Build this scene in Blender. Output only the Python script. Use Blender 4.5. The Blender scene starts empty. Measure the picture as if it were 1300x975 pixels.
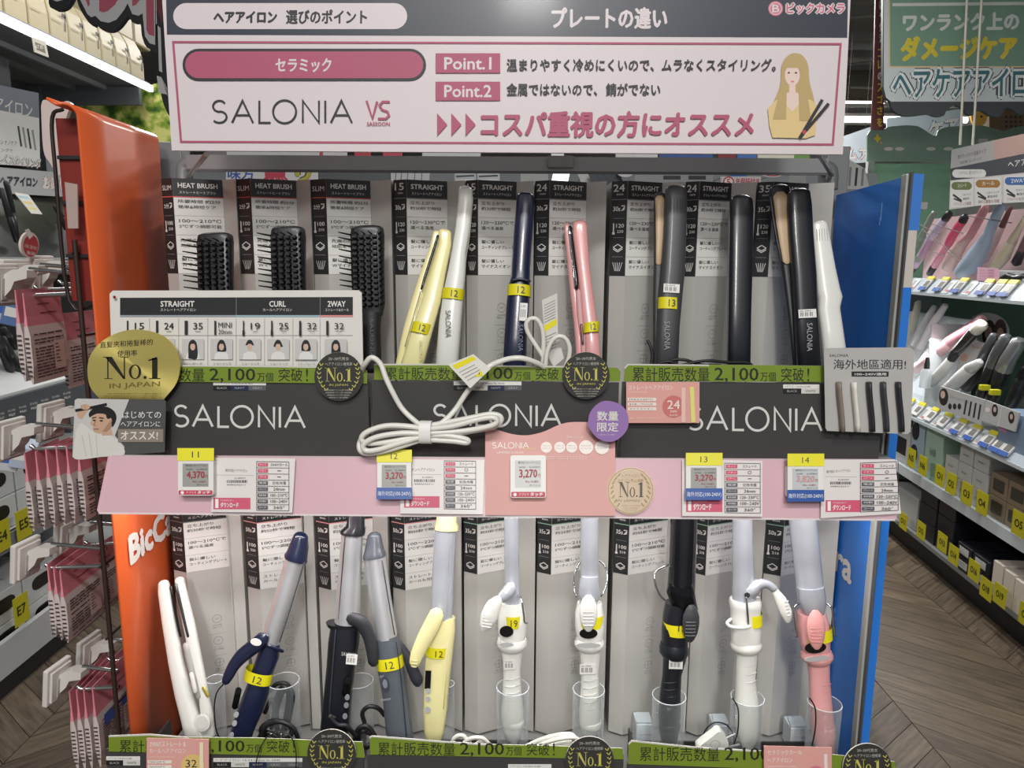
import bpy, math, random
from mathutils import Vector, Matrix
random.seed(7)
SC = bpy.context.scene
COL = SC.collection
R = math.radians

# ---------------------------------------------------------------- camera, world, lights, exposure
F = 938.9                      # focal length in pixels of the 1300x975 frame
CAMZ, PITCH, ROLL = 1.5, 9.5, 0.34
cam_d = bpy.data.cameras.new('camera'); cam_d.sensor_width = 36; cam_d.lens = 26.0; cam_d.clip_start = .02; cam_d.clip_end = 100
cam = bpy.data.objects.new('camera', cam_d); COL.objects.link(cam)
CM = Matrix.Translation((0, 0, CAMZ)) @ Matrix.Rotation(R(90 - PITCH), 4, 'X') @ Matrix.Rotation(R(ROLL), 4, 'Z')
cam.matrix_world = CM
SC.camera = cam
SC.view_settings.view_transform = 'Standard'; SC.view_settings.look = 'None'
SC.view_settings.gamma = 1; SC.view_settings.use_curve_mapping = False
SC.view_settings.exposure = -0.22
wd = bpy.data.worlds.new('shop_air'); SC.world = wd; wd.use_nodes = True
bg = wd.node_tree.nodes['Background']; bg.inputs[0].default_value = (.93, .97, 1.0, 1); bg.inputs[1].default_value = .30

def area(name, loc, rot, sx, sy, power, col=(1, .98, .95)):
    d = bpy.data.lights.new(name, 'AREA'); d.shape = 'RECTANGLE'; d.size = sx; d.size_y = sy; d.energy = power; d.color = col
    o = bpy.data.objects.new(name, d); COL.objects.link(o); o.location = loc; o.rotation_euler = [R(a) for a in rot]; return o
# lamp rows hang in the ceiling over the aisle in front of the stand and further in
for i, (lx, ly, pw) in enumerate([(-.05, -1.1, 74), (0.1, -2.9, 140), (-1.3, 2.4, 24), (1.35, 2.5, 32), (1.6, 5.2, 110), (-1.4, 5.2, 60)]):
    area('ceiling_lamp_light', (lx, ly, 3.12), (0, 0, 0), .32 if i else 1.6, 1.3 if i else .3, pw)

# slim light bar under the front edge of the upper shelf
area('shelf_bar_light', (-.01, .842, 1.252), (-14, 0, 0), .91, .016, 2.5)
# slim light bar under the upper shelf of the right aisle
area('shelf_bar_light', (2.03, 3.05, 1.35), (0, 20, 85.7), 3.0, .03, 8)

# ---------------------------------------------------------------- pixel helpers (points on real planes)
CO = Vector((0, 0, CAMZ)); CR = CM.to_3x3()
def ray(px, py):
    return (CR @ Vector(((px - 650) / F, -(py - 487.5) / F, -1))).normalized()
def PY(px, py, Y):            # point on the upright plane y = Y
    d = ray(px, py); return CO + d * (Y / d.y)
def PZ(px, py, z):            # point on the level plane at height z
    d = ray(px, py); return CO + d * ((z - CAMZ) / d.z)
def PP(px, py, O, n):
    d = ray(px, py); return CO + d * ((O - CO).dot(n) / d.dot(n))

# ---------------------------------------------------------------- materials
def lin(c):
    c = c / 255.0
    return c / 12.92 if c <= .04045 else ((c + .055) / 1.055) ** 2.4
def rgb(c): return (lin(c[0]), lin(c[1]), lin(c[2]), 1)
_mats = {}
def mat(c, rough=.55, metal=0.0, var=.04, scale=30, bump=0.0, alpha=1.0, emit=0.0, coat=0.0, trans=0.0):
    key = (tuple(c), rough, metal, var, scale, bump, alpha, emit, coat, trans)
    if key in _mats: return _mats[key]
    m = bpy.data.materials.new('surface_%d' % len(_mats)); m.use_nodes = True; _mats[key] = m
    nt = m.node_tree; b = nt.nodes['Principled BSDF']
    b.inputs['Base Color'].default_value = rgb(c); b.inputs['Roughness'].default_value = rough; b.inputs['Metallic'].default_value = metal
    if coat: b.inputs['Coat Weight'].default_value = coat; b.inputs['Coat Roughness'].default_value = .12
    if trans: b.inputs['Transmission Weight'].default_value = trans
    if emit:
        b.inputs['Emission Color'].default_value = rgb(c); b.inputs['Emission Strength'].default_value = emit
    if alpha < 1: b.inputs['Alpha'].default_value = alpha
    if var:
        tc = nt.nodes.new('ShaderNodeTexCoord'); no = nt.nodes.new('ShaderNodeTexNoise'); no.inputs['Scale'].default_value = scale
        nt.links.new(tc.outputs['Object'], no.inputs['Vector'])
        mr = nt.nodes.new('ShaderNodeMapRange'); mr.inputs[3].default_value = 1 - var; mr.inputs[4].default_value = 1 + var
        nt.links.new(no.outputs['Fac'], mr.inputs[0])
        mx = nt.nodes.new('ShaderNodeMix'); mx.data_type = 'RGBA'; mx.blend_type = 'MULTIPLY'; mx.inputs[0].default_value = 1
        mx.inputs[6].default_value = rgb(c); nt.links.new(mr.outputs[0], mx.inputs[7]); nt.links.new(mx.outputs[2], b.inputs['Base Color'])
        if bump:
            bp = nt.nodes.new('ShaderNodeBump'); bp.inputs['Strength'].default_value = bump; bp.inputs['Distance'].default_value = .002
            nt.links.new(no.outputs['Fac'], bp.inputs['Height']); nt.links.new(bp.outputs[0], b.inputs['Normal'])
    return m
def clear(c=(235, 238, 240), amount=.18, rough=.06, edge=.55):
    key = ('clear', c, amount, rough, edge)
    if key in _mats: return _mats[key]
    m = bpy.data.materials.new('clear_plastic'); m.use_nodes = True; _mats[key] = m
    nt = m.node_tree; nt.nodes.clear(); out = nt.nodes.new('ShaderNodeOutputMaterial')
    t = nt.nodes.new('ShaderNodeBsdfTransparent'); p = nt.nodes.new('ShaderNodeBsdfPrincipled'); mx = nt.nodes.new('ShaderNodeMixShader')
    p.inputs['Base Color'].default_value = rgb(c); p.inputs['Roughness'].default_value = rough
    lw = nt.nodes.new('ShaderNodeLayerWeight'); lw.inputs[0].default_value = .35
    mr = nt.nodes.new('ShaderNodeMapRange'); mr.inputs[3].default_value = amount; mr.inputs[4].default_value = min(1, amount + edge)
    nt.links.new(lw.outputs['Facing'], mr.inputs[0]); nt.links.new(mr.outputs[0], mx.inputs[0])
    nt.links.new(t.outputs[0], mx.inputs[1]); nt.links.new(p.outputs[0], mx.inputs[2]); nt.links.new(mx.outputs[0], out.inputs[0])
    return m
def ink(*c): return mat(c, .5, var=.02)
WHITE = (222, 219, 216); OFFW = (205, 203, 198); BLACK = (28, 29, 32); DARK = (52, 53, 54)
STEEL = mat((150, 150, 150), .32, .85); STEELP = mat((128, 130, 132), .45, .3)

# ---------------------------------------------------------------- geometry
class G:
    def __init__(s, k=1.0): s.v = []; s.f = []; s.m = []; s.s = []; s.mats = []; s.k = k
    def mi(s, m):
        if m not in s.mats: s.mats.append(m)
        return s.mats.index(m)
    def add(s, vs, fs, m, smooth=False):
        n = len(s.v); s.v += [tuple(Vector(p) * s.k) for p in vs]; i = s.mi(m)
        for f in fs: s.f.append([a + n for a in f]); s.m.append(i); s.s.append(smooth)
    def box(s, a, b, m, T=None):
        x0, y0, z0 = a; x1, y1, z1 = b
        vs = [(x0, y0, z0), (x1, y0, z0), (x1, y1, z0), (x0, y1, z0), (x0, y0, z1), (x1, y0, z1), (x1, y1, z1), (x0, y1, z1)]
        if T is not None: vs = [T @ Vector(p) for p in vs]
        s.add(vs, [(0, 3, 2, 1), (4, 5, 6, 7), (0, 1, 5, 4), (1, 2, 6, 5), (2, 3, 7, 6), (3, 0, 4, 7)], m)
    def quad(s, a, b, c, d, m): s.add([a, b, c, d], [(0, 1, 2, 3)], m)
    def prism(s, pts, z0, z1, m, T=None, mside=None):      # pts in x,y; extruded in z
        n = len(pts); vs = [(x, y, z0) for x, y in pts] + [(x, y, z1) for x, y in pts]
        if T is not None: vs = [T @ Vector(p) for p in vs]
        s.add(vs, [list(range(n))[::-1], list(range(n, 2 * n))], m)
        s.add(vs, [(i, (i + 1) % n, n + (i + 1) % n, n + i) for i in range(n)], mside or m)
    def tube(s, pts, r, m, seg=8, flat=1.0, caps=True, smooth=True):
        pts = [Vector(p) for p in pts]; n = len(pts)
        rs = r if isinstance(r, (list, tuple)) else [r] * n
        vs = []; up = None
        for i, p in enumerate(pts):
            t = (pts[min(i + 1, n - 1)] - pts[max(i - 1, 0)]).normalized()
            if up is None: up = Vector((0, 1, 0)) if abs(t.y) < .9 else Vector((1, 0, 0))
            up = (up - t * up.dot(t)); up = up.normalized() if up.length > 1e-6 else t.orthogonal().normalized()
            sd = t.cross(up)
            for j in range(seg):
                a = 2 * math.pi * j / seg
                vs.append(p + up * math.cos(a) * rs[i] * flat + sd * math.sin(a) * rs[i])
        fs = [(i * seg + j, i * seg + (j + 1) % seg, (i + 1) * seg + (j + 1) % seg, (i + 1) * seg + j) for i in range(n - 1) for j in range(seg)]
        s.add(vs, fs, m, smooth)
        if caps: s.add([vs[j] for j in range(seg)], [list(range(seg))[::-1]], m); s.add([vs[(n - 1) * seg + j] for j in range(seg)], [list(range(seg))], m)
    def loft(s, secs, m, N=22, e=2.0, caps=True, hollow=False):   # secs: (t, cx, cy, a, b[, e]) up the local z
        vs = []
        for q in secs:
            t, cx, cy, a, b = q[:5]; ee = q[5] if len(q) > 5 else e
            for j in range(N):
                w = 2 * math.pi * j / N; c, d = math.cos(w), math.sin(w)
                vs.append((cx + a * math.copysign(abs(c) ** (2 / ee), c), cy + b * math.copysign(abs(d) ** (2 / ee), d), t))
        n = len(secs)
        fs = [(i * N + j, i * N + (j + 1) % N, (i + 1) * N + (j + 1) % N, (i + 1) * N + j) for i in range(n - 1) for j in range(N)]
        s.add(vs, fs, m, True)
        if caps: s.add(vs[:N], [list(range(N))[::-1]], m); s.add(vs[-N:], [list(range(N))], m)
    def text(s, st, O, ux, uy, w, h, m, bold=0.0):         # ink box of the string fitted to w x h
        vs, fs = glyphs(st)
        if not vs: return
        O = Vector(O); ux = Vector(ux) * w; uy = Vector(uy) * h; e = bold * uy.length; dx, dy = min(e / ux.length, .1), bold
        n = ux.cross(uy).normalized() * .000012; i = 0
        if len(set(x for x, _ in vs)) and bold > .004:
            for ox, oy in ((-1, 0), (1, 0), (0, -1), (0, 1), (.7, .7), (-.7, -.7)) if bold > .012 else ((-1, 0), (1, 0)):
                s.add([O + n * i + ux * (dx + x * (1 - 2 * dx) + ox * dx) + uy * (dy + y * (1 - 2 * dy) + oy * dy) for x, y in vs], fs, m); i += 1
        else: s.add([O + ux * x + uy * y for x, y in vs], fs, m)
    def build(s, name, parent=None, M=None, bev=0):
        me = bpy.data.meshes.new(name); me.from_pydata(s.v, [], s.f); me.update()
        for m in s.mats: me.materials.append(m)
        me.polygons.foreach_set('material_index', s.m); me.polygons.foreach_set('use_smooth', s.s)
        o = bpy.data.objects.new(name, me); COL.objects.link(o)
        if parent is not None: o.parent = parent
        if M is not None: o.matrix_basis = M
        if bev:
            b = o.modifiers.new('bevel', 'BEVEL'); b.width = bev; b.segments = 2; b.limit_method = 'ANGLE'; b.angle_limit = R(40)
        return o
def dome(t0, t1, cx, cy, a, b, n=5, e=2.0, c1=None):        # sections closing from full size at t0 to a point-ish cap at t1
    r = []
    for i in range(n + 1):
        w = math.pi / 2 * i / n
        r.append((t0 + (t1 - t0) * math.sin(w), cx, cy, a * max(math.cos(w), .06), b * max(math.cos(w), .06), e))
    return r
_gl = {}
def glyphs(st):
    k = st
    if k in _gl: return _gl[k]
    cu = bpy.data.curves.new('t', 'FONT'); cu.body = st; cu.size = 1; cu.resolution_u = 2; cu.fill_mode = 'FRONT'
    o = bpy.data.objects.new('t', cu); me = o.to_mesh()
    vs = [(v.co.x, v.co.y) for v in me.vertices]; fs = [list(p.vertices) for p in me.polygons]
    o.to_mesh_clear(); bpy.data.objects.remove(o); bpy.data.curves.remove(cu)
    if vs:
        x0 = min(a for a, _ in vs); x1 = max(a for a, _ in vs); y0 = min(b for _, b in vs); y1 = max(b for _, b in vs)
        vs = [((a - x0) / max(x1 - x0, 1e-6), (b - y0) / max(y1 - y0, 1e-6)) for a, b in vs]
    _gl[k] = (vs, fs); return _gl[k]
def tag(o, label, cat, group=None, kind=None):
    if label: o['label'] = label
    if cat: o['category'] = cat
    if group: o['group'] = group
    if kind: o['kind'] = kind
    return o
def empty(name, M, label, cat, group=None):
    o = bpy.data.objects.new(name, None); COL.objects.link(o); o.empty_display_size = .02
    o.matrix_basis = M if isinstance(M, Matrix) else Matrix.Translation(M)
    return tag(o, label, cat, group)
def copy_tree(o, parent=None):
    c = o.copy(); COL.objects.link(c); c.parent = parent
    for ch in list(o.children): copy_tree(ch, c)
    return c

class Fr:                       # a flat face standing in the scene: origin, right, up, normal towards the viewer
    def __init__(s, TL, TR, BL):
        s.u = (TR - TL).normalized(); v = (TL - BL); s.v = (v - s.u * v.dot(s.u)).normalized(); s.n = s.u.cross(s.v); s.O = Vector(BL)
    def M(s):
        m = Matrix((( s.u.x, s.v.x, s.n.x, s.O.x), (s.u.y, s.v.y, s.n.y, s.O.y), (s.u.z, s.v.z, s.n.z, s.O.z), (0, 0, 0, 1))); return m
    def uv(s, px, py):
        p = PP(px, py, s.O, s.n) - s.O; return (p.dot(s.u), p.dot(s.v))
def vert(Y, x0=600, y0=400, x1=700): # upright plane facing the aisle
    O = PY(x0, y0, Y); return Fr(O + Vector((0, 0, 1)), O + Vector((1, 0, 1)), O)

class Pr(G):                    # flat printing on a face, given in photo pixels
    def __init__(s, fr, lift=.0002, step=.00004): super().__init__(); s.fr = fr; s.w = lift; s.st = step
    def up(s): s.w += s.st
    def poly(s, pts, m):
        q = [s.fr.uv(*p) for p in pts]
        a = sum(q[i][0] * q[(i + 1) % len(q)][1] - q[(i + 1) % len(q)][0] * q[i][1] for i in range(len(q)))
        if a < 0: q = q[::-1]
        s.add([(x, y, s.w) for x, y in q], [list(range(len(q)))], m); s.up()
    def rect(s, x0, y0, x1, y1, m): s.poly([(x0, y0), (x1, y0), (x1, y1), (x0, y1)], m)
    def grid(s, rects, m):
        for (x0, y0, x1, y1) in rects: s.rect(x0, y0, x1, y1, m); s.w -= s.st
        s.up()
    def circ(s, cx, cy, r, m, ry=None, n=28): s.poly([(cx + r * math.cos(2 * math.pi * i / n), cy + (ry or r) * math.sin(2 * math.pi * i / n)) for i in range(n)], m)
    def pill(s, x0, y0, x1, y1, m, r=None):
        r = r or (y1 - y0) / 2; p = []
        for cx, cy, a0 in ((x1 - r, y1 - r, 0), (x0 + r, y1 - r, 90), (x0 + r, y0 + r, 180), (x1 - r, y0 + r, 270)):
            p += [(cx + r * math.cos(R(a0 + i * 15)), cy + r * math.sin(R(a0 + i * 15))) for i in range(7)]
        s.poly(p, m)
    def line(s, pts, w, m, closed=False):              # one mitred ribbon
        P = [Vector((p[0], p[1])) for p in pts]
        P = [p for k, p in enumerate(P) if k == 0 or (p - P[k - 1]).length > 1e-4]
        if (P[0] - P[-1]).length < 1e-4 and len(P) > 2: P = P[:-1]; closed = True
        n = len(P); L = []; Rr = []
        for k in range(n):
            a = P[k - 1] if (k or closed) else None; c = P[(k + 1) % n] if (k < n - 1 or closed) else None; b = P[k]
            d1 = (b - a).normalized() if a is not None else (c - b).normalized(); d2 = (c - b).normalized() if c is not None else d1
            n1 = Vector((-d1.y, d1.x)); n2 = Vector((-d2.y, d2.x)); mt = n1 + n2
            mt = mt.normalized() if mt.length > 1e-3 else n1
            q = w / 2 / max(mt.dot(n1), .45); L.append(b + mt * q); Rr.append(b - mt * q)
        uv = [s.fr.uv(p.x, p.y) for p in L] + [s.fr.uv(p.x, p.y) for p in Rr]
        s.add([(x, y, s.w) for x, y in uv], [(k, n + k, n + (k + 1) % n, (k + 1) % n) for k in range(n if closed else n - 1)], m); s.up()
    def ring(s, cx, cy, r, w, m, ry=None, a0=0, a1=360, n=24):
        ry = ry or r; s.line([(cx + r * math.cos(R(a0 + (a1 - a0) * i / n)), cy + ry * math.sin(R(a0 + (a1 - a0) * i / n))) for i in range(n + 1)], w, m)
    def t(s, st, x0, y0, x1, y1, m, bold=0.0, sk=0):   # sk: pixels the right end drops
        O = s.fr.uv(x0, y1); A = s.fr.uv(x1, y1 + sk); B = s.fr.uv(x0, y0)
        ux = Vector((A[0] - O[0], A[1] - O[1], 0)); uy = Vector((B[0] - O[0], B[1] - O[1], 0))
        s.text(st, (O[0], O[1], s.w), ux, uy, 1, 1, m, bold); s.up()
    def sal(s, x0, y0, x1, y1, w, m, sk=0, skip=()):   # thin geometric capitals S A L O N I A
        W = x1 - x0; H = y1 - y0
        def q(ptsl, i):
            if i in skip: return
            s.line([(x0 + a * W, y0 + b * H + sk * a) for a, b in ptsl], w, m)
        S = [(.005 + .05 + .045 * math.cos(R(a)), .25 + .25 * math.sin(R(a))) for a in range(-30, -271, -20)]
        S += [(.055 + .052 * math.cos(R(a)), .74 + .26 * math.sin(R(a))) for a in range(-80, 160, 20)]
        q(S, 0)
        q([(.145, 1), (.22, 0), (.295, 1)], 1); q([(.175, .66), (.265, .66)], 1)
        q([(.34, 0), (.34, 1), (.42, 1)], 2)
        q([(.52 + .082 * math.cos(R(a)), .5 + .52 * math.sin(R(a))) for a in range(0, 361, 15)], 3)
        q([(.65, 1), (.65, 0), (.765, 1), (.765, 0)], 4)
        q([(.81, 0), (.81, 1)], 5)
        q([(.85, 1), (.925, 0), (1.0, 1)], 6); q([(.88, .66), (.97, .66)], 6)
    def no1(s, x0, y0, x1, y1, m):                      # roman numerals style No.1
        W = x1 - x0; H = y1 - y0; X = lambda a: x0 + a * W; Y = lambda b: y0 + b * H
        def r(a, b, c, d): s.poly([(X(a), Y(b)), (X(c), Y(b)), (X(c), Y(d)), (X(a), Y(d))], m); s.w -= s.st
        r(.07, .02, .09, 1); r(.35, .0, .37, .98); r(0, 0, .14, .03); r(.02, .97, .16, 1); r(.29, 0, .43, .03)
        s.poly([(X(.03), Y(0)), (X(.15), Y(0)), (X(.38), Y(1)), (X(.34), Y(1))], m)
        for i in range(20):
            a = math.pi * 2 * i / 20; b = math.pi * 2 * (i + 1) / 20
            o = lambda w, rx, ry: (X(.54 + rx * math.cos(w)), Y(.68 + ry * math.sin(w)))
            s.poly([o(a, .105, .33), o(b, .105, .33), o(b, .062, .29), o(a, .062, .29)], m); s.w -= s.st
        s.up(); s.circ(X(.71), Y(.93), W * .028, m, ry=H * .07, n=12)
        r(.83, .05, .92, .98); r(.78, .96, .97, 1); s.poly([(X(.76), Y(.14)), (X(.91), Y(0)), (X(.91), Y(.1)), (X(.77), Y(.19))], m)
def card(name, label, cat, fr, outline, m, t=.0012, group=None, mside=None, bev=0):
    """a thin board cut to outline (photo pixels on the plane fr); returns (object, printer)"""
    q = [fr.uv(*p) for p in outline]
    cx = sum(p[0] for p in q) / len(q); by = min(p[1] for p in q)
    g = G(); a = sum(q[i][0] * q[(i + 1) % len(q)][1] - q[(i + 1) % len(q)][0] * q[i][1] for i in range(len(q)))
    if a < 0: q = q[::-1]
    g.prism(q, -t, 0, m, mside=mside)
    o = g.build(name, None, fr.M(), bev); tag(o, label, cat, group)
    return o, Pr(fr)
def done(p, name, parent): return p.build(name, parent)
def shift(fr, d):
    r = Fr(fr.O + fr.v, fr.O + fr.v + fr.u, fr.O); r.O = fr.O + fr.n * d; return r
def rr(x0, y0, x1, y1, r, n=5):
    p = []
    for cx, cy, a0 in ((x1 - r, y1 - r, 0), (x0 + r, y1 - r, 90), (x0 + r, y0 + r, 180), (x1 - r, y0 + r, 270)):
        p += [(cx + r * math.cos(R(a0 + i * 90 / n)), cy + r * math.sin(R(a0 + i * 90 / n))) for i in range(n + 1)]
    return p
def ell(cx, cy, rx, ry, n=36, a0=0, a1=360): return [(cx + rx * math.cos(R(a0 + (a1 - a0) * i / n)), cy + ry * math.sin(R(a0 + (a1 - a0) * i / n))) for i in range(n if a1 - a0 == 360 else n + 1)]
def smooth(pts, n=6):            # Catmull-Rom through 3-D or 2-D points
    P = [Vector(p) for p in pts]; P = [P[0] * 2 - P[1]] + P + [P[-1] * 2 - P[-2]]; r = []
    for i in range(1, len(P) - 2):
        a, b, c, d = P[i - 1:i + 3]
        for j in range(n):
            t = j / n; r.append(.5 * ((2 * b) + (c - a) * t + (2 * a - 5 * b + 4 * c - d) * t * t + (3 * b - a - 3 * c + d) * t ** 3))
    r.append(P[-2]); return r
# ================================================================ the display stand
SHZ, LOZ = 1.277, 0.835        # heights of upper and lower shelf board
ORANGE = mat((230, 102, 52), .36, var=.05, scale=6, coat=.25); BLUE = mat((40, 118, 208), .42, var=.03, scale=8)
XL, XR = -.475, .450
stand = empty('display_stand', (0, .9, 0), 'tall shop display stand with orange left side and blue right side holding the hair irons', 'display stand')
def sp(name, g, bev=0): return g.build(name, stand, Matrix.Translation((0, -.9, 0)), bev)
# orange side: an upright sheet whose top rolls outwards over the frame, a flare at its front top corner
g = G()
def oy(px, py): return None
prof = []                       # (dx, z) profile of the rolled top
zt = 1.654
for i in range(9):
    a = R(i * 15); prof.append((-.012 + .012 * math.cos(a), zt + .012 * math.sin(a)))
prof += [(-.026, zt + .016)]
ys = [.845, .90, .96, 1.03]
rows = [[(XL, y, .70) for y in ys], [(XL, y, 1.2) for y in ys], [(XL, y, 1.5) for y in ys]]
for k, (dx, z) in enumerate(prof):
    rows.append([(XL + dx, y - (.012 * k / 9 if j == 0 else 0), z) for j, y in enumerate(ys)])
vs = [p for r in rows for p in r]; n = 4
g.add(vs, [(i * n + j, i * n + j + 1, (i + 1) * n + j + 1, (i + 1) * n + j) for i in range(len(rows) - 1) for j in range(3)], ORANGE, True)
o = sp('orange_side_panel', g); m_ = o.modifiers.new('thick', 'SOLIDIFY'); m_.thickness = .003; m_.offset = -1
# BicCamera lettering on the lower part of the orange sheet
fo = Fr(Vector((XL, .85, 1.0)) + Vector((0, 0, .3)), Vector((XL, 1.0, 1.3)), Vector((XL, .85, 1.0)))
fo.u = Vector((0, 1, 0)); fo.v = Vector((0, 0, 1)); fo.n = Vector((1, 0, 0))
p = Pr(fo, .0022); m_w = ink(235, 228, 222)
g = G(); O = Vector((XL + .0024, .868, 1.122))
g.text('BicCamera', O, (0, 1, 0), (0, 0, 1), .225, .040, m_w, .06); sp('shop_lettering', g)
g = G()                         # red inner frame seen at the front top of the orange side
RED = mat((120, 32, 22), .5)
g.box((XL - .042, .872, 1.45), (XL - .006, .878, 1.655), RED)
for z in (1.50, 1.56, 1.61): g.box((XL - .042, .868, z), (XL - .006, .872, z + .004), mat(BLACK, .5))
g.tube(smooth([(XL - .008, .868, 1.45), (XL - .043, .868, 1.45), (XL - .045, .868, 1.60), (XL - .043, .868, 1.655), (XL - .03, .868, 1.664)], 4), .0022, mat((40, 30, 28), .4))
sp('side_frame', g)
# blue side with grey edge strip and front flange
g = G(); g.prism([(XR, .885), (XR + .004, .885), (XR + .004, 1.06), (XR, 1.06)], .68, 1.565, BLUE)
g2 = []
o = sp('blue_side_panel', g)
me = o.data
for v in me.vertices:           # the top edge slopes down towards the back
    if v.co.z > 1.5: v.co.z = 1.597 if v.co.y < .95 else 1.592
g = G(); g.box((XR - .001, .872, .68), (XR + .005, .884, 1.600), mat((176, 176, 172), .35, .3)); g.box((XR + .0015, .866, .68), (XR + .004, .873, 1.602), mat((70, 72, 76), .5)); sp('edge_strip', g, .001)
g = G(); g.box((XR + .005, .880, .68), (XR + .021, .884, 1.471), BLUE); g.box((XR + .005, .880, 1.471), (XR + .021, .884, 1.537), mat((196, 188, 180), .6)); g.box((XR + .005, .880, 1.537), (XR + .023, .884, 1.601), mat((60, 120, 200), .4)); sp('front_flange', g)
g = G(); g.text('ra', (XR - .0006, .972, 1.078), (0, -1, 0), (0, 0, 1), .052, .030, m_w, .06); sp('shop_lettering', g)
g = G()
for i, (y_, z_, l_) in enumerate(((.925, 1.55, .022), (.927, 1.545, .010), (.9, 1.30, .006), (.96, 1.02, .008), (.958, 1.01, .005))): g.box((XR - .0006, y_, z_), (XR - .0002, y_ + .0012, z_ + l_), mat((120, 160, 210), .7))
sp('scuff_mark', g)
# back, shelf boards, posts and the top crossbar
g = G(); g.box((XL, 1.062, .68), (XR, 1.068, 1.56), mat((120, 120, 120), .5)); sp('back_panel', g)
SHELFM = mat((150, 150, 148), .45)
g = G(); g.box((-.44, .836, SHZ - .021), (.42, .850, SHZ - .016), mat((240, 240, 236), .4, var=0, emit=1.0)); sp('light_bar', g)
g = G(); g.box((XL + .003, .835, SHZ - .016), (XR - .003, 1.06, SHZ - .004), SHELFM); sp('shelf_board', g, .001)
g = G(); g.box((XL + .003, .815, LOZ - .016), (XR - .003, 1.06, LOZ - .004), SHELFM); sp('shelf_board', g, .001)
g = G(); g.box((XL + .002, .86, .02), (XR - .002, 1.3, .79), mat((176, 172, 168), .6)); sp('base_cabinet', g, .003)
g = G(); g.box((XL - .02, 1.07, 0.02), (XL + .012, 1.10, 1.66), STEELP); sp('upright_post', g, .002)
g = G(); g.box((XR - .012, 1.07, 0.02), (XR + .02, 1.10, 1.66), STEELP); sp('upright_post', g, .002)
a = PY(240, 207, 1.07); b = PY(1048, 210, 1.07)
g = G(); g.box((a.x, 1.06, a.z - .009), (b.x, 1.09, a.z + .010), mat((150, 150, 152), .4, .3)); g.box((a.x, 1.06, a.z - .0125), (b.x, 1.063, a.z - .009), mat((90, 92, 94), .4))
g.tube(smooth([(a.x - .012, 1.075, a.z - .03), (a.x - .010, 1.075, a.z - .004), (a.x + .004, 1.075, a.z + .002)], 4), .010, mat((150, 150, 152), .4, .3))
g.tube(smooth([(b.x + .012, 1.075, a.z - .03), (b.x + .010, 1.075, a.z - .004), (b.x - .004, 1.075, a.z + .002)], 4), .010, mat((120, 122, 124), .4, .3)); sp('crossbar', g)
g = G(); c = PY(712, 206, 1.05); g.box((c.x - .018, 1.05, c.z - .007), (c.x + .018, 1.06, c.z + .009), mat((138, 138, 140), .5)); sp('bar_bracket', g, .002)
a = PY(262, 196, .90); b = PY(238, 226, 1.06)
g = G(); g.tube([a, b], .003, mat((165, 165, 165), .4, .4)); sp('sign_arm', g)
a = PY(1040, 196, .90); b = PY(1056, 222, 1.06)
g = G(); g.tube([a, b], .003, mat((110, 110, 112), .4, .4)); sp('sign_arm', g)

# ================================================================ header sign
fr = vert(.84)
PINKK = ink(176, 84, 112); HW = mat((219, 209, 212), .42, var=.015, coat=.15); HD = mat((56, 60, 72), .38, var=.03, coat=.15)
hdr, p = card('header_sign', 'wide white and dark header sign board with pink frame hung above the stand', 'sign', fr, [(203, -45), (1082, -45), (1070, 196), (218, 191)], HW, .006)
p.poly([(210, -40), (1077, -40), (1075.5, 48), (212, 44)], HD)
p.pill(220, 4, 517, 37, HW); INK = ink(46, 46, 52)
p.t('ヘアアイロン', 271, 14, 352, 30, INK, .06); p.t('選びのポイント', 363, 12, 466, 31, INK, .035)
p.t('プレートの違い', 700, 9, 847, 37, HW, .035)
LP = ink(206, 110, 132)
p.circ(984.5, 11, 9.5, LP); p.circ(984.5, 11, 8, HW); p.circ(984.5, 11, 7, LP); p.t('B', 980, 6, 989.5, 16, HW, .03)
for d in ((-1.3, 0), (1.3, 0), (0, 1.3), (0, -1.3)): p.t('ビックカメラ', 998 + d[0], 4 + d[1], 1072 + d[0], 18 + d[1], HW, .05)
p.t('ビックカメラ', 998, 4, 1072, 18, LP, .03)
p.line([(220, 53.5), (1067, 56), (1057, 183.5), (230, 180)], 2.6, PINKK, True)
p.pill(232, 62, 541, 103, INK); p.pill(235.5, 65.5, 537.5, 99.5, PINKK); p.t('セラミック', 350, 74, 421, 92, HW, .03)
p.sal(269, 128, 447, 156, 2.5, INK)
p.line([(465.5, 128), (473, 150.5), (479, 129)], 3, PINKK); p.line([(495, 129.5), (486, 129.5), (482, 134), (485, 139.5), (492, 142), (494, 147), (490, 151), (480, 151)], 3, PINKK); p.t('SASSOON', 466, 155, 495, 160, PINKK, .02)
p.rect(553, 68, 635, 93, PINKK); p.t('Point.1', 564, 73, 624, 89, HW, .03)
p.rect(553, 104, 635, 128, PINKK); p.t('Point.2', 564, 108, 624, 124, HW, .03)
p.t('温まりやすく冷めにくいので、ムラなくスタイリング。', 643, 75, 984, 91, INK, .02); p.t('金属ではないので、', 643, 106, 758, 122, INK, .02); p.t('錆がでない', 769, 106, 838, 122, INK, .02)
for x in (555, 573, 591): p.poly([(x, 144), (x + 13, 158.5), (x, 173)], PINKK)
p.t('コスパ重視の方にオススメ', 610, 141, 956, 175, PINKK, .035)
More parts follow.
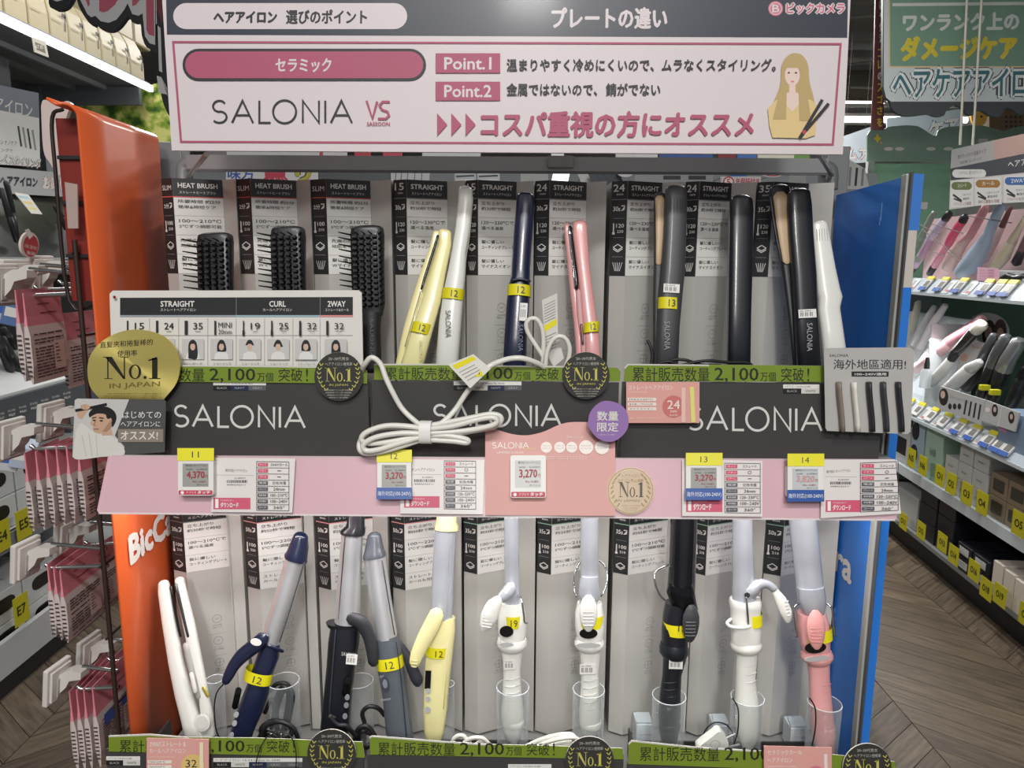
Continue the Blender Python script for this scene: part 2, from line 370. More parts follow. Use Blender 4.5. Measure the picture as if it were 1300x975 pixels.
# the drawn woman with long hair holding an iron
HAIR = ink(188, 164, 112); SK = ink(232, 206, 196); DR = ink(222, 196, 140)
p.poly([tuple(q) for q in smooth([(978, 154), (981, 132), (990, 108), (992, 82), (1000, 71), (1008, 68), (1018, 71), (1025, 83), (1027, 105), (1033, 130), (1029, 155), (1006, 150), (978, 154)], 4)], HAIR)
p.poly([(974, 138), (984, 128), (1000, 122), (1014, 122), (1030, 128), (1038, 136), (1034, 172), (1022, 176), (980, 175), (976, 160)], DR)
p.poly([(997, 118), (1012, 118), (1016, 130), (1005, 142), (994, 130)], SK); p.rect(1001, 106, 1009, 120, SK); p.poly(ell(1005, 96, 9.5, 13.5, 20), SK)
p.poly([tuple(q) for q in smooth([(993, 98), (996, 80), (1006, 76), (1015, 80), (1018, 98), (1014, 88), (1006, 87), (997, 88), (993, 98)], 3)], HAIR)
p.poly([(994, 100), (998, 118), (997, 152), (980, 152), (988, 120)], HAIR); p.poly([(1016, 100), (1013, 118), (1014, 154), (1029, 154), (1024, 120)], HAIR)
p.circ(1000.5, 93, 1.6, INK, 1); p.circ(1009.5, 93, 1.6, INK, 1); p.circ(1005, 104, 2, ink(216, 120, 130), .9)
p.circ(1020, 168, 4, SK); p.line([(1014, 176), (1043, 127)], 4, INK); p.line([(1014, 176), (1051, 132)], 4, INK); p.circ(1020, 168, 2.6, ink(190, 70, 80))
done(p, 'printed_face', hdr)

# ================================================================ product boxes
GREYB = mat((196, 194, 189), .42, .15, var=.05, scale=14); BOXW = mat((226, 224, 220), .5, var=.02); BOXK = mat((42, 43, 45), .45, var=.03); SEP = ink(170, 170, 168)
GI = ink(140, 140, 138)
def icon(p, kind, x, y, s, m):
    if kind == 'plate': p.line([(x - s, y), (x, y - s * .55), (x + s, y), (x, y + s * .55)], 1.1, m, True); p.line([(x - s, y + 3), (x, y + s * .55 + 3), (x + s, y + 3)], 1, m)
    elif kind == 'hair':
        for a in (-.8, -.4, 0, .4, .8): p.line([(x + a * s * 1.1, y - s), (x + a * s * .5, y + s * .3), (x, y + s)], .8, m)
    elif kind == 'heart': p.line([(x, y + s), (x - s, y - s * .2), (x - s * .6, y - s * .8), (x, y - s * .4), (x + s * .6, y - s * .8), (x + s, y - s * .2)], 1.1, m, True); p.line([(x - s * .5, y), (x + .3 * s, y + s * .4)], 2, m)
    elif kind == 'wave':
        for k in range(4): p.line([(x - s + j * s * .5, y - s * .6 + k * s * .55 + (s * .2 if j % 2 else 0)) for j in range(5)], .9, m)
    elif kind == 'circ': p.ring(x, y, s, 1, m, n=16)
def product_box(x0, x1, x2, x3, yref, upper, num, title, sub, rows, icons, accent, label, Yf=.955):
    """x0..x3: pixel columns at row yref of the left edge, front corner, right fold and right edge"""
    z0 = SHZ if upper else LOZ; z1 = z0 + (.322 if upper else .335)
    A = PY(x0, yref, Yf + .010); B = PY(x1, yref, Yf); C = PY(x2, yref, Yf + .022); D = PY(x3, yref, Yf + .006)
    D = Vector((D.x - .0015, D.y, 0))
    T = Matrix.Translation((B.x, B.y, z0)); r = lambda P: (P.x - B.x, P.y - B.y)
    g = G(); back = 1.05
    g.prism([r(A), r(B), r(C), r(D), (D.x - B.x, back - B.y), (A.x - B.x, back - B.y)], 0, z1 - z0, GREYB)
    o = g.build('iron_package', None, T); tag(o, label, 'box', 'product packages on the upper shelf' if upper else 'product packages on the lower shelf')
    def face(P, Q):
        P = Vector((P.x, P.y, z0)); Q = Vector((Q.x, Q.y, z0)); f = Fr(P + Vector((0, 0, 1)), Q + Vector((0, 0, 1)), P); return f, (Q - P).length
    fl, wl = face(A, B); ff, wf = face(B, C)
    H = z1 - z0; lab = .118 if upper else .118
    nrow = len(rows)
    hd = .022; rh = (lab - hd) / 4
    nl = nrow
    for f, w, left in ((fl, wl, 1), (ff, wf, 0)):
        p = G(); lift = .0005; st = .00015
        def rc(u0, v0, u1, v1, m, l): p.add([(u0, v0, lift + l * st), (u1, v0, lift + l * st), (u1, v1, lift + l * st), (u0, v1, lift + l * st)], [(0, 1, 2, 3)], m)
        vb = H - hd - rh * nl
        rc(0, vb, w, H, BOXK if left else BOXW, 0)
        if not left: rc(0, H - hd, w, H, BOXK, 1)
        rc(0, H - hd - .0012, w, H - hd, accent, 2)
        if not left:
            p.text(title, (w * .1, H - .0115, lift + 3 * st), (1, 0, 0), (0, 1, 0), w * .80, .0062, BOXW, .03)
            p.text(sub, (w * .12, H - .0185, lift + 3 * st), (1, 0, 0), (0, 1, 0), w * .74, .0035, BOXW, .01)
            for i, (a, b) in enumerate(rows):
                vt = H - hd - rh * i
                if i: rc(w * .0, vt, w, vt + .0004, SEP, 2)
                la = min(.86, .095 * len(a) + .12); lb = min(.86, .095 * len(b) + .1)
                p.text(a, (w * .08, vt - .0082, lift + 3 * st), (1, 0, 0), (0, 1, 0), w * la, .0044, BOXK, .01)
                p.text(b, (w * .08, vt - .0150, lift + 3 * st), (1, 0, 0), (0, 1, 0), w * lb, .0044, BOXK, .01)
            for i, z in enumerate((.062, .095, .128)):   # pale round symbols lower down
                cu, cv = w * .62, H - lab - (z - .02) if upper else H - lab - z + .012
                n = 16; ro, ri = .0062, .0056
                vs = []
                for j in range(n): a = 2 * math.pi * j / n; vs += [(cu + ro * math.cos(a), cv + ro * math.sin(a), lift), (cu + ri * math.cos(a), cv + ri * math.sin(a), lift)]
                p.add(vs, [(2 * j, (2 * j + 2) % (2 * n), (2 * j + 3) % (2 * n), 2 * j + 1) for j in range(n)], GI)
                if i == 0: p.text('360°', (cu - .003, cv - .001, lift), (1, 0, 0), (0, 1, 0), .006, .0022, GI)
                if i == 1: p.text('OFF', (cu - .0025, cv - .001, lift), (1, 0, 0), (0, 1, 0), .005, .0022, GI)
                if i == 2: rc(cu - .0004, cv - .0056, cu + .0004, cv + .0056, GI, 0); rc(cu - .0056, cv - .0003, cu + .0056, cv + .0003, GI, 0)
                t1, t2 = (('360度', '回転コード'), ('オートパワー', 'オフ機能'), ('海外', '対応'))[i]
                p.text(t1, (cu - .006, cv - .0108, lift), (1, 0, 0), (0, 1, 0), .012, .0026, GI); p.text(t2, (cu - .0065, cv - .0142, lift), (1, 0, 0), (0, 1, 0), .013, .0026, GI)
                if i: rc(cu - .011, cv + .0105, cu + .011, cv + .0108, GI, 0)
        else:
            c = w / 2
            if len(num) > 2: p.text(num, (w * .1, H - .0145, lift + 3 * st), (1, 0, 0), (0, 1, 0), w * .8, .006, BOXW, .0)
            else: p.text(num, (w * .12, H - .013, lift + 3 * st), (1, 0, 0), (0, 1, 0), w * .72, .009, BOXW, .02); p.text('mm', (w * .35, H - .0175, lift + 3 * st), (1, 0, 0), (0, 1, 0), w * .4, .002, BOXW, .02)
            tm, T0, T1 = icons
            for i in range(nl):
                vt = H - hd - rh * i; cv = vt - rh / 2
                if i: rc(w * .15, vt, w * .85, vt + .0003, SEP, 2)
                if i == 0: p.text(tm, (w * .14, cv - .003, lift + 3 * st), (1, 0, 0), (0, 1, 0), w * .45, .006, BOXW, .02); p.text('↗', (w * .6, cv - .003, lift + 3 * st), (1, 0, 0), (0, 1, 0), w * .28, .007, BOXW, .02)
                elif i == 1: rc(w * .16, cv - .006, w * .24, cv + .006, BOXW, 3); rc(w * .12, cv - .008, w * .28, cv - .005, BOXW, 3); p.text(T0, (w * .36, cv + .0005, lift + 3 * st), (1, 0, 0), (0, 1, 0), w * .5, .005, BOXW, .02); p.text(T1, (w * .42, cv - .006, lift + 3 * st), (1, 0, 0), (0, 1, 0), w * .4, .0035, BOXW, .02)
                elif i == 2:
                    s = w * .3; q = [(c - s, cv), (c, cv + s * .6), (c + s, cv), (c, cv - s * .6)]
                    for k in range(4):
                        a, b = Vector(q[k]), Vector(q[(k + 1) % 4]); d = (b - a).normalized(); nn = Vector((-d.y, d.x)) * .0005
                        p.add([(*(a + nn), lift + 3 * st), (*(b + nn), lift + 3 * st), (*(b - nn), lift + 3 * st), (*(a - nn), lift + 3 * st)], [(0, 3, 2, 1), (0, 1, 2, 3)][:1] if False else [(0, 1, 2, 3)], BOXW)
                        a2 = a + Vector((0, -.002)); b2 = b + Vector((0, -.002))
                        if k in (2, 3): p.add([(*(a2 + nn), lift + 3 * st), (*(b2 + nn), lift + 3 * st), (*(b2 - nn), lift + 3 * st), (*(a2 - nn), lift + 3 * st)], [(0, 1, 2, 3)], BOXW)
                else:
                    for a in (-1, -.5, 0, .5, 1):
                        x_ = c + a * w * .3; xb = c + a * w * .14
                        p.add([(x_ - .0003, cv + .005, lift + 3 * st), (xb - .0003, cv - .006, lift + 3 * st), (xb + .0004, cv - .006, lift + 3 * st), (x_ + .0004, cv + .005, lift + 3 * st)], [(0, 1, 2, 3)], BOXW)
        q = p.build('label_print', o, T.inverted() @ f.M())
    return o
STR = [('立ち上がり', '約30秒で時短'), ('120〜230℃で', '選べる温度'), ('髪に優しい', 'コーティングプレート'), ('髪に優しい', 'マイナスイオン')]
BRU = [('所要時間 約2分', '簡単&時短ケア'), ('100〜210℃', '5℃ずつ調節可能'), ('先端の形状', '地肌を守る'), ('髪に優しい', 'Wマイナスイオン')]
RD, GN, GY = ink(214, 92, 84), ink(150, 190, 165), ink(120, 120, 120)
PK = ink(226, 150, 150)
up = [(210, 223.5, 286, 304, 'SLIM', 'HEAT BRUSH', 'ストレートヒートブラシ', BRU, ('2分', '100', '210'), RD, 'heat brush package behind the leftmost black brush'),
      (304, 321.5, 378.5, 397.5, 'SLIM', 'HEAT BRUSH', 'ストレートヒートブラシ', BRU, ('2分', '100', '210'), RD, 'heat brush package behind the middle black brush'),
      (397.5, 416, 471.5, 499, 'SLIM', 'HEAT BRUSH', 'ストレートヒートブラシ', BRU, ('2分', '100', '210'), RD, 'heat brush package behind the rightmost black brush'),
      (501, 517, 568, 592, '15', 'STRAIGHT', 'ストレートヘアアイロン', STR, ('30s', '120', '230'), GY, 'straight iron package behind the pale yellow iron'),
      (592, 607, 655, 679, '15', 'STRAIGHT', 'ストレートヘアアイロン', STR, ('30s', '120', '230'), GY, 'straight iron package between tall white iron and navy iron'),
      (679, 697, 743, 770, '24', 'STRAIGHT', 'ストレートヘアアイロン', STR, ('30s', '120', '230'), GY, 'straight iron package behind the pink iron'),
      (775, 795, 838, 868, '24', 'STRAIGHT', 'ストレートヘアアイロン', STR, ('30s', '120', '230'), GY, 'straight iron package left of the charcoal open iron'),
      (868, 885, 925, 958, '24', 'STRAIGHT', 'ストレートヘアアイロン', STR, ('30s', '120', '230'), GY, 'straight iron package between charcoal iron and slim black iron'),
      (958, 978, 1022, 1056, '35', 'STRAIGHT', 'ストレートヘアアイロン', STR, ('35s', '120', '230'), GY, 'wide straight iron package behind the large open black iron')]
for q in up: product_box(*q[:4], 300, True, *q[4:])
CUR = [('立ち上がり', '約35秒で時短'), ('100〜210℃', '5℃ずつ調節可能'), ('髪に優しい', 'コーティングプレート')]
TWO = [('立ち上がり', '約50秒で時短'), ('100〜220℃', '5℃ずつ調節可能'), ('髪に優しい', 'コーティングプレート'), ('ストレートも', 'カールも可能')]
MIN = [('立ち上がり', '約30秒で時短'), ('100〜210℃で', '選べる温度'), ('髪に優しい', 'コーティングプレート')]
lo = [(219, 235, 291, 293, '20', 'MINI', 'ミニヘアアイロン', MIN, ('30s', '100', '210'), GY, 'package with white upper label behind the small white straight iron'),
      (312, 328, 384, 386, '32', '2WAY', 'ストレートカール', TWO, ('50s', '100', '220'), PK, 'package behind the navy iron with silver barrel'),
      (403, 419, 474, 494, '32', '2WAY', 'ストレートカール', TWO, ('50s', '100', '220'), PK, 'package behind the black iron with silver barrel'),
      (498, 514, 564, 587, '32', '2WAY', 'ストレートカール', TWO, ('50s', '100', '220'), PK, 'package with pink label line behind the cream iron'),
      (589, 606, 650, 681, '19', 'CURL', 'カールヘアアイロン', CUR, ('35s', '100', '210'), GN, 'package behind the first white curling iron from the left'),
      (682, 700, 752, 774, '25', 'CURL', 'カールヘアアイロン', CUR, ('35s', '100', '210'), GN, 'package behind the white curling iron with clip facing forward'),
      (779, 798, 846, 882, '32', 'CURL', 'カールヘアアイロン', CUR, ('35s', '100', '210'), GN, 'package left of the black curling iron barrel'),
      (882, 897, 940, 971, '32', 'CURL', 'カールヘアアイロン', CUR, ('30s', '100', '210'), GN, 'package between black curling iron and white iron with side clip'),
      (971, 993, 1030, 1064, '35', 'CURL', 'カールヘアアイロン', CUR, ('50s', '100', '210'), GN, 'package behind the pink curling iron')]
for q in lo: product_box(*q[:4], 700, False, *q[4:])
g = G(); c = PY(302, 700, .97); g.box((c.x - .011, .965, LOZ), (c.x + .008, 1.05, LOZ + .333), GREYB); tag(g.build('package_spacer', None), 'plain grey filler beside the first lower package', 'box')
g = G(); c = PY(394, 700, .97); g.box((c.x - .006, .965, LOZ), (c.x + .007, 1.05, LOZ + .333), GREYB); tag(g.build('package_spacer', None), 'plain grey filler left of the black iron package', 'box')

# ================================================================ dark trays with green strips
TRAY = mat((62, 62, 62), .48, var=.03, scale=8); GREEN = mat((118, 140, 42), .5, var=.06, scale=20); GINK = ink(38, 42, 28)
GEDGE = ink(206, 204, 196)
def tray(name_lab, x0, x1, ytop, ybot, Y, zfloor, strip, text_boxes, sal=None, lowtop=None):
    fr = vert(Y, x0, ytop)
    A = PY(x0, ytop, Y); B = PY(x1, ytop, Y); zb = zfloor
    T = Matrix.Translation((A.x, Y, zb)); W = B.x - A.x; H = A.z - zb
    g = G(); g.box((0, 0, 0), (W, .003, H), TRAY)
    g.box((.02, .003, 0), (W - .02, .115, .003), TRAY)
    for x in (.02, W - .0225): g.box((x, .003, .003), (x + .0025, .115, H * .55), TRAY)
    g.box((.02, .1125, .003), (W - .02, .115, .02), TRAY)
    o = g.build('product_tray', None, T); tag(o, name_lab, 'tray')
    f2 = shift(fr, .0022)
    q = [f2.uv(*p) for p in strip]
    g = G(); a = sum(q[i][0] * q[(i + 1) % len(q)][1] - q[(i + 1) % len(q)][0] * q[i][1] for i in range(len(q)))
    if a < 0: q = q[::-1]
    g.prism(q, -.001, 0, GREEN, mside=GEDGE)
    so = g.build('green_strip', o, T.inverted() @ f2.M())
    p = Pr(f2)
    n = len(strip) // 2
    p.line([(a, b + .8) for a, b in strip[:n]], 1.8, GEDGE)
    for (s, a, b, c, d, bo) in text_boxes: p.t(s, a, b, c, d, GINK, bo, sk=(c - a) * .006)
    p.build('strip_print', so)
    p = Pr(fr); p.base = T.inverted() @ fr.M()
    if sal: p.sal(*sal[:4], 3.0, ink(216, 214, 210), sk=sal[4], skip=sal[5] if len(sal) > 5 else ())
    return o, p, f2
def strip_t(x0, x1, y, h):     # 累計販売数量 2,100万個 突破! laid between two columns
    w = x1 - x0; X = lambda a: x0 + a * w
    return [('累計販売数量', X(0), y, X(.425), y + h, .004), ('2,100', X(.452), y + h * .02, X(.695), y + h * 1.08, .012), ('万個', X(.705), y + h * .35, X(.79), y + h, .004), ('突破', X(.82), y + h * .05, X(.945), y + h, .004), ('!', X(.965), y + h * .05, X(.975), y + h, .004)]
def swatches(p, x0, y0, x1, names, h=5, title=True, sk=0):
    p.rect(x0, y0, x1, y0 + h, BOXW); p.t('ヘアアイロン 15-24-35mm SL-004S', x0 + 2, y0 + 1.3, x0 + (x1 - x0) * .75, y0 + h - 1, INK)
    n = len(names); w = (x1 - x0) / n
    cc = {'BLACK': (30, 30, 32), 'NAVY': (32, 42, 74), 'GRAY': (92, 94, 98), 'WHITE': (208, 206, 202)}
    for i, s in enumerate(names):
        p.rect(x0 + i * w, y0 + h, x0 + (i + 1) * w, y0 + h * 2.3, ink(*cc[s])); p.w -= p.st
    p.up()
    for i, s in enumerate(names):
        p.t(s, x0 + i * w + w * .22, y0 + h * 1.4, x0 + (i + 1) * w - w * .22, y0 + h * 1.95, INK if s == 'WHITE' else ink(170, 170, 170), 0)
o, p, f = tray('left dark tray on the upper shelf, its green strip partly behind the lineup board', 146, 467, 484, 582, .825, SHZ,
   [(150, 463), (300, 464), (459, 466), (466, 471), (466, 487), (150, 484)], strip_t(158, 397, 467, 17), (221, 515, 387, 541, 2))
swatches(p, 271, 484, 338, ['BLACK', 'NAVY', 'GRAY']); p.build('front_print', o, p.base)
o, p, f = tray('middle dark tray on the upper shelf under the white coiled cable', 472, 786, 484, 582, .825, SHZ,
   [(475, 462), (560, 462), (640, 464), (740, 465), (784, 467), (788, 472), (787, 484), (475, 482)], strip_t(489, 722, 466, 16), (550, 514, 712, 540, 1))
swatches(p, 576, 484, 662, ['BLACK', 'WHITE', 'NAVY', 'GRAY']); p.build('front_print', o, p.base)
o, p, f = tray('right dark tray on the upper shelf beside the blue side', 790, 1124, 485, 582, .825, SHZ,
   [(793, 467), (797, 462), (900, 463), (1000, 464), (1095, 465), (1095, 485), (792, 484)], strip_t(803, 1033, 466, 18), (873, 517, 1043, 545, 2))
swatches(p, 994, 488, 1040, ['BLACK', 'WHITE']); p.build('front_print', o, p.base)
o, p, f = tray('left dark tray on the lower shelf under the navy and black irons', 134, 461, 951, 1035, .80, LOZ,
   [(138, 934), (190, 932), (240, 936), (330, 937), (460, 942), (463, 962), (138, 954)], strip_t(152, 380, 939, 16))
swatches(p, 135, 960, 178, ['BLACK', 'WHITE']); swatches(p, 271, 962, 384, ['BLACK', 'WHITE', 'NAVY', 'GRAY', 'GRAY']); p.build('front_print', o, p.base)
o, p, f = tray('middle dark tray on the lower shelf under the cream and white irons', 466, 792, 958, 1040, .80, LOZ,
   [(469, 936), (472, 934), (560, 941), (620, 945), (700, 947), (790, 950), (792, 964), (470, 958)], strip_t(480, 710, 942, 17))
swatches(p, 645, 970, 700, ['BLACK', 'WHITE']); p.build('front_print', o, p.base)
o, p, f = tray('right dark tray on the lower shelf under the black, white and pink curling irons', 796, 1118, 970, 1045, .80, LOZ,
   [(798, 944), (802, 940), (880, 948), (960, 953), (1050, 957), (1136, 967), (1138, 982), (798, 970)], strip_t(812, 1050, 948, 18))
p.build('front_print', o, p.base)

# ================================================================ boards, badges and cards on the trays
def badge(cx, cy, r, Y, label, full=True):
    fr = vert(Y, cx, cy)
    o, p = card('round_badge', label, 'badge', fr, ell(cx, cy, r, r), mat((54, 54, 52), .45), .0015, 'dark round number one badges', mside=ink(200, 198, 190))
    g = ink(196, 190, 96); w = ink(190, 188, 180)
    p.t('20~30代男女', cx - r * .42, cy - r * .80, cx + r * .42, cy - r * .66, w); p.t('ヘアアイロン使用率', cx - r * .55, cy - r * .58, cx + r * .55, cy - r * .44, w)
    p.no1(cx - r * .56, cy - r * .36, cx + r * .56, cy + r * .2, g); p.t('IN JAPAN', cx - r * .38, cy + r * .30, cx + r * .38, cy + r * .41, g)
    for sgn in (-1, 1):
        for i in range(7):
            a = R(-28 + i * 13); x = cx + sgn * r * .82 * math.cos(a); y = cy + r * .82 * math.sin(a) - r * .06
            p.line([(x, y), (x + sgn * -r * .10, y - r * .09)], r * .035, g); p.line([(x, y), (x + sgn * r * .06, y - r * .12)], r * .035, g)
    for i in range(4): p.t('※美容家電市場のブランドに関する使用率調査', cx - r * (.6 - i * .07), cy + r * (.52 + i * .1), cx + r * (.6 - i * .07), cy + r * (.58 + i * .1), w)
    done(p, 'badge_print', o)
badge(430, 478, 31, .818, 'dark round No.1 badge on the left upper tray below the lineup board')
badge(744, 477, 30, .818, 'dark round No.1 badge above the purple tag on the middle upper tray')
badge(421, 957, 31, .793, 'dark round No.1 badge under the black iron with silver barrel')
badge(748.5, 966, 31, .793, 'dark round No.1 badge under the forward-facing white curling iron')
badge(1101, 975, 31, .793, 'dark round No.1 badge at the lower right corner below the blue side')

# lineup board
fr = vert(.832, 300, 400)
o, p = card('lineup_board', 'white lineup board with straight, curl and 2way columns and small portraits', 'sign', fr, [(139, 373), (143, 369), (455, 368.5), (459, 372), (461, 468), (142, 466)], mat((221, 218, 212), .45), .003, bev=.0004)
p.poly([(152.5, 378), (448, 377), (448, 400), (152.5, 400)], BOXK)
for x in (300, 406.5): p.line([(x, 378), (x, 400)], .8, GY)
p.rect(152.5, 400, 300, 402.5, ink(150, 158, 168)); p.rect(300, 400, 406, 402.5, ink(150, 178, 190)); p.rect(406, 400, 448, 402.5, ink(212, 140, 140))
for s, a, b in (('STRAIGHT', 204, 247), ('CURL', 342, 363), ('2WAY', 416, 439)): p.t(s, a, 382, b, 389.5, BOXW, .03)
for s, a, b in (('ストレートヘアアイロン', 204, 249), ('カールヘアアイロン', 334, 371), ('ストレート&カール', 413, 443)): p.t(s, a, 391.5, b, 395, BOXW)
cols = [152.5, 190, 227, 264, 300, 336, 372, 406.5, 448]
for c in cols[1:-1]: p.line([(c, 404), (c, 464)], .6, SEP)
p.line([(153, 425.5), (448, 425.5)], .6, SEP)
for i, (n_, k) in enumerate((('15', 2), ('24', 3), ('35', 4), ('', 2.4), ('19', 1.6), ('25', 2), ('32', 2.6), ('32', 3))):
    c = cols[i]; p.rect(c + 10 - k / 2, 407, c + 10 + k / 2, 425, INK)
    if 4 <= i < 7: p.rect(c + 8.5, 419, c + 11.5, 426, INK)
    if n_: p.t(n_, c + 19, 409.5, c + 31, 418, INK, .012); p.t('mm', c + 22, 420, c + 28, 421.5, INK)
    else: p.t('MINI', c + 14, 409, c + 31, 416, INK); p.t('20mm', c + 14, 418, c + 31, 424, INK)
    if i < 1: continue
    x = (cols[i] + cols[i + 1]) / 2; w_ = 14; fem = i not in (4,)
    p.rect(x - w_, 430, x + w_, 456, ink(198, 196, 194))
    p.poly([(x - 9, 456), (x - 8, 449), (x - 3, 446), (x + 3, 446), (x + 8, 449), (x + 9, 456)], ink(222, 220, 218))
    L = (0, 452, 455, 446, 438, 440, 445, 456)[i]
    p.poly([tuple(q) for q in smooth([(x - 5.5, L), (x - 5.5, 438), (x - 3, 432.5), (x, 431), (x + 3, 432.5), (x + 5.5, 438), (x + 5.5, L), (x - 5.5, L)], 3)], BOXK)
    p.poly(ell(x, 440, 3.2, 4.6, 12), ink(206, 176, 156)); p.poly(ell(x, 436.3, 3.6, 2.4, 10, 180, 360), BOXK)
    p.t(('', 'ロングヘア', 'ロングヘア', 'ショートヘア', 'ショートヘア', 'ショートヘア', 'ミディアムヘア', 'ロングヘア')[i], x - 10, 460, x + 12, 463, INK)
p.circ(147.5, 377, 2, ink(120, 30, 36), n=10)
done(p, 'board_print', o)

# gold disc
fr = vert(.815, 168, 470)
GOLD = mat((236, 218, 128), .30, .7, var=.06, scale=9)
_nt = GOLD.node_tree; _tg = _nt.nodes.new('ShaderNodeTangent'); _tg.direction_type = 'RADIAL'; _tg.axis = 'Z'; _b = _nt.nodes['Principled BSDF']; _b.inputs['Anisotropic'].default_value = .85; _nt.links.new(_tg.outputs[0], _b.inputs['Tangent'])
pts = [tuple(q) for q in smooth([(208, 507), (224, 486), (228.5, 462), (222, 441), (206, 426), (182, 419), (158, 420), (134, 430), (117, 447), (111, 466), (114, 490), (126, 506)], 4)]
o, p = card('gold_disc_sign', 'large gold round No.1 sign at the left end of the upper trays', 'sign', fr, pts, GOLD, .0015)
GI2 = ink(34, 30, 20)
p.t('直髮夾和捲髮棒的', 127, 434, 194, 442, GI2, .006, sk=-4); p.t('使用率', 149, 445, 174, 453, GI2, .006, sk=-1)
p.no1(131, 453, 206, 481, GI2); p.t('IN JAPAN', 139, 487, 203, 495, ink(110, 96, 40), 0, sk=-3)
for i in range(3): p.t('※2021年美容家電市場のブランドに関する調査にて', 136 - i * 4, 499 + i * 2.6, 205, 500.6 + i * 2.6, ink(110, 96, 40))
done(p, 'sign_print', o)

# man card
fr = vert(.806, 150, 540)
o, p = card('photo_card', 'grey card with a photo of a man in white shirt using an iron, left end', 'sign', fr, [(95, 508), (98, 506), (208, 507.5), (210.5, 510), (209, 574), (96, 583), (92, 580)], mat((78, 80, 80), .5), .001)
p.poly([(95, 508), (98, 506), (164, 507), (146, 553), (158, 567), (158, 577), (96, 583), (92, 580)], ink(196, 194, 192))
SKN = ink(196, 160, 136); BH = ink(30, 29, 30)
p.poly([tuple(q) for q in smooth([(97, 546), (104, 537), (120, 549), (140, 553), (152, 562), (158, 577), (128, 580), (96, 583), (94, 568), (97, 546)], 3)], ink(212, 210, 204))
p.line([(104, 552), (110, 580)], .8, ink(180, 178, 174)); p.line([(113, 550), (117, 579)], .8, ink(180, 178, 174)); p.line([(122, 552), (124, 579)], .8, ink(186, 184, 180))
p.poly([(99, 530), (97, 522), (104, 519), (117, 516), (110, 523), (104, 532)], SKN)
p.poly([(126, 543), (140, 538), (143, 552), (130, 553)], SKN)
p.poly([tuple(q) for q in smooth([(117, 527), (116, 534), (115, 538), (118, 541), (119, 547), (126, 550), (136, 546), (142, 535), (142, 524), (130, 521), (117, 527)], 4)], SKN)
p.poly([tuple(q) for q in smooth([(114, 530), (113, 525), (118, 519), (128, 516), (138, 517), (146, 523), (148, 532), (143, 542), (141, 533), (136, 531), (134, 526), (124, 525), (117, 528), (114, 530)], 4)], BH)
p.poly(ell(140.5, 534, 2, 3.5, 10), SKN); p.poly([(130, 548), (136, 540), (142, 532), (142, 542), (136, 548)], ink(168, 130, 108)); p.line([(117, 530.6), (122.5, 529.6)], 1.3, BH); p.line([(126, 530), (132, 531)], 1.4, BH); p.poly(ell(120, 533.4, 2, 1, 10), BH); p.poly(ell(129, 534, 2.2, 1, 10), BH); p.line([(122, 533), (119.6, 539.5), (122.5, 540.3)], .8, ink(150, 112, 92)); p.line([(119.5, 544.3), (125.5, 544.6)], 1.2, ink(150, 96, 88))
p.line([(96, 521), (113, 518), (136, 513)], 3.4, BH); p.poly(ell(109, 516.5, 6, 3.6, 12), SKN); p.line([(104, 514), (105, 519)], .7, ink(160, 124, 104)); p.line([(108, 513.5), (109, 519)], .7, ink(160, 124, 104))
TW = ink(222, 220, 214)
p.t('はじめての', 156, 522, 205, 531, TW, .01); p.t('ヘアアイロンに', 154, 534.5, 204, 541.5, TW, .01)
p.rect(150.5, 544.5, 208, 561, ink(140, 130, 118)); p.t('オススメ!', 154, 547, 201, 558, TW, .02)
done(p, 'card_print', o)

# travel card at the right end (grey, curved)
fr = vert(.812, 1100, 500)
o, p = card('travel_card', 'grey hanging card showing five slim irons for overseas voltage, right end', 'sign', fr, [(1046, 445), (1049, 442), (1156, 441), (1161, 445), (1156, 548), (1152, 551), (1050, 547), (1048, 543)], mat((186, 184, 182), .4, .1, var=.06), .001)
p.t('SALONIA', 1053, 449.5, 1077, 453, INK); p.t('海外地區適用!', 1058, 456, 1150, 469, INK, .006)
p.rect(1081, 471.5, 1128, 478, BOXK); p.t('100~240V適用', 1085, 473, 1125, 476.8, TW, .02)
done(p, 'card_print', o)
for i, (x, c) in enumerate(((1066, (132, 122, 112)), (1085, (226, 222, 216)), (1104, (44, 43, 44)), (1122, (60, 62, 66)), (1141, (40, 42, 50)))):
    g = G(); pts = [fr.uv(x + 2.2 * math.cos(k / 7 * 3.1) - 0.6, 546.5 - k * 62 / 7) for k in range(8)]
    g.tube([(a, b, .0036) for a, b in [pts[0]] + pts + [pts[-1]]], [.0022] + [.0046] * 8 + [.0022], mat(c, .5), 10, .6); g.build('iron_sample', o)
# pink cards
def pinkcard(x0, y0, x1, y1, Y, label, cream=True, sk=0):
    fr = vert(Y, x0, y0)
    return card('pink_card', label, 'sign', fr, [(x0, y0), (x1, y0 + sk), (x1, y1 + sk), (x0, y1)], mat((222, 164, 156), .5, var=.03), .0008)
o, p = pinkcard(795, 485, 888, 537, .816, 'pink product card with a yellow iron on the right upper tray')
PW = ink(236, 226, 218); YE = ink(226, 220, 130)
p.t('ストレートヘアアイロン', 798, 489, 854, 495, PW, .01); p.t('FOR BEGINNER', 799, 497, 821, 498.5, PW)
for i, s in enumerate(('MAX230℃', '髪を優しく守る約30秒', 'マイナスイオン')): p.rect(797, 505 + i * 6, 833, 509 + i * 6, PW); p.t(s, 799, 506 + i * 6, 829, 508.2 + i * 6, INK)
p.circ(855, 516, 14, ink(204, 120, 116)); p.t('24', 847, 508, 863, 519, PW, .01); p.t('mm', 851, 521, 859, 523.5, PW); p.t('PLATE', 850, 526, 860, 528, PW); p.t('※連続して使用できる時間は30分です', 798, 530, 838, 532, PW)
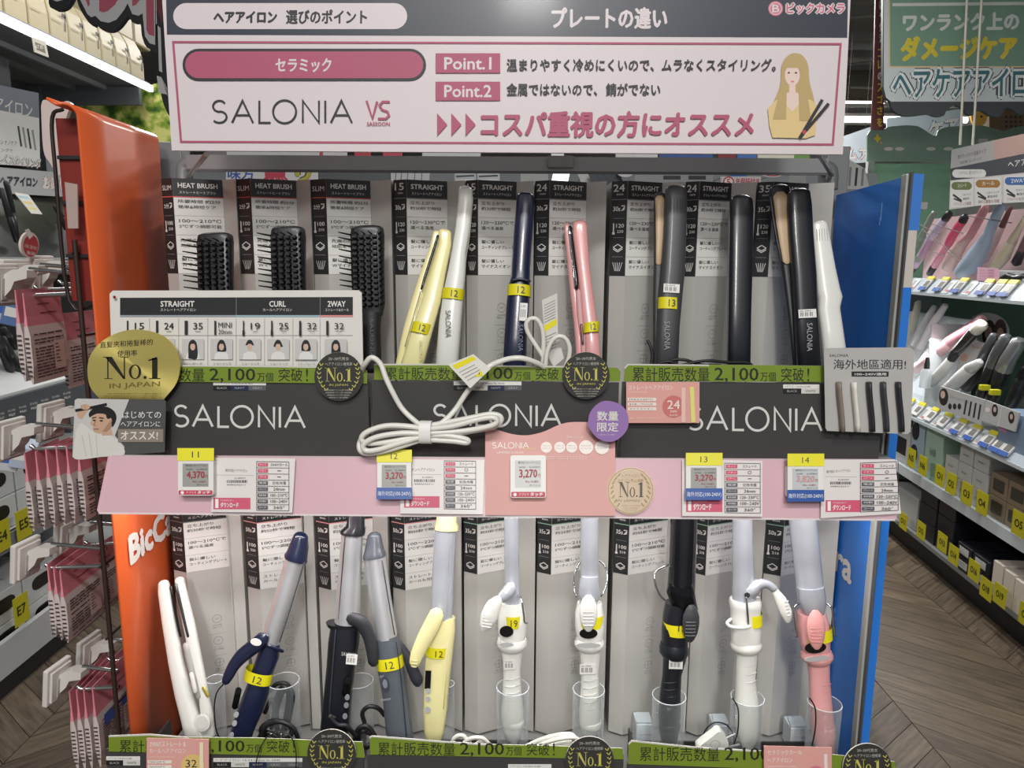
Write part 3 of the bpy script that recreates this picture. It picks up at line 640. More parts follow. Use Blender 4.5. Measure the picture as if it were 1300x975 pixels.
p.rect(865, 492, 870, 536, ink(232, 196, 186)); p.line([(878, 491), (880, 536)], 5.5, YE); done(p, 'card_print', o)
o, p = pinkcard(186, 937, 265, 990, .790, 'pink 2way card clipped on the left lower tray', sk=1.5)
p.t('2WAYストレート &', 190, 941, 236, 948, PW, .01); p.t('カールヘアアイロン', 190, 950, 236, 956, PW, .01); p.t('2WAY STRAIGHT & CURL', 190, 960, 222, 961.5, PW)
for i in range(3): p.rect(188, 965 + i * 6, 218, 969 + i * 6, PW); p.t('MAX220℃', 190, 966 + i * 6, 210, 968.2 + i * 6, INK)
p.circ(245, 972, 15, ink(222, 190, 120)); p.t('32', 236, 964, 250, 974, INK, .006); p.line([(256, 942), (256, 985)], 4.5, ink(236, 226, 190)); done(p, 'card_print', o)
o, p = pinkcard(970, 947, 1056, 1000, .790, 'pink ceramic curl card on the right lower tray', sk=2)
p.t('セラミックカール', 974, 952, 1018, 958, PW, .01); p.t('ヘアアイロン', 974, 962, 1006, 968, PW, .01); p.t('CERAMIC CURL', 974, 972, 1012, 974, PW); p.line([(1048, 957), (1049, 995)], 4, ink(236, 220, 220)); p.circ(1036, 984, 12, ink(212, 120, 140)); done(p, 'card_print', o)
# purple tag
fr = vert(.79, 772, 535)
o, p = card('purple_tag', 'rounded purple limited quantity tag at the edge of the middle tray', 'tag', fr, [tuple(q) for q in smooth([(746, 540), (749, 524), (760, 512), (772, 509), (788, 514), (797, 526), (797, 543), (787, 556), (773, 561), (757, 555), (746, 540)], 4)][:-1], mat((152, 118, 178), .5, var=.02), .0012)
p.t('数量', 758, 522, 785, 534, TW, .018); p.t('限定', 758, 536, 785, 548, TW, .018); p.t('※在庫がなくなり次第終了', 759, 551, 782, 552.6, TW); done(p, 'tag_print', o)

# ================================================================ price rail along the upper shelf
TL, TR, BL = PY(136, 577, .803), PY(1137, 583, .803), PY(123, 652, .777)
fr = Fr(TL, TR, BL)
PINKR = mat((206, 162, 174), .38, var=.05, scale=9, coat=.4)
o, p = card('price_rail', 'long pink price rail with clear cover along the upper shelf edge', 'price rail', fr, [(137, 580), (142, 578), (1134, 583), (1138, 586), (1138, 659), (1134, 661), (126, 652), (123, 648)], PINKR, .003)
p.line([(142, 578.4), (1136, 584)], 1.5, ink(176, 160, 160)); p.line([(126, 651.4), (1136, 660)], 2.2, ink(214, 204, 202)); done(p, 'rail_edge', o)
f1 = shift(fr, .0045); g = G(); q = [f1.uv(*a) for a in [(124, 653), (1139, 662), (1138, 583), (140, 577)]]
g.quad(*[(x, y, 0) for x, y in q], clear((240, 230, 235), .10, .12)); g.build('clear_cover', o, fr.M().inverted() @ f1.M())
# wavy pink card, stands in front of the cover
f2 = shift(fr, .006)
wave = [tuple(q) for q in smooth([(616, 541), (630, 545), (650, 551), (670, 552.5), (690, 548), (708, 540), (724, 536), (752, 536), (781, 537)], 4)]
o, p = card('wavy_pink_card', 'pink limited color card with wavy top edge in the middle of the price rail', 'sign', f2, wave + [(781, 655), (616, 654)], mat((212, 160, 154), .6, var=.03), .0008)
p.sal(625, 562, 671, 569, 1, PW); p.t('LIMITED COLOR', 631, 573, 665, 576, PW); p.t('YELLOW&WHITE', 664, 569, 680, 571, YE); p.t('充実スペック', 719, 554, 740, 556.5, PW)
for x, r_ in ((693.5, 7), (710.5, 7), (725.7, 7), (744, 9), (764, 9)):
    p.circ(x, 568, r_, PW, n=20); p.t('セラミック', x - r_ * .7, 565, x + r_ * .7, 567, INK); p.t('コーティング', x - r_ * .7, 568.3, x + r_ * .7, 570.3, INK)
for i in range(2): p.t('※約30秒で100℃まで立ち上がり', 690, 579.5 + i * 2.6, 745, 581 + i * 2.6, PW)
done(p, 'card_print', o)
# clear gold sticker
f3 = shift(fr, .0065)
o, p = card('clear_sticker', 'clear round No.1 sticker with gold print on the pink price rail', 'sticker', f3, ell(800.5, 623, 30, 30), clear((232, 214, 178), .42, .25, .3), .0003)
GG = ink(150, 128, 70); p.ring(800.5, 623, 28.5, .8, GG, n=30); p.t('ヘアアイロン', 789, 602, 812, 606, GG, 0); p.t('カテゴリ売上個数', 784, 608, 817, 612, GG, 0); p.no1(785, 612, 818, 631, ink(70, 62, 50)); p.t('IN JAPAN', 783, 634, 812, 638, GG)
for s in (-1, 1):
    for i in range(8): a = R(-50 + i * 14); x = 800.5 + s * 25 * math.cos(a); y = 624 + 25 * math.sin(a); p.line([(x, y), (x - s * 3, y - 4)], 1.3, GG)
for i in range(3): p.t('※POSデータによる売上', 789 + i * 2, 641 + i * 3, 813 - i * 2, 642.6 + i * 3, GG)
done(p, 'sticker_print', o)
# spec cards
SPR, SPD = ink(196, 74, 104), ink(74, 76, 86)
def spec(poly, tx, ty0, ty1, tx1, label, name, rows, banner, sk, left=True):
    o, p = card('spec_card', label, 'card', shift(fr, .0052), poly, mat((214, 208, 206), .42, var=.02, coat=.3), .0004, 'spec cards on the price rail')
    x0 = poly[0][0]
    if left:
        p.t(name, x0 + 2 + (14 if x0 < 300 else 4), ty0 + 9, tx - 12, ty0 + 13, INK, 0, sk); bx = x0 + 6; p.line([(x0 + 4, ty0 + 17), (tx - 4, ty0 + 17.5)], .6, SEP)
        rnd = random.Random(int(x0)); p.t('SL-004SW', tx - 28, ty0 + 20, tx - 14, ty0 + 22, INK)
        xx = tx - 38
        while xx < tx - 12: w_ = rnd.choice((.6, .9, 1.3)); p.rect(xx, ty0 + 23.5, xx + w_, ty0 + 27, INK); p.w -= p.st; xx += w_ + rnd.choice((.6, .9))
        p.up(); p.t('4580242311', tx - 38, ty0 + 28.6, tx - 14, ty0 + 30.4, INK)
    bx0, by0, bx1, by1 = banner
    p.rect(bx0, by0, bx1, by1, SPR); p.rect(bx0 + 2.5, by0 + 1.5, bx0 + 6.5, by1 - 1.5, BOXW); p.t('アプリをダウンロード', bx0 + 9, by0 + 2, bx0 + 26, by0 + 4.6, BOXW); p.t('ダウンロード', bx0 + 9, by0 + 5.8, bx0 + 32, by1 - 2, BOXW, .02)
    h = (ty1 - ty0) / 8
    p.line([(tx, ty0), (tx1, ty0 + sk)], .7, INK); p.line([(tx, ty1), (tx1, ty1 + sk)], .7, INK); p.line([(tx, ty0), (tx, ty1)], .7, INK); p.line([(tx1, ty0 + sk), (tx1, ty1 + sk)], .7, INK)
    m_ = tx + (tx1 - tx) * .40
    for i, (a, b) in enumerate(rows):
        y = ty0 + h * i + sk * .2
        if i: p.line([(tx, y), (tx1, y + sk * .6)], .5, INK)
        p.rect(tx + 1.5, y + 1.6, m_ - 2, y + h - 1.6, SPR if i < 3 else SPD); p.t(a, tx + 3.5, y + 2.8, m_ - 4, y + h - 2.8, BOXW)
        n = len(b); wd = min(tx1 - m_ - 3, 3.2 * n + 1.5)
        mid = (m_ + tx1) / 2; p.t(b, mid - wd / 2, y + 2 if b not in '-' else y + h / 2 - .4, mid + wd / 2, y + h - 2 if b not in '-' else y + h / 2 + .4, INK)
    done(p, 'card_print', o)
RW = lambda k, t_: [('セット', k), ('イオン', '○' if k[0] != '2' else '-'), ('スチーム', '-'), ('電源', '交流/充電'), ('プレート', '24mm'), ('設定温度', t_), ('対応電圧', '100~240V'), ('コード', '360°')]
spec([(270, 581), (375, 582), (371, 651), (268, 650)], 326, 586, 648, 367, 'spec card beside the leftmost price tag on the pink rail', '海外対応ヘアアイロン', RW('2WAY/カール', '100~210℃'), (271, 632, 318, 646.5), .6)
spec([(509, 583), (615, 584), (613, 653), (508, 652)], 564, 585, 646, 604, 'spec card just left of the wavy pink card', 'SSイオンヘアアイロン', RW('ストレート', '120~230℃'), (513, 630, 558, 644.5), .6)
spec([(866, 583), (968, 585), (968, 656), (866, 655)], 920, 588, 651, 965, 'narrow spec card right of the clear round sticker', '海外対応イオン', RW('ストレート', '120~230℃'), (871, 633, 917, 650), .6, False)
spec([(1043, 584), (1136, 583), (1144, 652), (1042, 658)], 1092, 588, 650, 1140, 'tilted spec card overhanging the right end of the rail', '海外対応イオンヘアアイロン', RW('ストレート', '120~230℃'), (1048, 635, 1093, 650), -2)
# electronic price tags
def esl(x0, y0, x1, y1, num, price, kind, label, tint=(150, 150, 146)):
    f = shift(fr, .014)
    g = G(); q = [f.uv(*a) for a in rr(x0, y0, x1, y1, 3)]
    a = sum(q[i][0] * q[(i + 1) % len(q)][1] - q[(i + 1) % len(q)][0] * q[i][1] for i in range(len(q)))
    if a < 0: q = q[::-1]
    g.prism(q, -.0085, 0, mat((218, 216, 212), .4)); o = g.build('price_tag', None, f.M(), .0008); tag(o, label, 'price tag', 'electronic price tags on the pink rail')
    p = Pr(f); w = x1 - x0; h = y1 - y0; sx0, sx1, sy0, sy1 = x0 + w * .13, x1 - w * .14, y0 + h * .12, y0 + h * (.76 if kind == 'red' else .80)
    p.rect(sx0, sy0, sx1, sy1, mat(tint, .3)); p.build('screen', o)
    p = Pr(f, .0005); RDK = ink(150, 34, 46); sw, sh = sx1 - sx0, sy1 - sy0
    p.t('海外対応イオンヘアアイロン', sx0 + sw * .12, sy0 + sh * .04, sx1 - sw * .03, sy0 + sh * .13, INK); p.t('SALONIA', sx0 + sw * .15, sy0 + sh * .22, sx0 + sw * .4, sy0 + sh * .28, INK); p.t('SL-004SW', sx0 + sw * .55, sy0 + sh * .22, sx1 - sw * .04, sy0 + sh * .28, INK)
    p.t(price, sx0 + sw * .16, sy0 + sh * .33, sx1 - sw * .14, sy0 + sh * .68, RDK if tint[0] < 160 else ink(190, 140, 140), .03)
    p.t('円', sx1 - sw * .12, sy0 + sh * .5, sx1 - sw * .02, sy0 + sh * .62, RDK); p.t('税込 10%還元', sx0 + sw * .4, sy0 + sh * .74, sx1 - sw * .1, sy0 + sh * .82, RDK); p.t('ポイント', sx0 + sw * .55, sy0 + sh * .88, sx1 - sw * .03, sy0 + sh * .95, INK)
    if kind == 'red':
        p.pill(x0 + 1, y0 + h * .86, x1 - 1, y1 - 1, ink(186, 50, 76), 1.5); p.t('アプリで', x0 + w * .24, y0 + h * .89, x0 + w * .52, y1 - 2.5, BOXW, .01); p.t('タッチ', x0 + w * .56, y0 + h * .875, x1 - w * .08, y1 - 2, BOXW, .04); p.circ(x0 + w * .13, y0 + h * .925, 2.2, BOXW, n=10)
    if num:
        p.rect(x0 - .5, y0 - 14, x1 + 1, y0 + 2, mat((222, 214, 22), .45)); p.t(num, x0 + w * .40, y0 - 9.5, x0 + w * .60, y0 - 2, INK, .0)
    if kind == 'blue':
        p.rect(x0 - 1, y1 - 8, x1 + 1, y1 + 7, mat((24, 74, 150), .4)); p.t('海外対応(100-240V)', x0 + .5, y1 - 3.5, x1 - .5, y1 + 3.5, BOXW, .0)
    p.build('tag_print', o)
esl(226, 583, 271, 629, '11', '4,370', 'red', 'price tag with yellow number 11 at the left of the rail')
esl(479, 585, 522, 627, '12', '3,270', 'blue', 'price tag with yellow number 12 and blue strip below the coiled cable')
esl(648, 578, 693, 632, '', '3,270', 'red', 'price tag without yellow topper on the wavy pink card')
esl(871, 589, 916, 628, '13', '3,270', 'blue', 'price tag with yellow number 13 right of the clear sticker')
esl(1000, 590, 1045, 630, '14', '3,820', 'blue', 'price tag with yellow number 14 and glaring screen at the right of the rail', (186, 190, 192))  # glare is put into the colour: paler screen tint and faded price ink
# ================================================================ hair tools
YEL = mat((222, 212, 24), .45, var=.02)
CERAM = mat((186, 160, 128), .4, .0); CHROME = mat((190, 192, 196), .12, 1.0, var=0); SILV = mat((200, 203, 206), .3, .7); PALE = mat((176, 180, 188), .25, .25, coat=.5)
class Tool:
    def __init__(s, name, label, cat, group, bx, by, Yb, tx, ty, Yt):
        s.P0 = PY(bx, by, Yb); s.P1 = PY(tx, ty, Yt); z = (s.P1 - s.P0); s.L = z.length; s.Lp = math.hypot(tx - bx, ty - by); s.k = s.L / s.Lp
        z.normalize(); x = Vector((0, 1, 0)).cross(z).normalized(); y = z.cross(x)
        s.x, s.y, s.z = x, y, z
        M = Matrix(((x.x, y.x, z.x, s.P0.x), (x.y, y.y, z.y, s.P0.y), (x.z, y.z, z.z, s.P0.z), (0, 0, 0, 1)))
        s.root = empty(name, M, label, cat, group); s.cs = z.z / math.hypot(z.x, z.z)
    def loc(s, px, py, dy=0):      # photo pixel on the tool's middle plane -> local metres
        p = PP(px, py, s.P0 + s.y * dy, s.y) - s.P0; return Vector((p.dot(s.x), dy, p.dot(s.z)))
    def body(s, name, rows, m, flat=.75, e=2.3, dy=0, top=0, bot=0, parent=None, N=22):
        """rows: (left px, right px, y px) from top to bottom of the silhouette; top/bot: pixels of rounding beyond the last row"""
        secs = []
        for xl, xr, y in rows:
            c = s.loc((xl + xr) / 2, y, dy); a = s.loc(xl, y, dy); b = s.loc(xr, y, dy)
            w = abs(b.x - a.x) / 2 * (s.cs if abs(s.cs) < 1 else 1); secs.append((c.z, c.x, dy, w, w * flat, e))
        secs.sort(key=lambda q: q[0])
        g = G()
        if bot:
            t, cx, cy, a, b, e_ = secs[0]; d = bot * s.k; secs = [(q[0], q[1], q[2], q[3], q[4], e) for q in dome(t, t - d, cx, cy, a, b, 4, e)][::-1][:-1] + secs
        if top:
            t, cx, cy, a, b, e_ = secs[-1]; d = top * s.k; secs = secs + dome(t, t + d, cx, cy, a, b, 5, e)[1:]
        g.loft(secs, m, N)
        return g.build(name, parent or s.root)
    def path(s, name, pts, m, flat=.8, dy=0, parent=None, seg=12, sm=3, g=None):
        q = [(*s.loc(p[0], p[1], dy + (p[3] if len(p) > 3 else 0) * s.k), p[2] * s.k) for p in pts]
        P = smooth([Vector(a[:3]) for a in q], sm); n = len(P)
        rs = [q[min(int(i / sm), len(q) - 1)][3] * (1 - (i % sm) / sm) + q[min(int(i / sm) + 1, len(q) - 1)][3] * ((i % sm) / sm) for i in range(n)]
        g = g or G(); ends = [(P[0] - (P[1] - P[0]).normalized() * rs[0] * .6, rs[0] * .45)]; ende = [(P[-1] + (P[-1] - P[-2]).normalized() * rs[-1] * .6, rs[-1] * .45)]
        PP_ = [ends[0][0]] + P + [ende[0][0]]; RR = [ends[0][1]] + rs + [ende[0][1]]
        g.tube(PP_, RR, m, seg, flat); return g.build(name, parent or s.root)
    def band(s, x0, x1, ya, yb, text, depth, tilt=0, m=None, d2=None):   # a yellow strip of tape round the body
        c0 = s.loc((x0 + x1) / 2 + tilt, ya); c1 = s.loc((x0 + x1) / 2 - tilt, yb); w = abs(s.loc(x1, ya).x - s.loc(x0, ya).x) / 2
        g = G(); g.loft([(c1.z, c1.x, 0, w, depth, 2.3), (c0.z, c0.x, 0, w, depth, 2.3)], m or YEL, 22, caps=False)
        o = g.build('number_band', s.root)
        if text:
            g = G(); h = (c0.z - c1.z); g.text(text, ((c0.x + c1.x) / 2 - w * .15, -depth - .0006, (c0.z + c1.z) / 2 - h * .3), (1, 0, 0), (0, 0, 1), w * .62, h * .6, INK); g.build('band_number', o)
        return o
    def label(s, x0, y0, x1, y1, dep, name='barcode_label', bars=True):
        a = s.loc(x0, y1, -dep); b = s.loc(x1, y0, -dep); g = G(); y = -dep
        g.box((a.x, y - .0003, a.z), (b.x, y, b.z), BOXW); y -= .0005
        w = b.x - a.x; h = b.z - a.z
        if bars:
            for i in range(12):
                if i % 4 != 3: u = a.x + w * (.1 + .065 * i); g.add([(u, y, a.z + h * .2), (u + w * .03, y, a.z + h * .2), (u + w * .03, y, a.z + h * .65), (u, y, a.z + h * .65)], [(0, 1, 2, 3)], INK)
            g.text('SL-004', (a.x + w * .1, y, a.z + h * .75), (1, 0, 0), (0, 0, 1), w * .6, h * .14, INK)
        return g.build(name, s.root)
    def word(s, x, y0, y1, w, dep, col=(60, 60, 62), st='SALONIA'):   # lettering running down the handle
        a = s.loc(x, y0, -dep); b = s.loc(x, y1, -dep); L = (a - b).length; d = (b - a).normalized()
        g = G(); up = Vector((d.z * -1, 0, d.x)) * -1
        up = Vector((-d.z, 0, d.x)); up = up if up.x > 0 else -up
        g.text(st, Vector((a.x, -dep, a.z)) - up * w * s.k * .5, d * L, up * w * s.k, 1, 1, ink(*col)); return g.build('lettering', s.root)
    def ribs(s, rows, r, m, dep, name='grip_rib'):
        for (xa, ya, xb, yb) in rows:
            g = G(); a = s.loc(xa, ya, -dep); b = s.loc(xb, yb, -dep); a.y = b.y = -dep; c = (a + b) / 2; c.y = -dep - .0006
            g.tube([a, c, b], r, m, 6); g.build(name, s.root)
    def disc(s, x, y, rx, ry, dep, m, name, th=.0008, n=20):
        c = s.loc(x, y, -dep); g = G(); g.prism([(c.x + rx * s.k * math.cos(2 * math.pi * i / n), c.z + ry * s.k * math.sin(2 * math.pi * i / n)) for i in range(n)], -th, 0, m, T=Matrix(((1, 0, 0, 0), (0, 0, 1, -dep), (0, 1, 0, 0), (0, 0, 0, 1)))); return g.build(name, s.root)

GI_ = 'display hair irons on the upper shelf'; GL_ = 'display curling irons on the lower shelf'
# ---- three heat brushes
BRUSH = mat((24, 25, 30), .45, var=.03, coat=.1); BR2 = mat((12, 12, 15), .6)
def brush(x0, x1, ytop, lab, tilt=0, handle=True):
    cx = (x0 + x1) / 2; k = 1
    t = Tool('heat_brush', lab, 'hair brush', 'black heat brushes', cx + 6, 470, .885, cx, ytop, .915)
    t.body('brush_head', [(x0, x1, ytop + 6), (x0 - 1, x1 + 1, ytop + 14), (x0, x1 + 1, ytop + 60), (x0 + 2, x1 + 2, ytop + 100), (x0 + 7, x1 - 1, ytop + 116)], BRUSH, .42, 3.2, top=5)
    t.body('handle', [(x0 + 6, x1 - 2, ytop + 112), (x0 + 8, x1 - 4, ytop + 135), (x0 + 11, x1 - 3, ytop + 160), (x0 + 13, x1 - 3, 468)], BRUSH, .6, 2.4, bot=6)
    c = t.loc(cx, ytop + 60); w = (x1 - x0) / 2 * t.k
    dep = w * .42
    g = G()    # comb plate: raised heated teeth in rows
    rows = 13
    for r_ in range(rows):
        z = t.loc(cx, ytop + 17 + r_ * 7.1).z
        for j in range(4):
            x = (j - 1.5) * w * .40 + c.x
            g.box((x - w * .13, -dep - .007, z - .0022), (x + w * .13, -dep + .001, z + .0008), BR2)
    o = g.build('heated_teeth', t.root); o['kind'] = 'stuff'
    g = G()
    for r_ in range(rows):
        z = t.loc(cx, ytop + 14 + r_ * 7.4).z; off = (r_ % 2) * .001
        for sx in (-1, 1):
            for (a, ln, yy) in ((.80, .0145, -.5), (.86, .0105, 0)):
                p0 = Vector((c.x + sx * w * a, -dep * .75, z + off)); p1 = p0 + Vector((sx * ln * .72 - (.003), -ln * .95, .001))
                g.tube([p0, p1], [.0011, .0007], BR2, 5)
        for j in range(3):
            x = (j - 1) * w * .42 + c.x; g.tube([(x, -dep, z), (x - .002, -dep - .0125, z + .001)], [.0010, .0007], BR2, 5)
    o = g.build('bristles', t.root); o['kind'] = 'stuff'
    t.disc(x0 + 6, ytop + 8, 2, 2, dep + .0002, BR2, 'screw'); t.disc(x1 - 6, ytop + 9, 2, 2, dep + .0002, BR2, 'screw')
    if handle: t.label(cx - 4 + 8, 402, cx + 18, 416, dep + .004, 'rating_label', False) if False else None
    return t
brush(252, 295, 294, 'leftmost black heat brush behind the lineup board')
brush(345, 387, 286, 'middle black heat brush behind the lineup board')
t = brush(446, 487, 285, 'rightmost black heat brush with its dark handle showing')
t.word(472, 405, 455, 4, .0115, (90, 92, 100))

# ---- straight irons, upper shelf
CREAM = mat((236, 228, 168), .3, var=.03, coat=.4); WHT = mat((226, 226, 220), .3, var=.02, coat=.4); NAVY = mat((26, 32, 60), .28, var=.03, coat=.5); PINK = mat((222, 160, 160), .32, var=.03, coat=.3)
CHAR = mat((62, 63, 66), .42, var=.03, coat=.1); BLK = mat((24, 26, 34), .35, var=.03, coat=.3); DGREY = mat((84, 90, 98), .4, var=.03, coat=.2)
t = Tool('straight_iron', 'pale yellow straight iron leaning right with yellow tape numbered 12', 'hair iron', GI_, 520, 472, .885, 562, 290, .93)
t.body('front_arm', [(556, 574, 296), (556, 574, 310), (546, 567, 345), (536, 561, 380), (522, 550, 420), (506, 537, 470)], CREAM, .62, 2.8, top=5, bot=3)
t.body('rear_arm', [(549, 561, 297), (545, 558, 315), (532, 547, 350), (521, 538, 385), (511, 532, 420), (500, 520, 470)], CREAM, .62, 2.8, top=4, bot=3, dy=.006)
t.path('heating_plate', [(556, 299, 1.6, -8), (549, 322, 1.7, -8), (540, 350, 1.7, -8), (535, 367, 1.3, -8)], mat((40, 40, 40), .2, .6), .5)
t.path('side_seam', [(534, 370, .7, -8), (524, 405, .7, -9), (514, 440, .7, -10)], mat((150, 140, 100), .5), .5)
t.band(522, 548, 411, 424, '12', .0118, 2); t.word(534, 432, 458, 4, .0118, (206, 196, 140))
for i in range(5): pass
t = Tool('straight_iron', 'tall white straight iron with yellow tape numbered 12', 'hair iron', GI_, 566, 472, .888, 592, 236, .935)
t.body('body', [(582, 600, 242), (581.5, 600.5, 256), (578, 597, 290), (573.5, 592, 320), (568.5, 591.5, 345), (563, 589, 370), (557, 586, 410), (552, 582, 470)], WHT, .78, 2.6, top=6, bot=4)
t.path('side_seam', [(600.5, 250, .6, -1), (596, 300, .6, -1), (592, 325, .6, -1), (590, 352, .6, -1), (584, 415, .6, -1), (581, 450, .6, -1)], ink(150, 150, 146), .5)
t.band(561.5, 589.5, 367.5, 381, '12', .0128, 1.0); t.word(569, 394, 428, 7, .0132)
t = Tool('straight_iron', 'navy straight iron with yellow tape and a barcode label', 'hair iron', GI_, 653, 472, .888, 667, 244, .935)
t.body('body', [(656, 678, 250), (655, 679, 262), (652, 676, 300), (649.5, 673, 340), (649, 673, 352), (645, 673, 364), (643, 672, 385), (640, 669, 430), (638, 668, 470)], NAVY, .78, 2.6, top=6, bot=4)
t.path('hinge_collar', [(649, 356, 1.6, -13), (661, 354, 1.6, -14.5), (673, 357, 1.6, -13)], mat((50, 56, 70), .3, .3), .6)
t.band(644, 674, 363, 377, '12', .0135, .3); t.label(659, 385, 670, 407, .0136); t.word(661, 412, 446, 6, .0134, (110, 116, 140))
t = Tool('straight_iron', 'light pink straight iron leaning left with open slot and yellow tape', 'hair iron', GI_, 751, 472, .888, 733, 280, .935)
t.body('front_arm', [(727, 745, 286), (727, 746, 300), (731, 748, 330), (735, 752, 365), (738, 757, 400), (742, 761, 430), (743, 764, 470)], PINK, .7, 2.8, top=7, bot=3)
t.body('rear_arm', [(716, 724, 288), (717, 726, 300), (720, 731, 330), (723, 735, 365), (727, 740, 400), (730, 742, 430), (732, 743, 470)], PINK, .8, 2.6, top=5, bot=3, dy=.003)
t.path('heating_plate', [(723.5, 288, 2.4, -5), (727, 320, 2.6, -5), (731, 350, 2.6, -5), (732, 366, 2.2, -5)], mat((52, 50, 50), .15, .8), .6)
t.path('plate_edge', [(722, 288, .8, -8), (725.5, 320, .8, -8), (730, 364, .8, -8)], CHROME, .6)
t.body('hinge', [(730, 741, 368), (732, 743, 400), (736, 745, 430), (739, 747, 468)], mat((186, 130, 130), .4), .4, 3, dy=-.001)
t.path('spring', [(738, 412, 1.6, -6), (739, 424, 1.6, -6), (740, 436, 1.4, -6)], mat((120, 90, 90), .3, .5), .8)
t.band(740, 761, 410, 423, '12', .0108, .6)
t = Tool('straight_iron', 'charcoal straight iron with tan plate, barcode label and yellow tape numbered 13', 'hair iron', GI_, 846, 472, .888, 858, 234, .93)
t.body('front_arm', [(845, 871, 241), (844, 872, 256), (842, 871, 300), (839, 869, 345), (836, 866, 375), (834, 862, 420), (831, 859, 470)], CHAR, .62, 3, top=6, bot=3)
t.body('rear_arm', [(831, 846, 248), (830, 846, 262), (830, 845, 300), (830, 844, 335), (829, 843, 375), (829, 841, 420), (829, 842, 470)], mat((52, 52, 54), .45), .7, 3, top=4, bot=3, dy=.009)
t.path('heating_plate', [(837.5, 252, 6, 4), (838, 290, 5.6, 4), (836, 334, 3.6, 4)], CERAM, .3)
t.label(842, 361, 863, 371, .0102); t.band(835, 862, 378.5, 393, '13', .0105, .3); t.word(847, 408, 444, 7, .0106, (150, 150, 152))
for i in range(6): t.ribs([(848 + i * 4, 250, 847.5 + i * 4, 270)], .0003, mat((80, 80, 84), .4), .0088, 'tip_ridge')
t = Tool('straight_iron', 'slim plain black straight iron standing upright without tape', 'hair iron', GI_, 937, 472, .89, 941, 247, .935)
t.body('body', [(927, 955, 255), (926, 956, 268), (925, 955, 330), (924, 953, 400), (923, 952, 470)], BLK, .55, 3, top=8, bot=3)
t.path('side_seam', [(926.5, 262, .7, -3), (925, 340, .7, -3), (923.5, 462, .7, -3)], mat((70, 72, 80), .4), .5)
t = Tool('straight_iron', 'large black straight iron open in a V with tan plate', 'hair iron', GI_, 1026, 472, .888, 1012, 238, .93)
t.body('front_arm', [(1000, 1028, 246), (999, 1030, 262), (1001, 1032, 300), (1005, 1036, 350), (1008, 1038, 400), (1012, 1043, 470)], BLK, .55, 3.2, top=7, bot=3)
t.body('rear_arm', [(977, 1002, 240), (977, 1003, 255), (984, 1006, 300), (992, 1010, 340), (1000, 1016, 400), (1007, 1022, 470)], BLK, .5, 3.2, top=6, bot=3, dy=.010)
t.path('heating_plate', [(991, 249, 9.5, 4), (994, 285, 8.5, 4), (998, 325, 5.5, 4), (999, 332, 5, 4)], CERAM, .25)
t.label(1014, 392, 1036, 404, .0102); t.word(1028, 410, 446, 7, .0104, (160, 160, 165))
t.path('plate_rim', [(978, 250, 1, -1), (984, 290, 1, -1), (992, 332, 1, -1)], mat((60, 60, 62), .4), .6)
t = Tool('straight_iron', 'white straight iron at the right end beside the blue side', 'hair iron', GI_, 1058, 472, .888, 1041, 281, .93)
t.body('body', [(1031, 1050, 286), (1031, 1053, 300), (1034, 1060, 340), (1036, 1066, 368), (1038, 1069, 378), (1038, 1066, 392), (1042, 1070, 420), (1046, 1077, 470)], WHT, .6, 2.6, top=6, bot=3)
for i in range(5): t.ribs([(1037 + i * 3.2, 290, 1037.6 + i * 3.2, 306)], .0003, ink(196, 196, 192), .0064, 'tip_ridge')

# ---- lower shelf
t = Tool('straight_iron', 'small white straight iron open in a V on the lower shelf beside the orange side', 'hair iron', GL_, 256, 944, .872, 217, 733, .92)
t.body('front_arm', [(201, 215, 742), (201, 217, 752), (206, 223, 790), (214, 233, 840), (222, 244, 880), (231, 254, 915), (236, 260, 940)], WHT, .75, 2.6, top=6, bot=4)
t.body('rear_arm', [(222, 234, 737), (224, 237, 750), (232, 247, 790), (242, 257, 840), (252, 265, 880), (256, 272, 915), (254, 274, 934)], WHT, .75, 2.6, top=5, bot=5, dy=.003)
t.path('heating_plate', [(217, 745, 1.8, -2), (223, 780, 1.8, -2), (229, 808, 1.6, -2)], mat((50, 50, 52), .2, .7), .8)
t.path('heating_plate', [(223, 742, 2.2, -2), (231, 775, 2.2, -2), (239, 808, 2, -2)], mat((90, 90, 92), .2, .7), .8)
t.path('hinge', [(236, 818, 4, -2), (241, 840, 4.5, -2), (247, 865, 4, -2), (252, 885, 3, -2)], mat((170, 168, 162), .4), .8)
t.path('lock_switch', [(243, 855, 3, -9), (248, 878, 3, -9)], WHT, .6)
t.disc(257, 917, 10.5, 10.5, .0165, WHT, 'lock_dial', .002); t.disc(257, 917, 8, 8, .0187, mat((214, 212, 206), .35), 'dial_face', .0008)
t.path('gold_sticker', [(258, 873, 2.5, -10), (264, 884, 2.5, -10)], mat((196, 178, 84), .35, .5), .3)
MET = mat((222, 223, 226), .36, .75, var=.02)
def lever(t, pts, m, dy=-.012, flat=.55): return t.path('clamp_lever', [(a, b, c, 0) for a, b, c in pts], m, flat, dy)
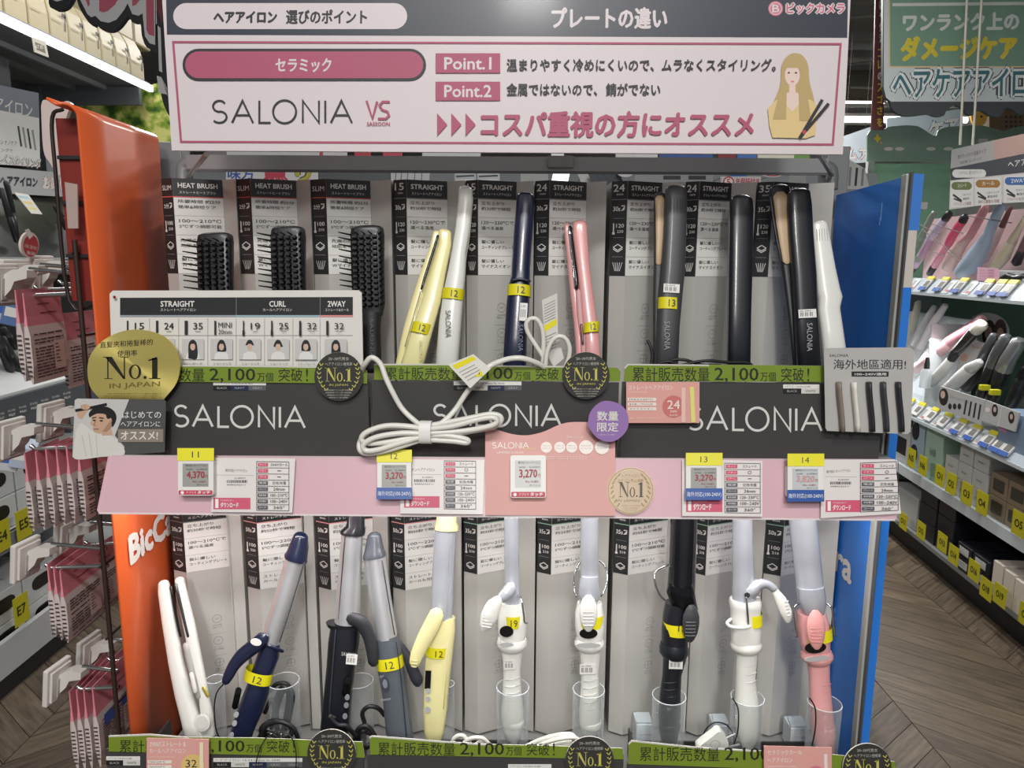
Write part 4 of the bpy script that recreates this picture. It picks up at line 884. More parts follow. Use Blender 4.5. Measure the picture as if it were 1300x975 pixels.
# navy 2way
t = Tool('curling_iron', 'navy iron with silver barrel leaning right and yellow tape numbered 12', 'curling iron', GL_, 300, 948, .868, 381, 675, .92)
t.body('cap', [(371, 392, 683), (367, 393, 692), (363, 392, 702), (359.5, 391.5, 707), (360, 391.5, 711)], NAVY, .95, 2.2, top=8)
t.body('barrel', [(360.5, 389.5, 711), (348, 377, 755), (329.5, 357, 815)], MET, .95, 2)
t.path('barrel_split', [(386, 714, .8, -9), (371, 765, .8, -9), (355, 815, .8, -9)], mat((90, 92, 98), .3, .6), .6)
t.path('collar', [(326, 815, 2.2, -6), (342, 820, 2.6, -14), (359, 827, 2.2, -6)], NAVY, .8)
t.body('handle', [(331, 357, 812), (326, 356, 832), (320, 349, 850), (311, 343, 875), (302, 336, 898), (293, 324, 925), (287, 317, 946)], NAVY, .85, 2.4, bot=3)
lever(t, [(335, 809, 8), (323, 820, 9.5), (308, 832, 9), (297, 845, 7.5), (290, 858, 6.5), (286, 866, 5)], NAVY, -.018, .45)
t.disc(325, 815, 7, 4.5, .0245, BOXW, 'paper_label', .0005)
t.band(310, 347, 850, 864, '12', .0150, 1.5)
t.path('display_window', [(303, 875, 4, -15.5), (298, 898, 4, -15)], mat((12, 12, 14), .1), .3)
for y, x in ((907, 297), (918, 295), (933, 291)): t.disc(x + 3, y, 3, 3.6, .0158, mat((170, 172, 178), .3), 'button', .0012)
# black 2way
t = Tool('curling_iron', 'black iron with silver barrel and side lever standing upright', 'curling iron', GL_, 425, 948, .868, 452, 640, .915)
t.body('cap', [(442, 463, 645), (440, 463, 668), (433, 464, 674), (432, 463, 678)], BLK, .95, 2.2, top=6)
t.body('barrel', [(433.5, 461, 678), (430, 459, 720), (424.5, 457, 790)], MET, .95, 2)
t.path('barrel_split', [(438, 681, .8, -12), (434, 730, .8, -12), (430, 786, .8, -12)], mat((90, 92, 98), .3, .6), .6)
t.body('collar', [(414, 458, 791), (416, 458, 796)], BLK, .7, 2.4)
t.body('handle', [(420, 457, 795), (417, 456, 815), (415, 451, 846), (411.5, 447, 880), (408, 444, 915), (405, 441, 946)], BLK, .8, 2.6, bot=3)
t.path('handle_seam', [(426, 800, .7, -16), (422, 850, .7, -16), (418, 905, .7, -16)], mat((60, 62, 70), .3), .5)
lever(t, [(445, 785, 8), (458, 790, 9.5), (467, 805, 8), (472, 822, 8), (474, 842, 6.5)], mat((44, 45, 50), .45), -.014, .5)
g = G(); a = t.loc(437, 826); g.text('SALONIA', (a.x, -.0168, a.z), (1, 0, 0), (0, 0, 1), .019, .0048, ink(190, 190, 192)); g.build('lettering', t.root)
t.label(439, 831, 454, 843, .0166)
t.path('display_window', [(442, 862, 5, -15), (439, 882, 5, -15)], mat((12, 12, 14), .1), .3)
for y in (885, 895, 909): t.disc(441 - (y - 885) * .12, y, 3, 3.6, .0165, mat((130, 132, 138), .3), 'button', .0012)
# grey 2way
t = Tool('curling_iron', 'slate grey iron with silver barrel leaning left beside the cream iron', 'curling iron', GL_, 512, 950, .862, 474, 674, .915)
t.body('cap', [(466, 484, 682), (464, 486, 692), (462, 488, 700), (460.5, 490, 704), (461, 490, 708)], DGREY, .95, 2.2, top=7)
t.body('barrel', [(462, 489.5, 708), (468, 496, 755), (477, 505, 810)], MET, .95, 2)
t.path('barrel_split', [(485, 711, .8, -10), (492, 755, .8, -10), (501, 806, .8, -10)], mat((90, 92, 98), .3, .6), .6)
t.body('handle', [(475, 506, 808), (477, 509, 820), (479, 513, 846), (486, 518, 885), (490, 524, 930), (492, 527, 948)], DGREY, .82, 2.4, bot=3)
t.path('handle_seam', [(503, 815, .7, -12), (509, 860, .7, -12), (516, 935, .7, -12)], mat((50, 54, 60), .3), .5)
lever(t, [(505, 817, 6), (516, 832, 6), (523, 848, 7.5), (529, 862, 8), (530, 868, 6)], mat((50, 52, 60), .35), .006, .6)
t.band(478, 512, 832, 847, '12', .0156, -1); t.disc(489, 868, 5, 10, .0154, mat((60, 64, 72), .4), 'slide_switch', .001); t.disc(489, 868, 3, 5.5, .0168, mat((120, 124, 132), .4), 'switch_knob', .001)
g = G(); a = t.loc(487, 884); g.text('STRAIGHT', (a.x, -.0160, a.z), (1, 0, 0), (0, 0, 1), .013, .0026, ink(180, 182, 186)); a = t.loc(485, 855); g.text('CURL', (a.x, -.0160, a.z), (1, 0, 0), (0, 0, 1), .007, .0026, ink(180, 182, 186)); g.build('lettering', t.root)
# cream
t = Tool('curling_iron', 'cream yellow iron with pale sleeved barrel and yellow tape numbered 12', 'curling iron', GL_, 549, 952, .868, 566, 640, .915)
t.body('cap', [(555, 580, 645), (554, 580, 662), (552, 582, 667), (551.5, 582, 672)], CREAM, .95, 2.2, top=3)
t.body('barrel', [(552, 579.5, 672), (549, 577, 720), (546, 574.5, 784)], PALE, .95, 2)
t.path('barrel_split', [(573, 676, .8, -11), (570, 725, .8, -11), (567, 780, .8, -11)], ink(150, 154, 160), .6)
t.body('handle', [(547, 578, 783), (546, 578, 800), (541, 575, 830), (538, 571, 865), (537, 568, 900), (538, 564, 928), (542, 558, 946)], CREAM, .8, 2.4, bot=3)
t.path('handle_seam', [(572, 790, .7, -8), (567, 850, .7, -10), (563, 900, .7, -10)], ink(190, 180, 120), .5)
lever(t, [(555, 778, 9), (549, 792, 10.5), (539, 811, 10), (530, 830, 8.5), (526, 843, 6.5)], CREAM, -.018, .5)
t.ribs([(521, 838, 530, 839), (521, 842, 530, 843), (522, 846, 529, 847)], .0005, ink(214, 204, 150), .0245)
t.band(541, 572, 818, 831, '12', .0155, .6); 
g = G(); a = t.loc(540.5, 868); b = t.loc(549, 846); g.box((a.x, -.0150, a.z), (b.x, -.0135, b.z), mat((14, 14, 16), .12)); g.build('display_window', t.root)
for y in (877, 887): t.disc(543.5, y, 3, 3.2, .0148, mat((170, 172, 176), .3), 'button', .0012)
t.disc(543, 901, 3.6, 3.6, .0148, mat((170, 172, 176), .3), 'button', .0012)
def curler(lab, group_yb, axis, barrel, bm, clampm, head, ring, handle, m, pad, padm, band, screen, label, wires=(), flare=None, ringm=None, ribr=None, cordend=None):
    t = Tool('curling_iron', lab, 'curling iron', GL_, axis[0], axis[1], group_yb, axis[2], axis[3], .905)
    t.body('barrel', barrel, bm, 1.0, 2)
    if flare: t.body('clamp', flare, clampm, .72, 2.2, dy=-.007)
    t.body('head', head, m, .95, 2.2)
    t.body('control_ring', ring, ringm or m, 1.0, 2)
    t.body('handle', handle, m, .9, 2.1, bot=3)
    if pad:
        if isinstance(pad, tuple):
            cx, cy, rx, ry, tl = pad; dx = tl
            t.path('thumb_pad', [(cx - dx, cy - ry * .8, rx * .62), (cx - dx * .5, cy - ry * .4, rx * .95), (cx, cy, rx), (cx + dx * .5, cy + ry * .45, rx * .85), (cx + dx, cy + ry * .8, rx * .5)], padm, .45, -.022)
            rm = mat(ribr or (200, 200, 198), .5)
            t.ribs([(cx - rx * .6 + dx * .2 * i, cy - 2 + i * 4.3, cx + rx * .6 + dx * .2 * i, cy - 2 + i * 4.3) for i in range(5)], .0007, rm, .0262)
    for w in wires:
        t.path('rest_wire', [(a, b, 1.3, c) for a, b, c in w], CHROME, 1, 0, seg=8, sm=4)
    if band: t.band(*band)
    if screen: t.disc(*screen, mat((16, 17, 20), .1), 'display_window', .001)
    if label: t.label(*label)
    return t
RB = mat((206, 206, 204), .35, coat=.3)
# first white
t = curler('white curling iron with thumb pad turned left, number tape on its head', .870, (652, 952, 649, 560), [(639, 658, 600), (640, 658.5, 680), (641, 660, 765)], PALE, PALE,
 [(635, 664, 765), (632.5, 667, 778), (632, 668, 795), (634, 667, 812)], [(632, 668, 810), (630.5, 669.5, 815), (631, 669, 819), (634, 666, 823)],
 [(636, 664, 822), (639, 661, 850), (638, 662, 875), (636, 665, 900), (636, 665, 916), (638.5, 663, 925), (641, 661, 936), (647, 657, 940), (648, 656, 950)], WHT, None, WHT, (637, 664, 777, 792, '19', .0180, 0), (643, 801.5, 8.5, 7, .0184), (640, 838, 654, 850, .0125),
 wires=[[(658, 755, -6), (662, 762, -16), (665, 780, -19), (666, 790, -17), (669, 791, -12)]])
t.path('clamp', [(650, 744, 7, -12), (644, 752, 8, -16), (637, 760, 7, -18)], PALE, .8)
t.path('thumb_pad', [(633, 761, 6, -22), (626, 770, 9.5, -22), (621, 783, 10.5, -22), (616, 795, 7, -22), (614, 799, 4, -22)], WHT, .45)
t.ribs([(613 + i * -.2, 780 + i * 3.8, 627 - i * .9, 781.5 + i * 3.8) for i in range(5)], .0006, RB.copy() if False else RB, .0262)
t.disc(643, 818, 9, 2.5, .0182, mat((176, 176, 176), .3), 'control_button', .001)
# second white
t = curler('white curling iron with thumb pad facing forward and a looped wire rest', .870, (748, 952, 749, 560), [(737, 760, 600), (737, 760, 700), (737, 761, 745)], PALE, PALE,
 [(733, 764, 765), (730, 766, 778), (730, 767, 795), (733, 765, 812)], [(732, 765, 810), (729, 767, 815), (729.5, 767, 819), (733, 764, 823)],
 [(735, 763, 822), (738, 760, 850), (737, 760, 875), (735, 761, 900), (735, 762, 916), (737, 759, 926), (741, 756, 936), (744, 753, 946)], WHT, (747, 779, 11, 24, 0), WHT, (731, 766, 778, 793, '', .0178, 0), (747, 804, 11, 6.5, .0186), (736, 843, 756, 856, .0124),
 wires=[[(732, 758, -6), (729, 748, -2), (730, 728, 4), (738, 713, 8), (750, 710, 8), (764, 714, 8), (771, 728, 4), (769, 745, -2), (763, 757, -6)]],
 flare=[(738, 759, 731), (736, 760, 738), (734, 762, 752), (737, 760, 762)])
t.disc(747, 819, 15, 3, .0186, mat((176, 176, 176), .3), 'control_button', .001)
# black
t = curler('black curling iron with ridged thumb pad and yellow tape', .868, (851, 952, 869, 560), [(853, 888, 600), (851.5, 885, 659), (849, 883, 720), (847, 882, 750)], mat((16, 17, 21), .18, var=.02, coat=.6), mat((20, 20, 24), .12, .4),
 [(845, 879, 765), (842, 875, 778), (840, 873, 800), (840, 873, 818)], [(839, 872, 816), (837, 874, 822), (837, 874, 828), (841, 871, 834)],
 [(842, 872, 832), (841, 865, 856), (838, 864, 880), (836, 864, 905), (836, 862, 925), (840, 859, 944)], BLK, (877, 792, 10.5, 25, -1), mat((52, 53, 56), .45), (842, 872, 788, 803, '', .0175, -1), None, (849, 837, 867, 849, .0130),
 wires=[[(844, 762, -4), (838, 756, -3), (832, 742, -2), (832, 726, 3), (848, 717, 6)]], flare=[(849, 880, 742), (846, 882, 752), (850, 884, 764), (858, 886, 772)], ribr=(88, 89, 92))
g = G(); c = t.loc(857, 790.5); g.text('15', (c.x, -.0185, c.z - .004), (1, 0, 0), (0, 0, 1), .010, .008, INK); g.build('band_number', t.root)
# third white with clip at the side
t = curler('white curling iron with clamp and thumb pad opened to the right', .868, (950, 958, 942, 560), [(930, 955, 600), (930, 955, 680), (930, 959, 760)], PALE, PALE,
 [(927, 965, 760), (926, 966, 764), (927, 966, 769), (928, 965, 774), (928, 966, 800), (929, 965, 816)], [(930, 965, 813), (927.5, 967, 818), (928.5, 966, 823), (934, 962, 827)],
 [(935, 962, 826), (934, 959, 860), (933, 963, 890), (933, 964, 912), (934, 964, 924), (937, 962, 938), (942, 957, 946), (944, 955, 957)], WHT, None, WHT, (938, 966.5, 776, 791, '', .0180, 0), (961, 801, 3, 6, .0120), None,
 wires=[[(947, 756, -17), (949, 775, -20), (950, 793, -20)]])
t.path('clamp', [(952, 752, 9, -10), (963, 742, 7, -11), (975, 742, 5, -11), (983, 748, 5, -11)], PALE, .9)
t.path('thumb_pad', [(983, 749, 4, -12), (991, 762, 7, -12), (998, 778, 7.5, -12), (1000, 788, 4, -12)], WHT, .6)
t.ribs([(996 + i * .8, 764 + i * 4.4, 1001 + i * .6, 763 + i * 4.4) for i in range(5)], .0008, RB, .0165)
t.path('ring_loop', [(928, 786, 2, -2), (923, 791, 2.2, -6), (929, 796, 2.2, -16), (944, 797, 2.2, -20), (952, 795, 2, -20)], WHT, .9)
t.disc(948, 755, 3.4, 3.4, .0170, CHROME, 'pivot', .002)
# pink
t = curler('pink curling iron with silver clamp and thumb pad facing forward', .866, (1047, 960, 1018, 560), [(998, 1031, 600), (1002, 1036, 659), (1007, 1041, 705), (1013, 1047, 765)], PALE, PALE,
 [(1013, 1047, 777), (1012, 1051, 790), (1014, 1053, 810), (1019, 1053, 826)], [(1018, 1054, 825), (1016, 1057, 831), (1017, 1057, 835), (1023, 1054, 840)],
 [(1025, 1053, 839), (1027, 1053, 860), (1028, 1055, 885), (1029, 1058, 915), (1030, 1060, 926), (1034, 1060, 945), (1039, 1059, 956)], PINK, (1036, 800, 11.5, 26, 1), mat((226, 160, 156), .4), (1014, 1055, 795, 810, '', .0190, -.6), (1035, 822, 13, 7, .0196), None,
 wires=[[(1014, 766, -5), (1008, 772, -8), (1009, 790, -8), (1012, 806, -6), (1010, 809, -4)], [(1049, 766, -5), (1056, 772, -8), (1058, 790, -8), (1060, 805, -6), (1062, 808, -4)]],
 flare=[(1013, 1046, 745), (1014, 1048, 760), (1018, 1048, 772), (1025, 1046, 782)], ribr=(200, 130, 128))
t.disc(1037, 836, 16, 3.2, .0195, mat((176, 172, 172), .3), 'control_button', .001)
# handle ridges shared by the curlers are real thin rings
for (r_, xs, ys) in (('w1', (637, 664), range(858, 906, 9)), ('w2', (736, 762), range(860, 906, 9)), ('b', (838, 864), range(862, 912, 9)), ('w3', (935, 962), range(842, 900, 10)), ('p', (1029, 1056), range(866, 920, 9))):
    root = {'w1': 'white curling iron with thumb pad turned left', 'w2': 'white curling iron with thumb pad facing', 'b': 'black curling iron', 'w3': 'white curling iron with clamp', 'p': 'pink curling iron'}[r_]
    o = [a for a in SC.objects if a.get('label', '').startswith(root)][0]
    M = o.matrix_basis; Mi = M.inverted(); yd = (M.to_3x3() @ Vector((0, 1, 0)))
    mm = {'b': mat((50, 52, 58), .4), 'p': mat((204, 140, 140), .4)}.get(r_, mat((200, 200, 198), .4))
    for y in ys:
        a = Mi @ PP(xs[0] + 3, y + 1, M.translation, yd); b = Mi @ PP(xs[1] - 4, y - 2, M.translation, yd); c = (a + b) / 2
        g = G(); g.tube([(a.x, -.0075, a.z), ((a.x + c.x) / 2, -.0108, (a.z + c.z) / 2), (c.x, -.0118, c.z), ((b.x + c.x) / 2, -.0108, (b.z + c.z) / 2), (b.x, -.0075, b.z)], .0005, mm, 5); g.build('grip_ridge', o)
    y = ys[-1] + (14 if r_ != 'w3' else 24); xm = (xs[0] + xs[1]) / 2 + (3 if r_ == 'p' else -1 if r_ == 'b' else 1); cc_ = Mi @ PP(xm, y, M.translation, yd); w_ = (Mi @ PP(xs[1], y, M.translation, yd) - Mi @ PP(xs[0], y, M.translation, yd)).length / 2
    g = G(); g.loft([(cc_.z - .004, cc_.x, 0, w_ * 1.0, w_ * .93), (cc_.z - .003, cc_.x, 0, w_ * 1.06, w_ * .98), (cc_.z + .004, cc_.x, 0, w_ * 1.06, w_ * .98), (cc_.z + .005, cc_.x, 0, w_ * 1.0, w_ * .93)], {'b': BLK, 'p': PINK}.get(r_, WHT), 22); g.build('handle_collar', o)
# clear cups
def cup(x0, x1, y0, Y, lab):
    c0 = PY((x0 + x1) / 2, y0, Y); r = (PY(x1, y0, Y) - PY(x0, y0, Y)).length / 2; zb = LOZ + .0035; h = c0.z - zb
    g = G(); n = 26; vs = []
    for rr_, z in ((r, h), (r * .92, .001), (r * .86, .001), (r * .94, h)):
        vs += [(rr_ * math.cos(2 * math.pi * i / n), rr_ * math.sin(2 * math.pi * i / n), z) for i in range(n)]
    fs = [(a * n + i, ((a + 1) % 4) * n + i, ((a + 1) % 4) * n + (i + 1) % n, a * n + (i + 1) % n) for a in (0, 2, 3) for i in range(n)]
    g.add(vs, fs, clear((225, 232, 236), .03, .05, .38), True)
    g.tube([(r * .97 * math.cos(2 * math.pi * i / n), r * .97 * math.sin(2 * math.pi * i / n), h) for i in range(n + 1)], .0007, clear((235, 240, 245), .45, .1, .4), 5)
    o = g.build('clear_cup', None, Matrix.Translation((c0.x, Y, zb))); tag(o, lab, 'holder', 'clear acrylic cups holding the curling irons')
cup(630, 672, 872, .872, 'clear cup holding the white iron with pad turned left'); cup(727, 768, 875, .872, 'clear cup holding the white iron with forward pad')
cup(828, 871, 883, .872, 'clear cup holding the black curling iron'); cup(928, 970, 885, .872, 'clear cup holding the white iron with opened clamp')
cup(1026, 1068, 892, .872, 'clear cup holding the pink curling iron'); cup(340, 380, 864, .895, 'clear cup behind the coiled black cord'); cup(437, 474, 864, .900, 'clear cup between black and slate grey irons')
cup(262, 284, 862, .90, 'clear cup beside the small white straight iron'); cup(560, 577, 868, .885, 'clear cup behind the cream iron')

# ================================================================ cables
def cable(name, label, m, strands, r, group=None, extra=None, parts='strand'):
    P0 = PY(strands[0][0][0], strands[0][0][1], strands[0][0][2]); 
    root = empty(name, P0, label, 'cable', group)
    for st in strands:
        g = G(); g.tube([p - P0 for p in smooth([PY(a, b, c) for a, b, c in st], 6)], r, m, 9); g.build(parts, root)
    return root, P0
WC = mat((222, 220, 212), .4, var=.02, coat=.2); BC = mat((26, 26, 28), .5, var=.02)
A = .795
root, P0 = cable('white_cable', 'white power cable bundled with a tie in front of the middle tray', WC, [
  [(457, 475, .83), (463, 463, .815), (472, 454, .81), (483, 462, .81), (490, 480, A + .012), (498, 497, A + .01), (510, 518, A + .01), (525, 533, A + .006), (541, 545, A)],
  [(541, 546, A), (562, 536, A), (578, 520, A + .008), (590, 502, A + .01), (602, 486, A + .01), (618, 468, .80), (632, 460, .805), (650, 455, .81), (668, 456, .812), (690, 466, .825), (694, 480, .84)],
  [(541, 549, A), (520, 544, A), (495, 542, A), (472, 546, A), (460, 556, A), (456, 567, A - .003), (462, 575, A - .006), (482, 574, A - .008), (505, 568, A - .008), (541, 556, A - .004)],
  [(541, 545, A - .004), (515, 541, A - .006), (488, 541, A - .006), (465, 549, A - .008), (459, 558, A - .008), (470, 563, A - .008), (500, 560, A - .008), (541, 551, A - .006)],
  [(541, 541, A), (570, 536, A), (600, 530, A), (622, 526, A), (634, 528, A), (636, 534, A), (628, 541, A), (600, 547, A - .003), (570, 551, A - .003), (541, 553, A)],
  [(541, 545, A - .006), (575, 541, A - .008), (605, 533, A - .008), (625, 530, A - .008), (631, 535, A - .008), (622, 541, A - .008), (590, 547, A - .006), (541, 550, A - .006)],
  [(541, 553, A - .004), (565, 553, A - .006), (585, 556, A - .006), (594, 559, A - .006), (592, 562, A - .006), (575, 560, A - .006), (541, 558, A - .004)],
  [(541, 551, A - .008), (510, 550, A - .010), (478, 555, A - .012), (462, 564, A - .012), (464, 572, A - .012), (480, 571, A - .012), (510, 562, A - .010), (541, 553, A - .008)]], .0031)
g = G(); a = PY(541, 548.5, A - .003); r_ = .0125
g.loft([(-.0065, 0, 0, r_, .0105, 2.6), (.0065, 0, 0, r_, .0105, 2.6)], mat((232, 230, 228), .6), 22, caps=False)
g.build('cable_tie', root, Matrix.Translation(a - P0) @ Matrix.Rotation(R(90), 4, 'Y') @ Matrix.Rotation(R(4), 4, 'X'))
# warning tags
f = Fr(PY(570, 462, .800), PY(600, 450, .796), PY(585, 493, .790))
o, p = card('warning_tag', 'white folded warning tag with yellow stripe on the white bundled cable', 'tag', f, [(569, 463), (601, 449.5), (623, 468), (597, 493)], mat((216, 214, 206), .5), .0006)
p.poly([(574, 464), (600, 452), (605, 456), (579, 469)], YEL)
for i in range(4): p.line([(583 + i * 3.5, 473 + i * 3.4), (603 + i * 3, 463 + i * 3.2)], .8, GY)
p.poly([(603, 479), (614, 477), (610, 470)], YEL); p.line([(608, 476), (609, 473)], 1, INK); done(p, 'tag_print', o)
root, P0 = cable('white_cable', 'white cable looped behind the trays below the pink iron', WC, [
  [(694, 470, .855), (690, 455, .86), (681, 440, .86), (671, 424, .86), (668, 412, .86), (673, 405, .86), (682, 406, .86), (689, 420, .86), (690, 445, .86), (688, 470, .86)],
  [(692, 472, .85), (694, 450, .85), (700, 434, .85), (709, 427, .85), (718, 430, .85), (723, 441, .85), (722, 455, .85), (716, 470, .85)]], .0028)
f = Fr(PY(688, 380, .875), PY(707, 372, .872), PY(690, 450, .865))
o, p = card('warning_tag', 'long white paper tag standing beside the looped white cable', 'tag', f, [(688, 381), (707.5, 372), (708.5, 425), (716, 455), (703, 466), (697, 455), (691, 425)], mat((206, 204, 198), .5), .0006)
p.poly([(690, 414), (706.5, 404), (707, 412), (691, 422)], YEL)
for i in range(7): p.line([(691, 388 + i * 3.6), (705, 381 + i * 3.6)], .7, GY)
for i in range(6): p.line([(693, 428 + i * 3.6), (706, 422 + i * 3.6)], .7, GY)
done(p, 'tag_print', o)
def coil(cx, cy, rx, ry, Y, n, jit, seed):
    rnd = random.Random(seed); pts = []
    for i in range(n * 10): a = 2 * math.pi * i / 10; pts.append((cx + (rx + rnd.uniform(-jit, jit)) * math.cos(a), cy + (ry + rnd.uniform(-jit, jit)) * math.sin(a), Y + rnd.uniform(-.004, .004)))
    return pts
cable('black_cable', 'coiled black power cord behind the navy iron in a clear cup', BC, [
  [(345, 925, .895), (350, 890, .895), (358, 872, .892), (366, 880, .89), (362, 915, .89), (356, 940, .88)], [(352, 935, .89), (352, 900, .888), (362, 876, .886), (372, 882, .885), (366, 920, .882)],
  [(340, 880, .90), (352, 868, .90), (366, 870, .90), (370, 890, .90), (360, 930, .90)], [(336, 905, .893), (345, 888, .893), (349, 905, .893), (352, 925, .893), (365, 940, .89)],
  coil(352, 928, 20, 12, .872, 2, 2, 1), [(333, 936, .862), (338, 922, .86), (355, 916, .858), (372, 924, .858), (380, 942, .86)], [(325, 945, .87), (334, 930, .87), (350, 934, .87), (362, 945, .87)]], .0029)
cable('black_cable', 'coiled black power cord between the black and slate grey irons', BC, [
  coil(464, 938, 10, 10, .868, 2, 2, 3), [(450, 940, .87), (455, 925, .866), (466, 922, .866), (476, 934, .866), (478, 945, .868)], [(463, 918, .872), (460, 905, .872), (468, 897, .872), (480, 899, .874), (488, 908, .88)], [(425, 912, .848), (418, 909, .846), (428, 920, .846), (440, 922, .848), (452, 935, .855)]], .0029)
cable('white_cable', 'white coiled cord lying between the cream and first white curling irons', WC, [
  [(573, 946, .862), (578, 936, .862), (588, 934, .862), (598, 946, .86)], [(585, 948, .856), (596, 938, .856), (612, 937, .856), (622, 946, .856)], [(600, 950, .86), (610, 942, .86), (618, 950, .86)]], .0028)
cable('white_cable', 'white coiled cord left of the forward-facing white curling iron', WC, [
  [(662, 952, .85), (675, 944, .85), (695, 936, .848), (715, 932, .846), (728, 934, .846), (726, 944, .846), (700, 952, .85)], [(668, 956, .845), (690, 944, .843), (715, 937, .842), (733, 938, .842), (730, 950, .842)], [(680, 955, .855), (700, 946, .855), (722, 942, .855), (736, 948, .855)]], .0028)
cable('black_cable', 'thin black cords lying along the top of the right upper tray', BC, [
  [(826, 470, .86), (836, 462, .858), (850, 459, .856), (862, 464, .856), (880, 460, .856), (900, 458, .856), (925, 460, .858), (950, 461, .86), (958, 470, .86)], [(848, 472, .862), (852, 458, .86), (870, 457, .858), (890, 463, .858), (915, 464, .86)], [(826, 466, .868), (828, 452, .87), (826, 440, .872), (822, 432, .875)]], .0018)
cable('thin_wire', 'thin black wire hanging in a loop over the left lower tray', BC, [
  [(332, 1000, .788), (325, 980, .787), (306, 966, .789) if False else (327, 960, .787), (337, 938, .787), (350, 931, .788), (364, 931, .788), (374, 945, .787), (376, 970, .787), (372, 1000, .788)],
  [(330, 940, .846), (333, 930, .844), (334, 924, .842)]], .0007)
cable('thin_wire', 'thin black security wire arching left of the white iron with opened clamp', BC, [
  [(893, 948, .86), (894, 930, .862), (905, 918, .864), (920, 919, .866), (930, 930, .868), (932, 944, .868)], [(930, 886, .852), (937, 900, .85), (937, 925, .85), (932, 945, .85)]], .0009)
cable('thin_wire', 'thin black security wire beside the pink curling iron handle', BC, [[(1028, 886, .85), (1035, 900, .85), (1035, 925, .85), (1030, 950, .85)]], .0009)
cable('thin_wire', 'thin black security wire looping left of the navy iron handle', BC, [[(284, 868, .86), (275, 880, .862), (272, 900, .865), (274, 925, .868), (280, 940, .87)]], .0009)
# plug with two pins standing among the cords
f = vert(.842, 905, 945)
o, p = card('power_plug', 'white power plug with two metal pins lying left of the white iron with opened clamp', 'plug', f, [tuple(q) for q in smooth([(886, 950), (893, 944), (905, 935), (911, 930), (916, 930), (923, 938), (925, 944), (923, 952), (912, 958), (888, 957), (886, 950)], 3)][:-1], WHT, .014, bev=.003)
p.ring(908, 945, 6, .7, ink(170, 170, 168), 5); done(p, 'plug_relief', o)
Mi = o.matrix_basis.inverted()
for (x0, y0, x1, y1) in ((922, 937, 934, 932), (925, 949, 939, 945)):
    g = G(); a = Mi @ PY(x0, y0, .849); b = Mi @ PY(x1, y1, .846); g.tube([a, b], .0016, mat((196, 196, 198), .25, .6), 8); g.build('plug_pin', o)
P0 = PY(352, 931, .80); root = empty('metal_clip', PY(352, 936, .806), 'small metal clip on the top edge of the left lower tray', 'clip')
for dx in (-.006, .006):
    g = G(); g.tube(smooth([(dx - .002, 0, -.006), (dx - .0015, -.002, .004), (dx, -.004, .007), (dx + .0015, -.002, .004), (dx + .002, 0, -.006)], 4), .0008, CHROME, 6); g.build('clip_hook', root)
# pale paper boxes standing behind the cups
for x0, x1, y0, y1, lab in ((807, 828, 920, 950, 'small pale paper box behind the black curling iron cup'), (1002, 1026, 925, 955, 'small pale paper box left of the pink curling iron cup'), (905, 926, 922, 950, 'small pale paper box behind the white plug')):
    a = PY(x0, y1, .918); b = PY(x1, y0, .918); g = G(); zb = LOZ + .0035; w = b.x - a.x; h = b.z - zb
    g.box((0, 0, 0), (w, .028, h), mat((206, 214, 220), .45)); g.prism([(0, .001), (w, .001), (w, .024), (w * .15, .024)], h, h + .003, mat((190, 200, 206), .45)); o = g.build('paper_box', None, Matrix.Translation((a.x, .918, zb)), .0008); tag(o, lab, 'box')
    g = G(); g.box((w * .2, -.0004, h * .62), (w, 0, h * .64), mat((170, 180, 186), .5)); g.build('box_flap', o)
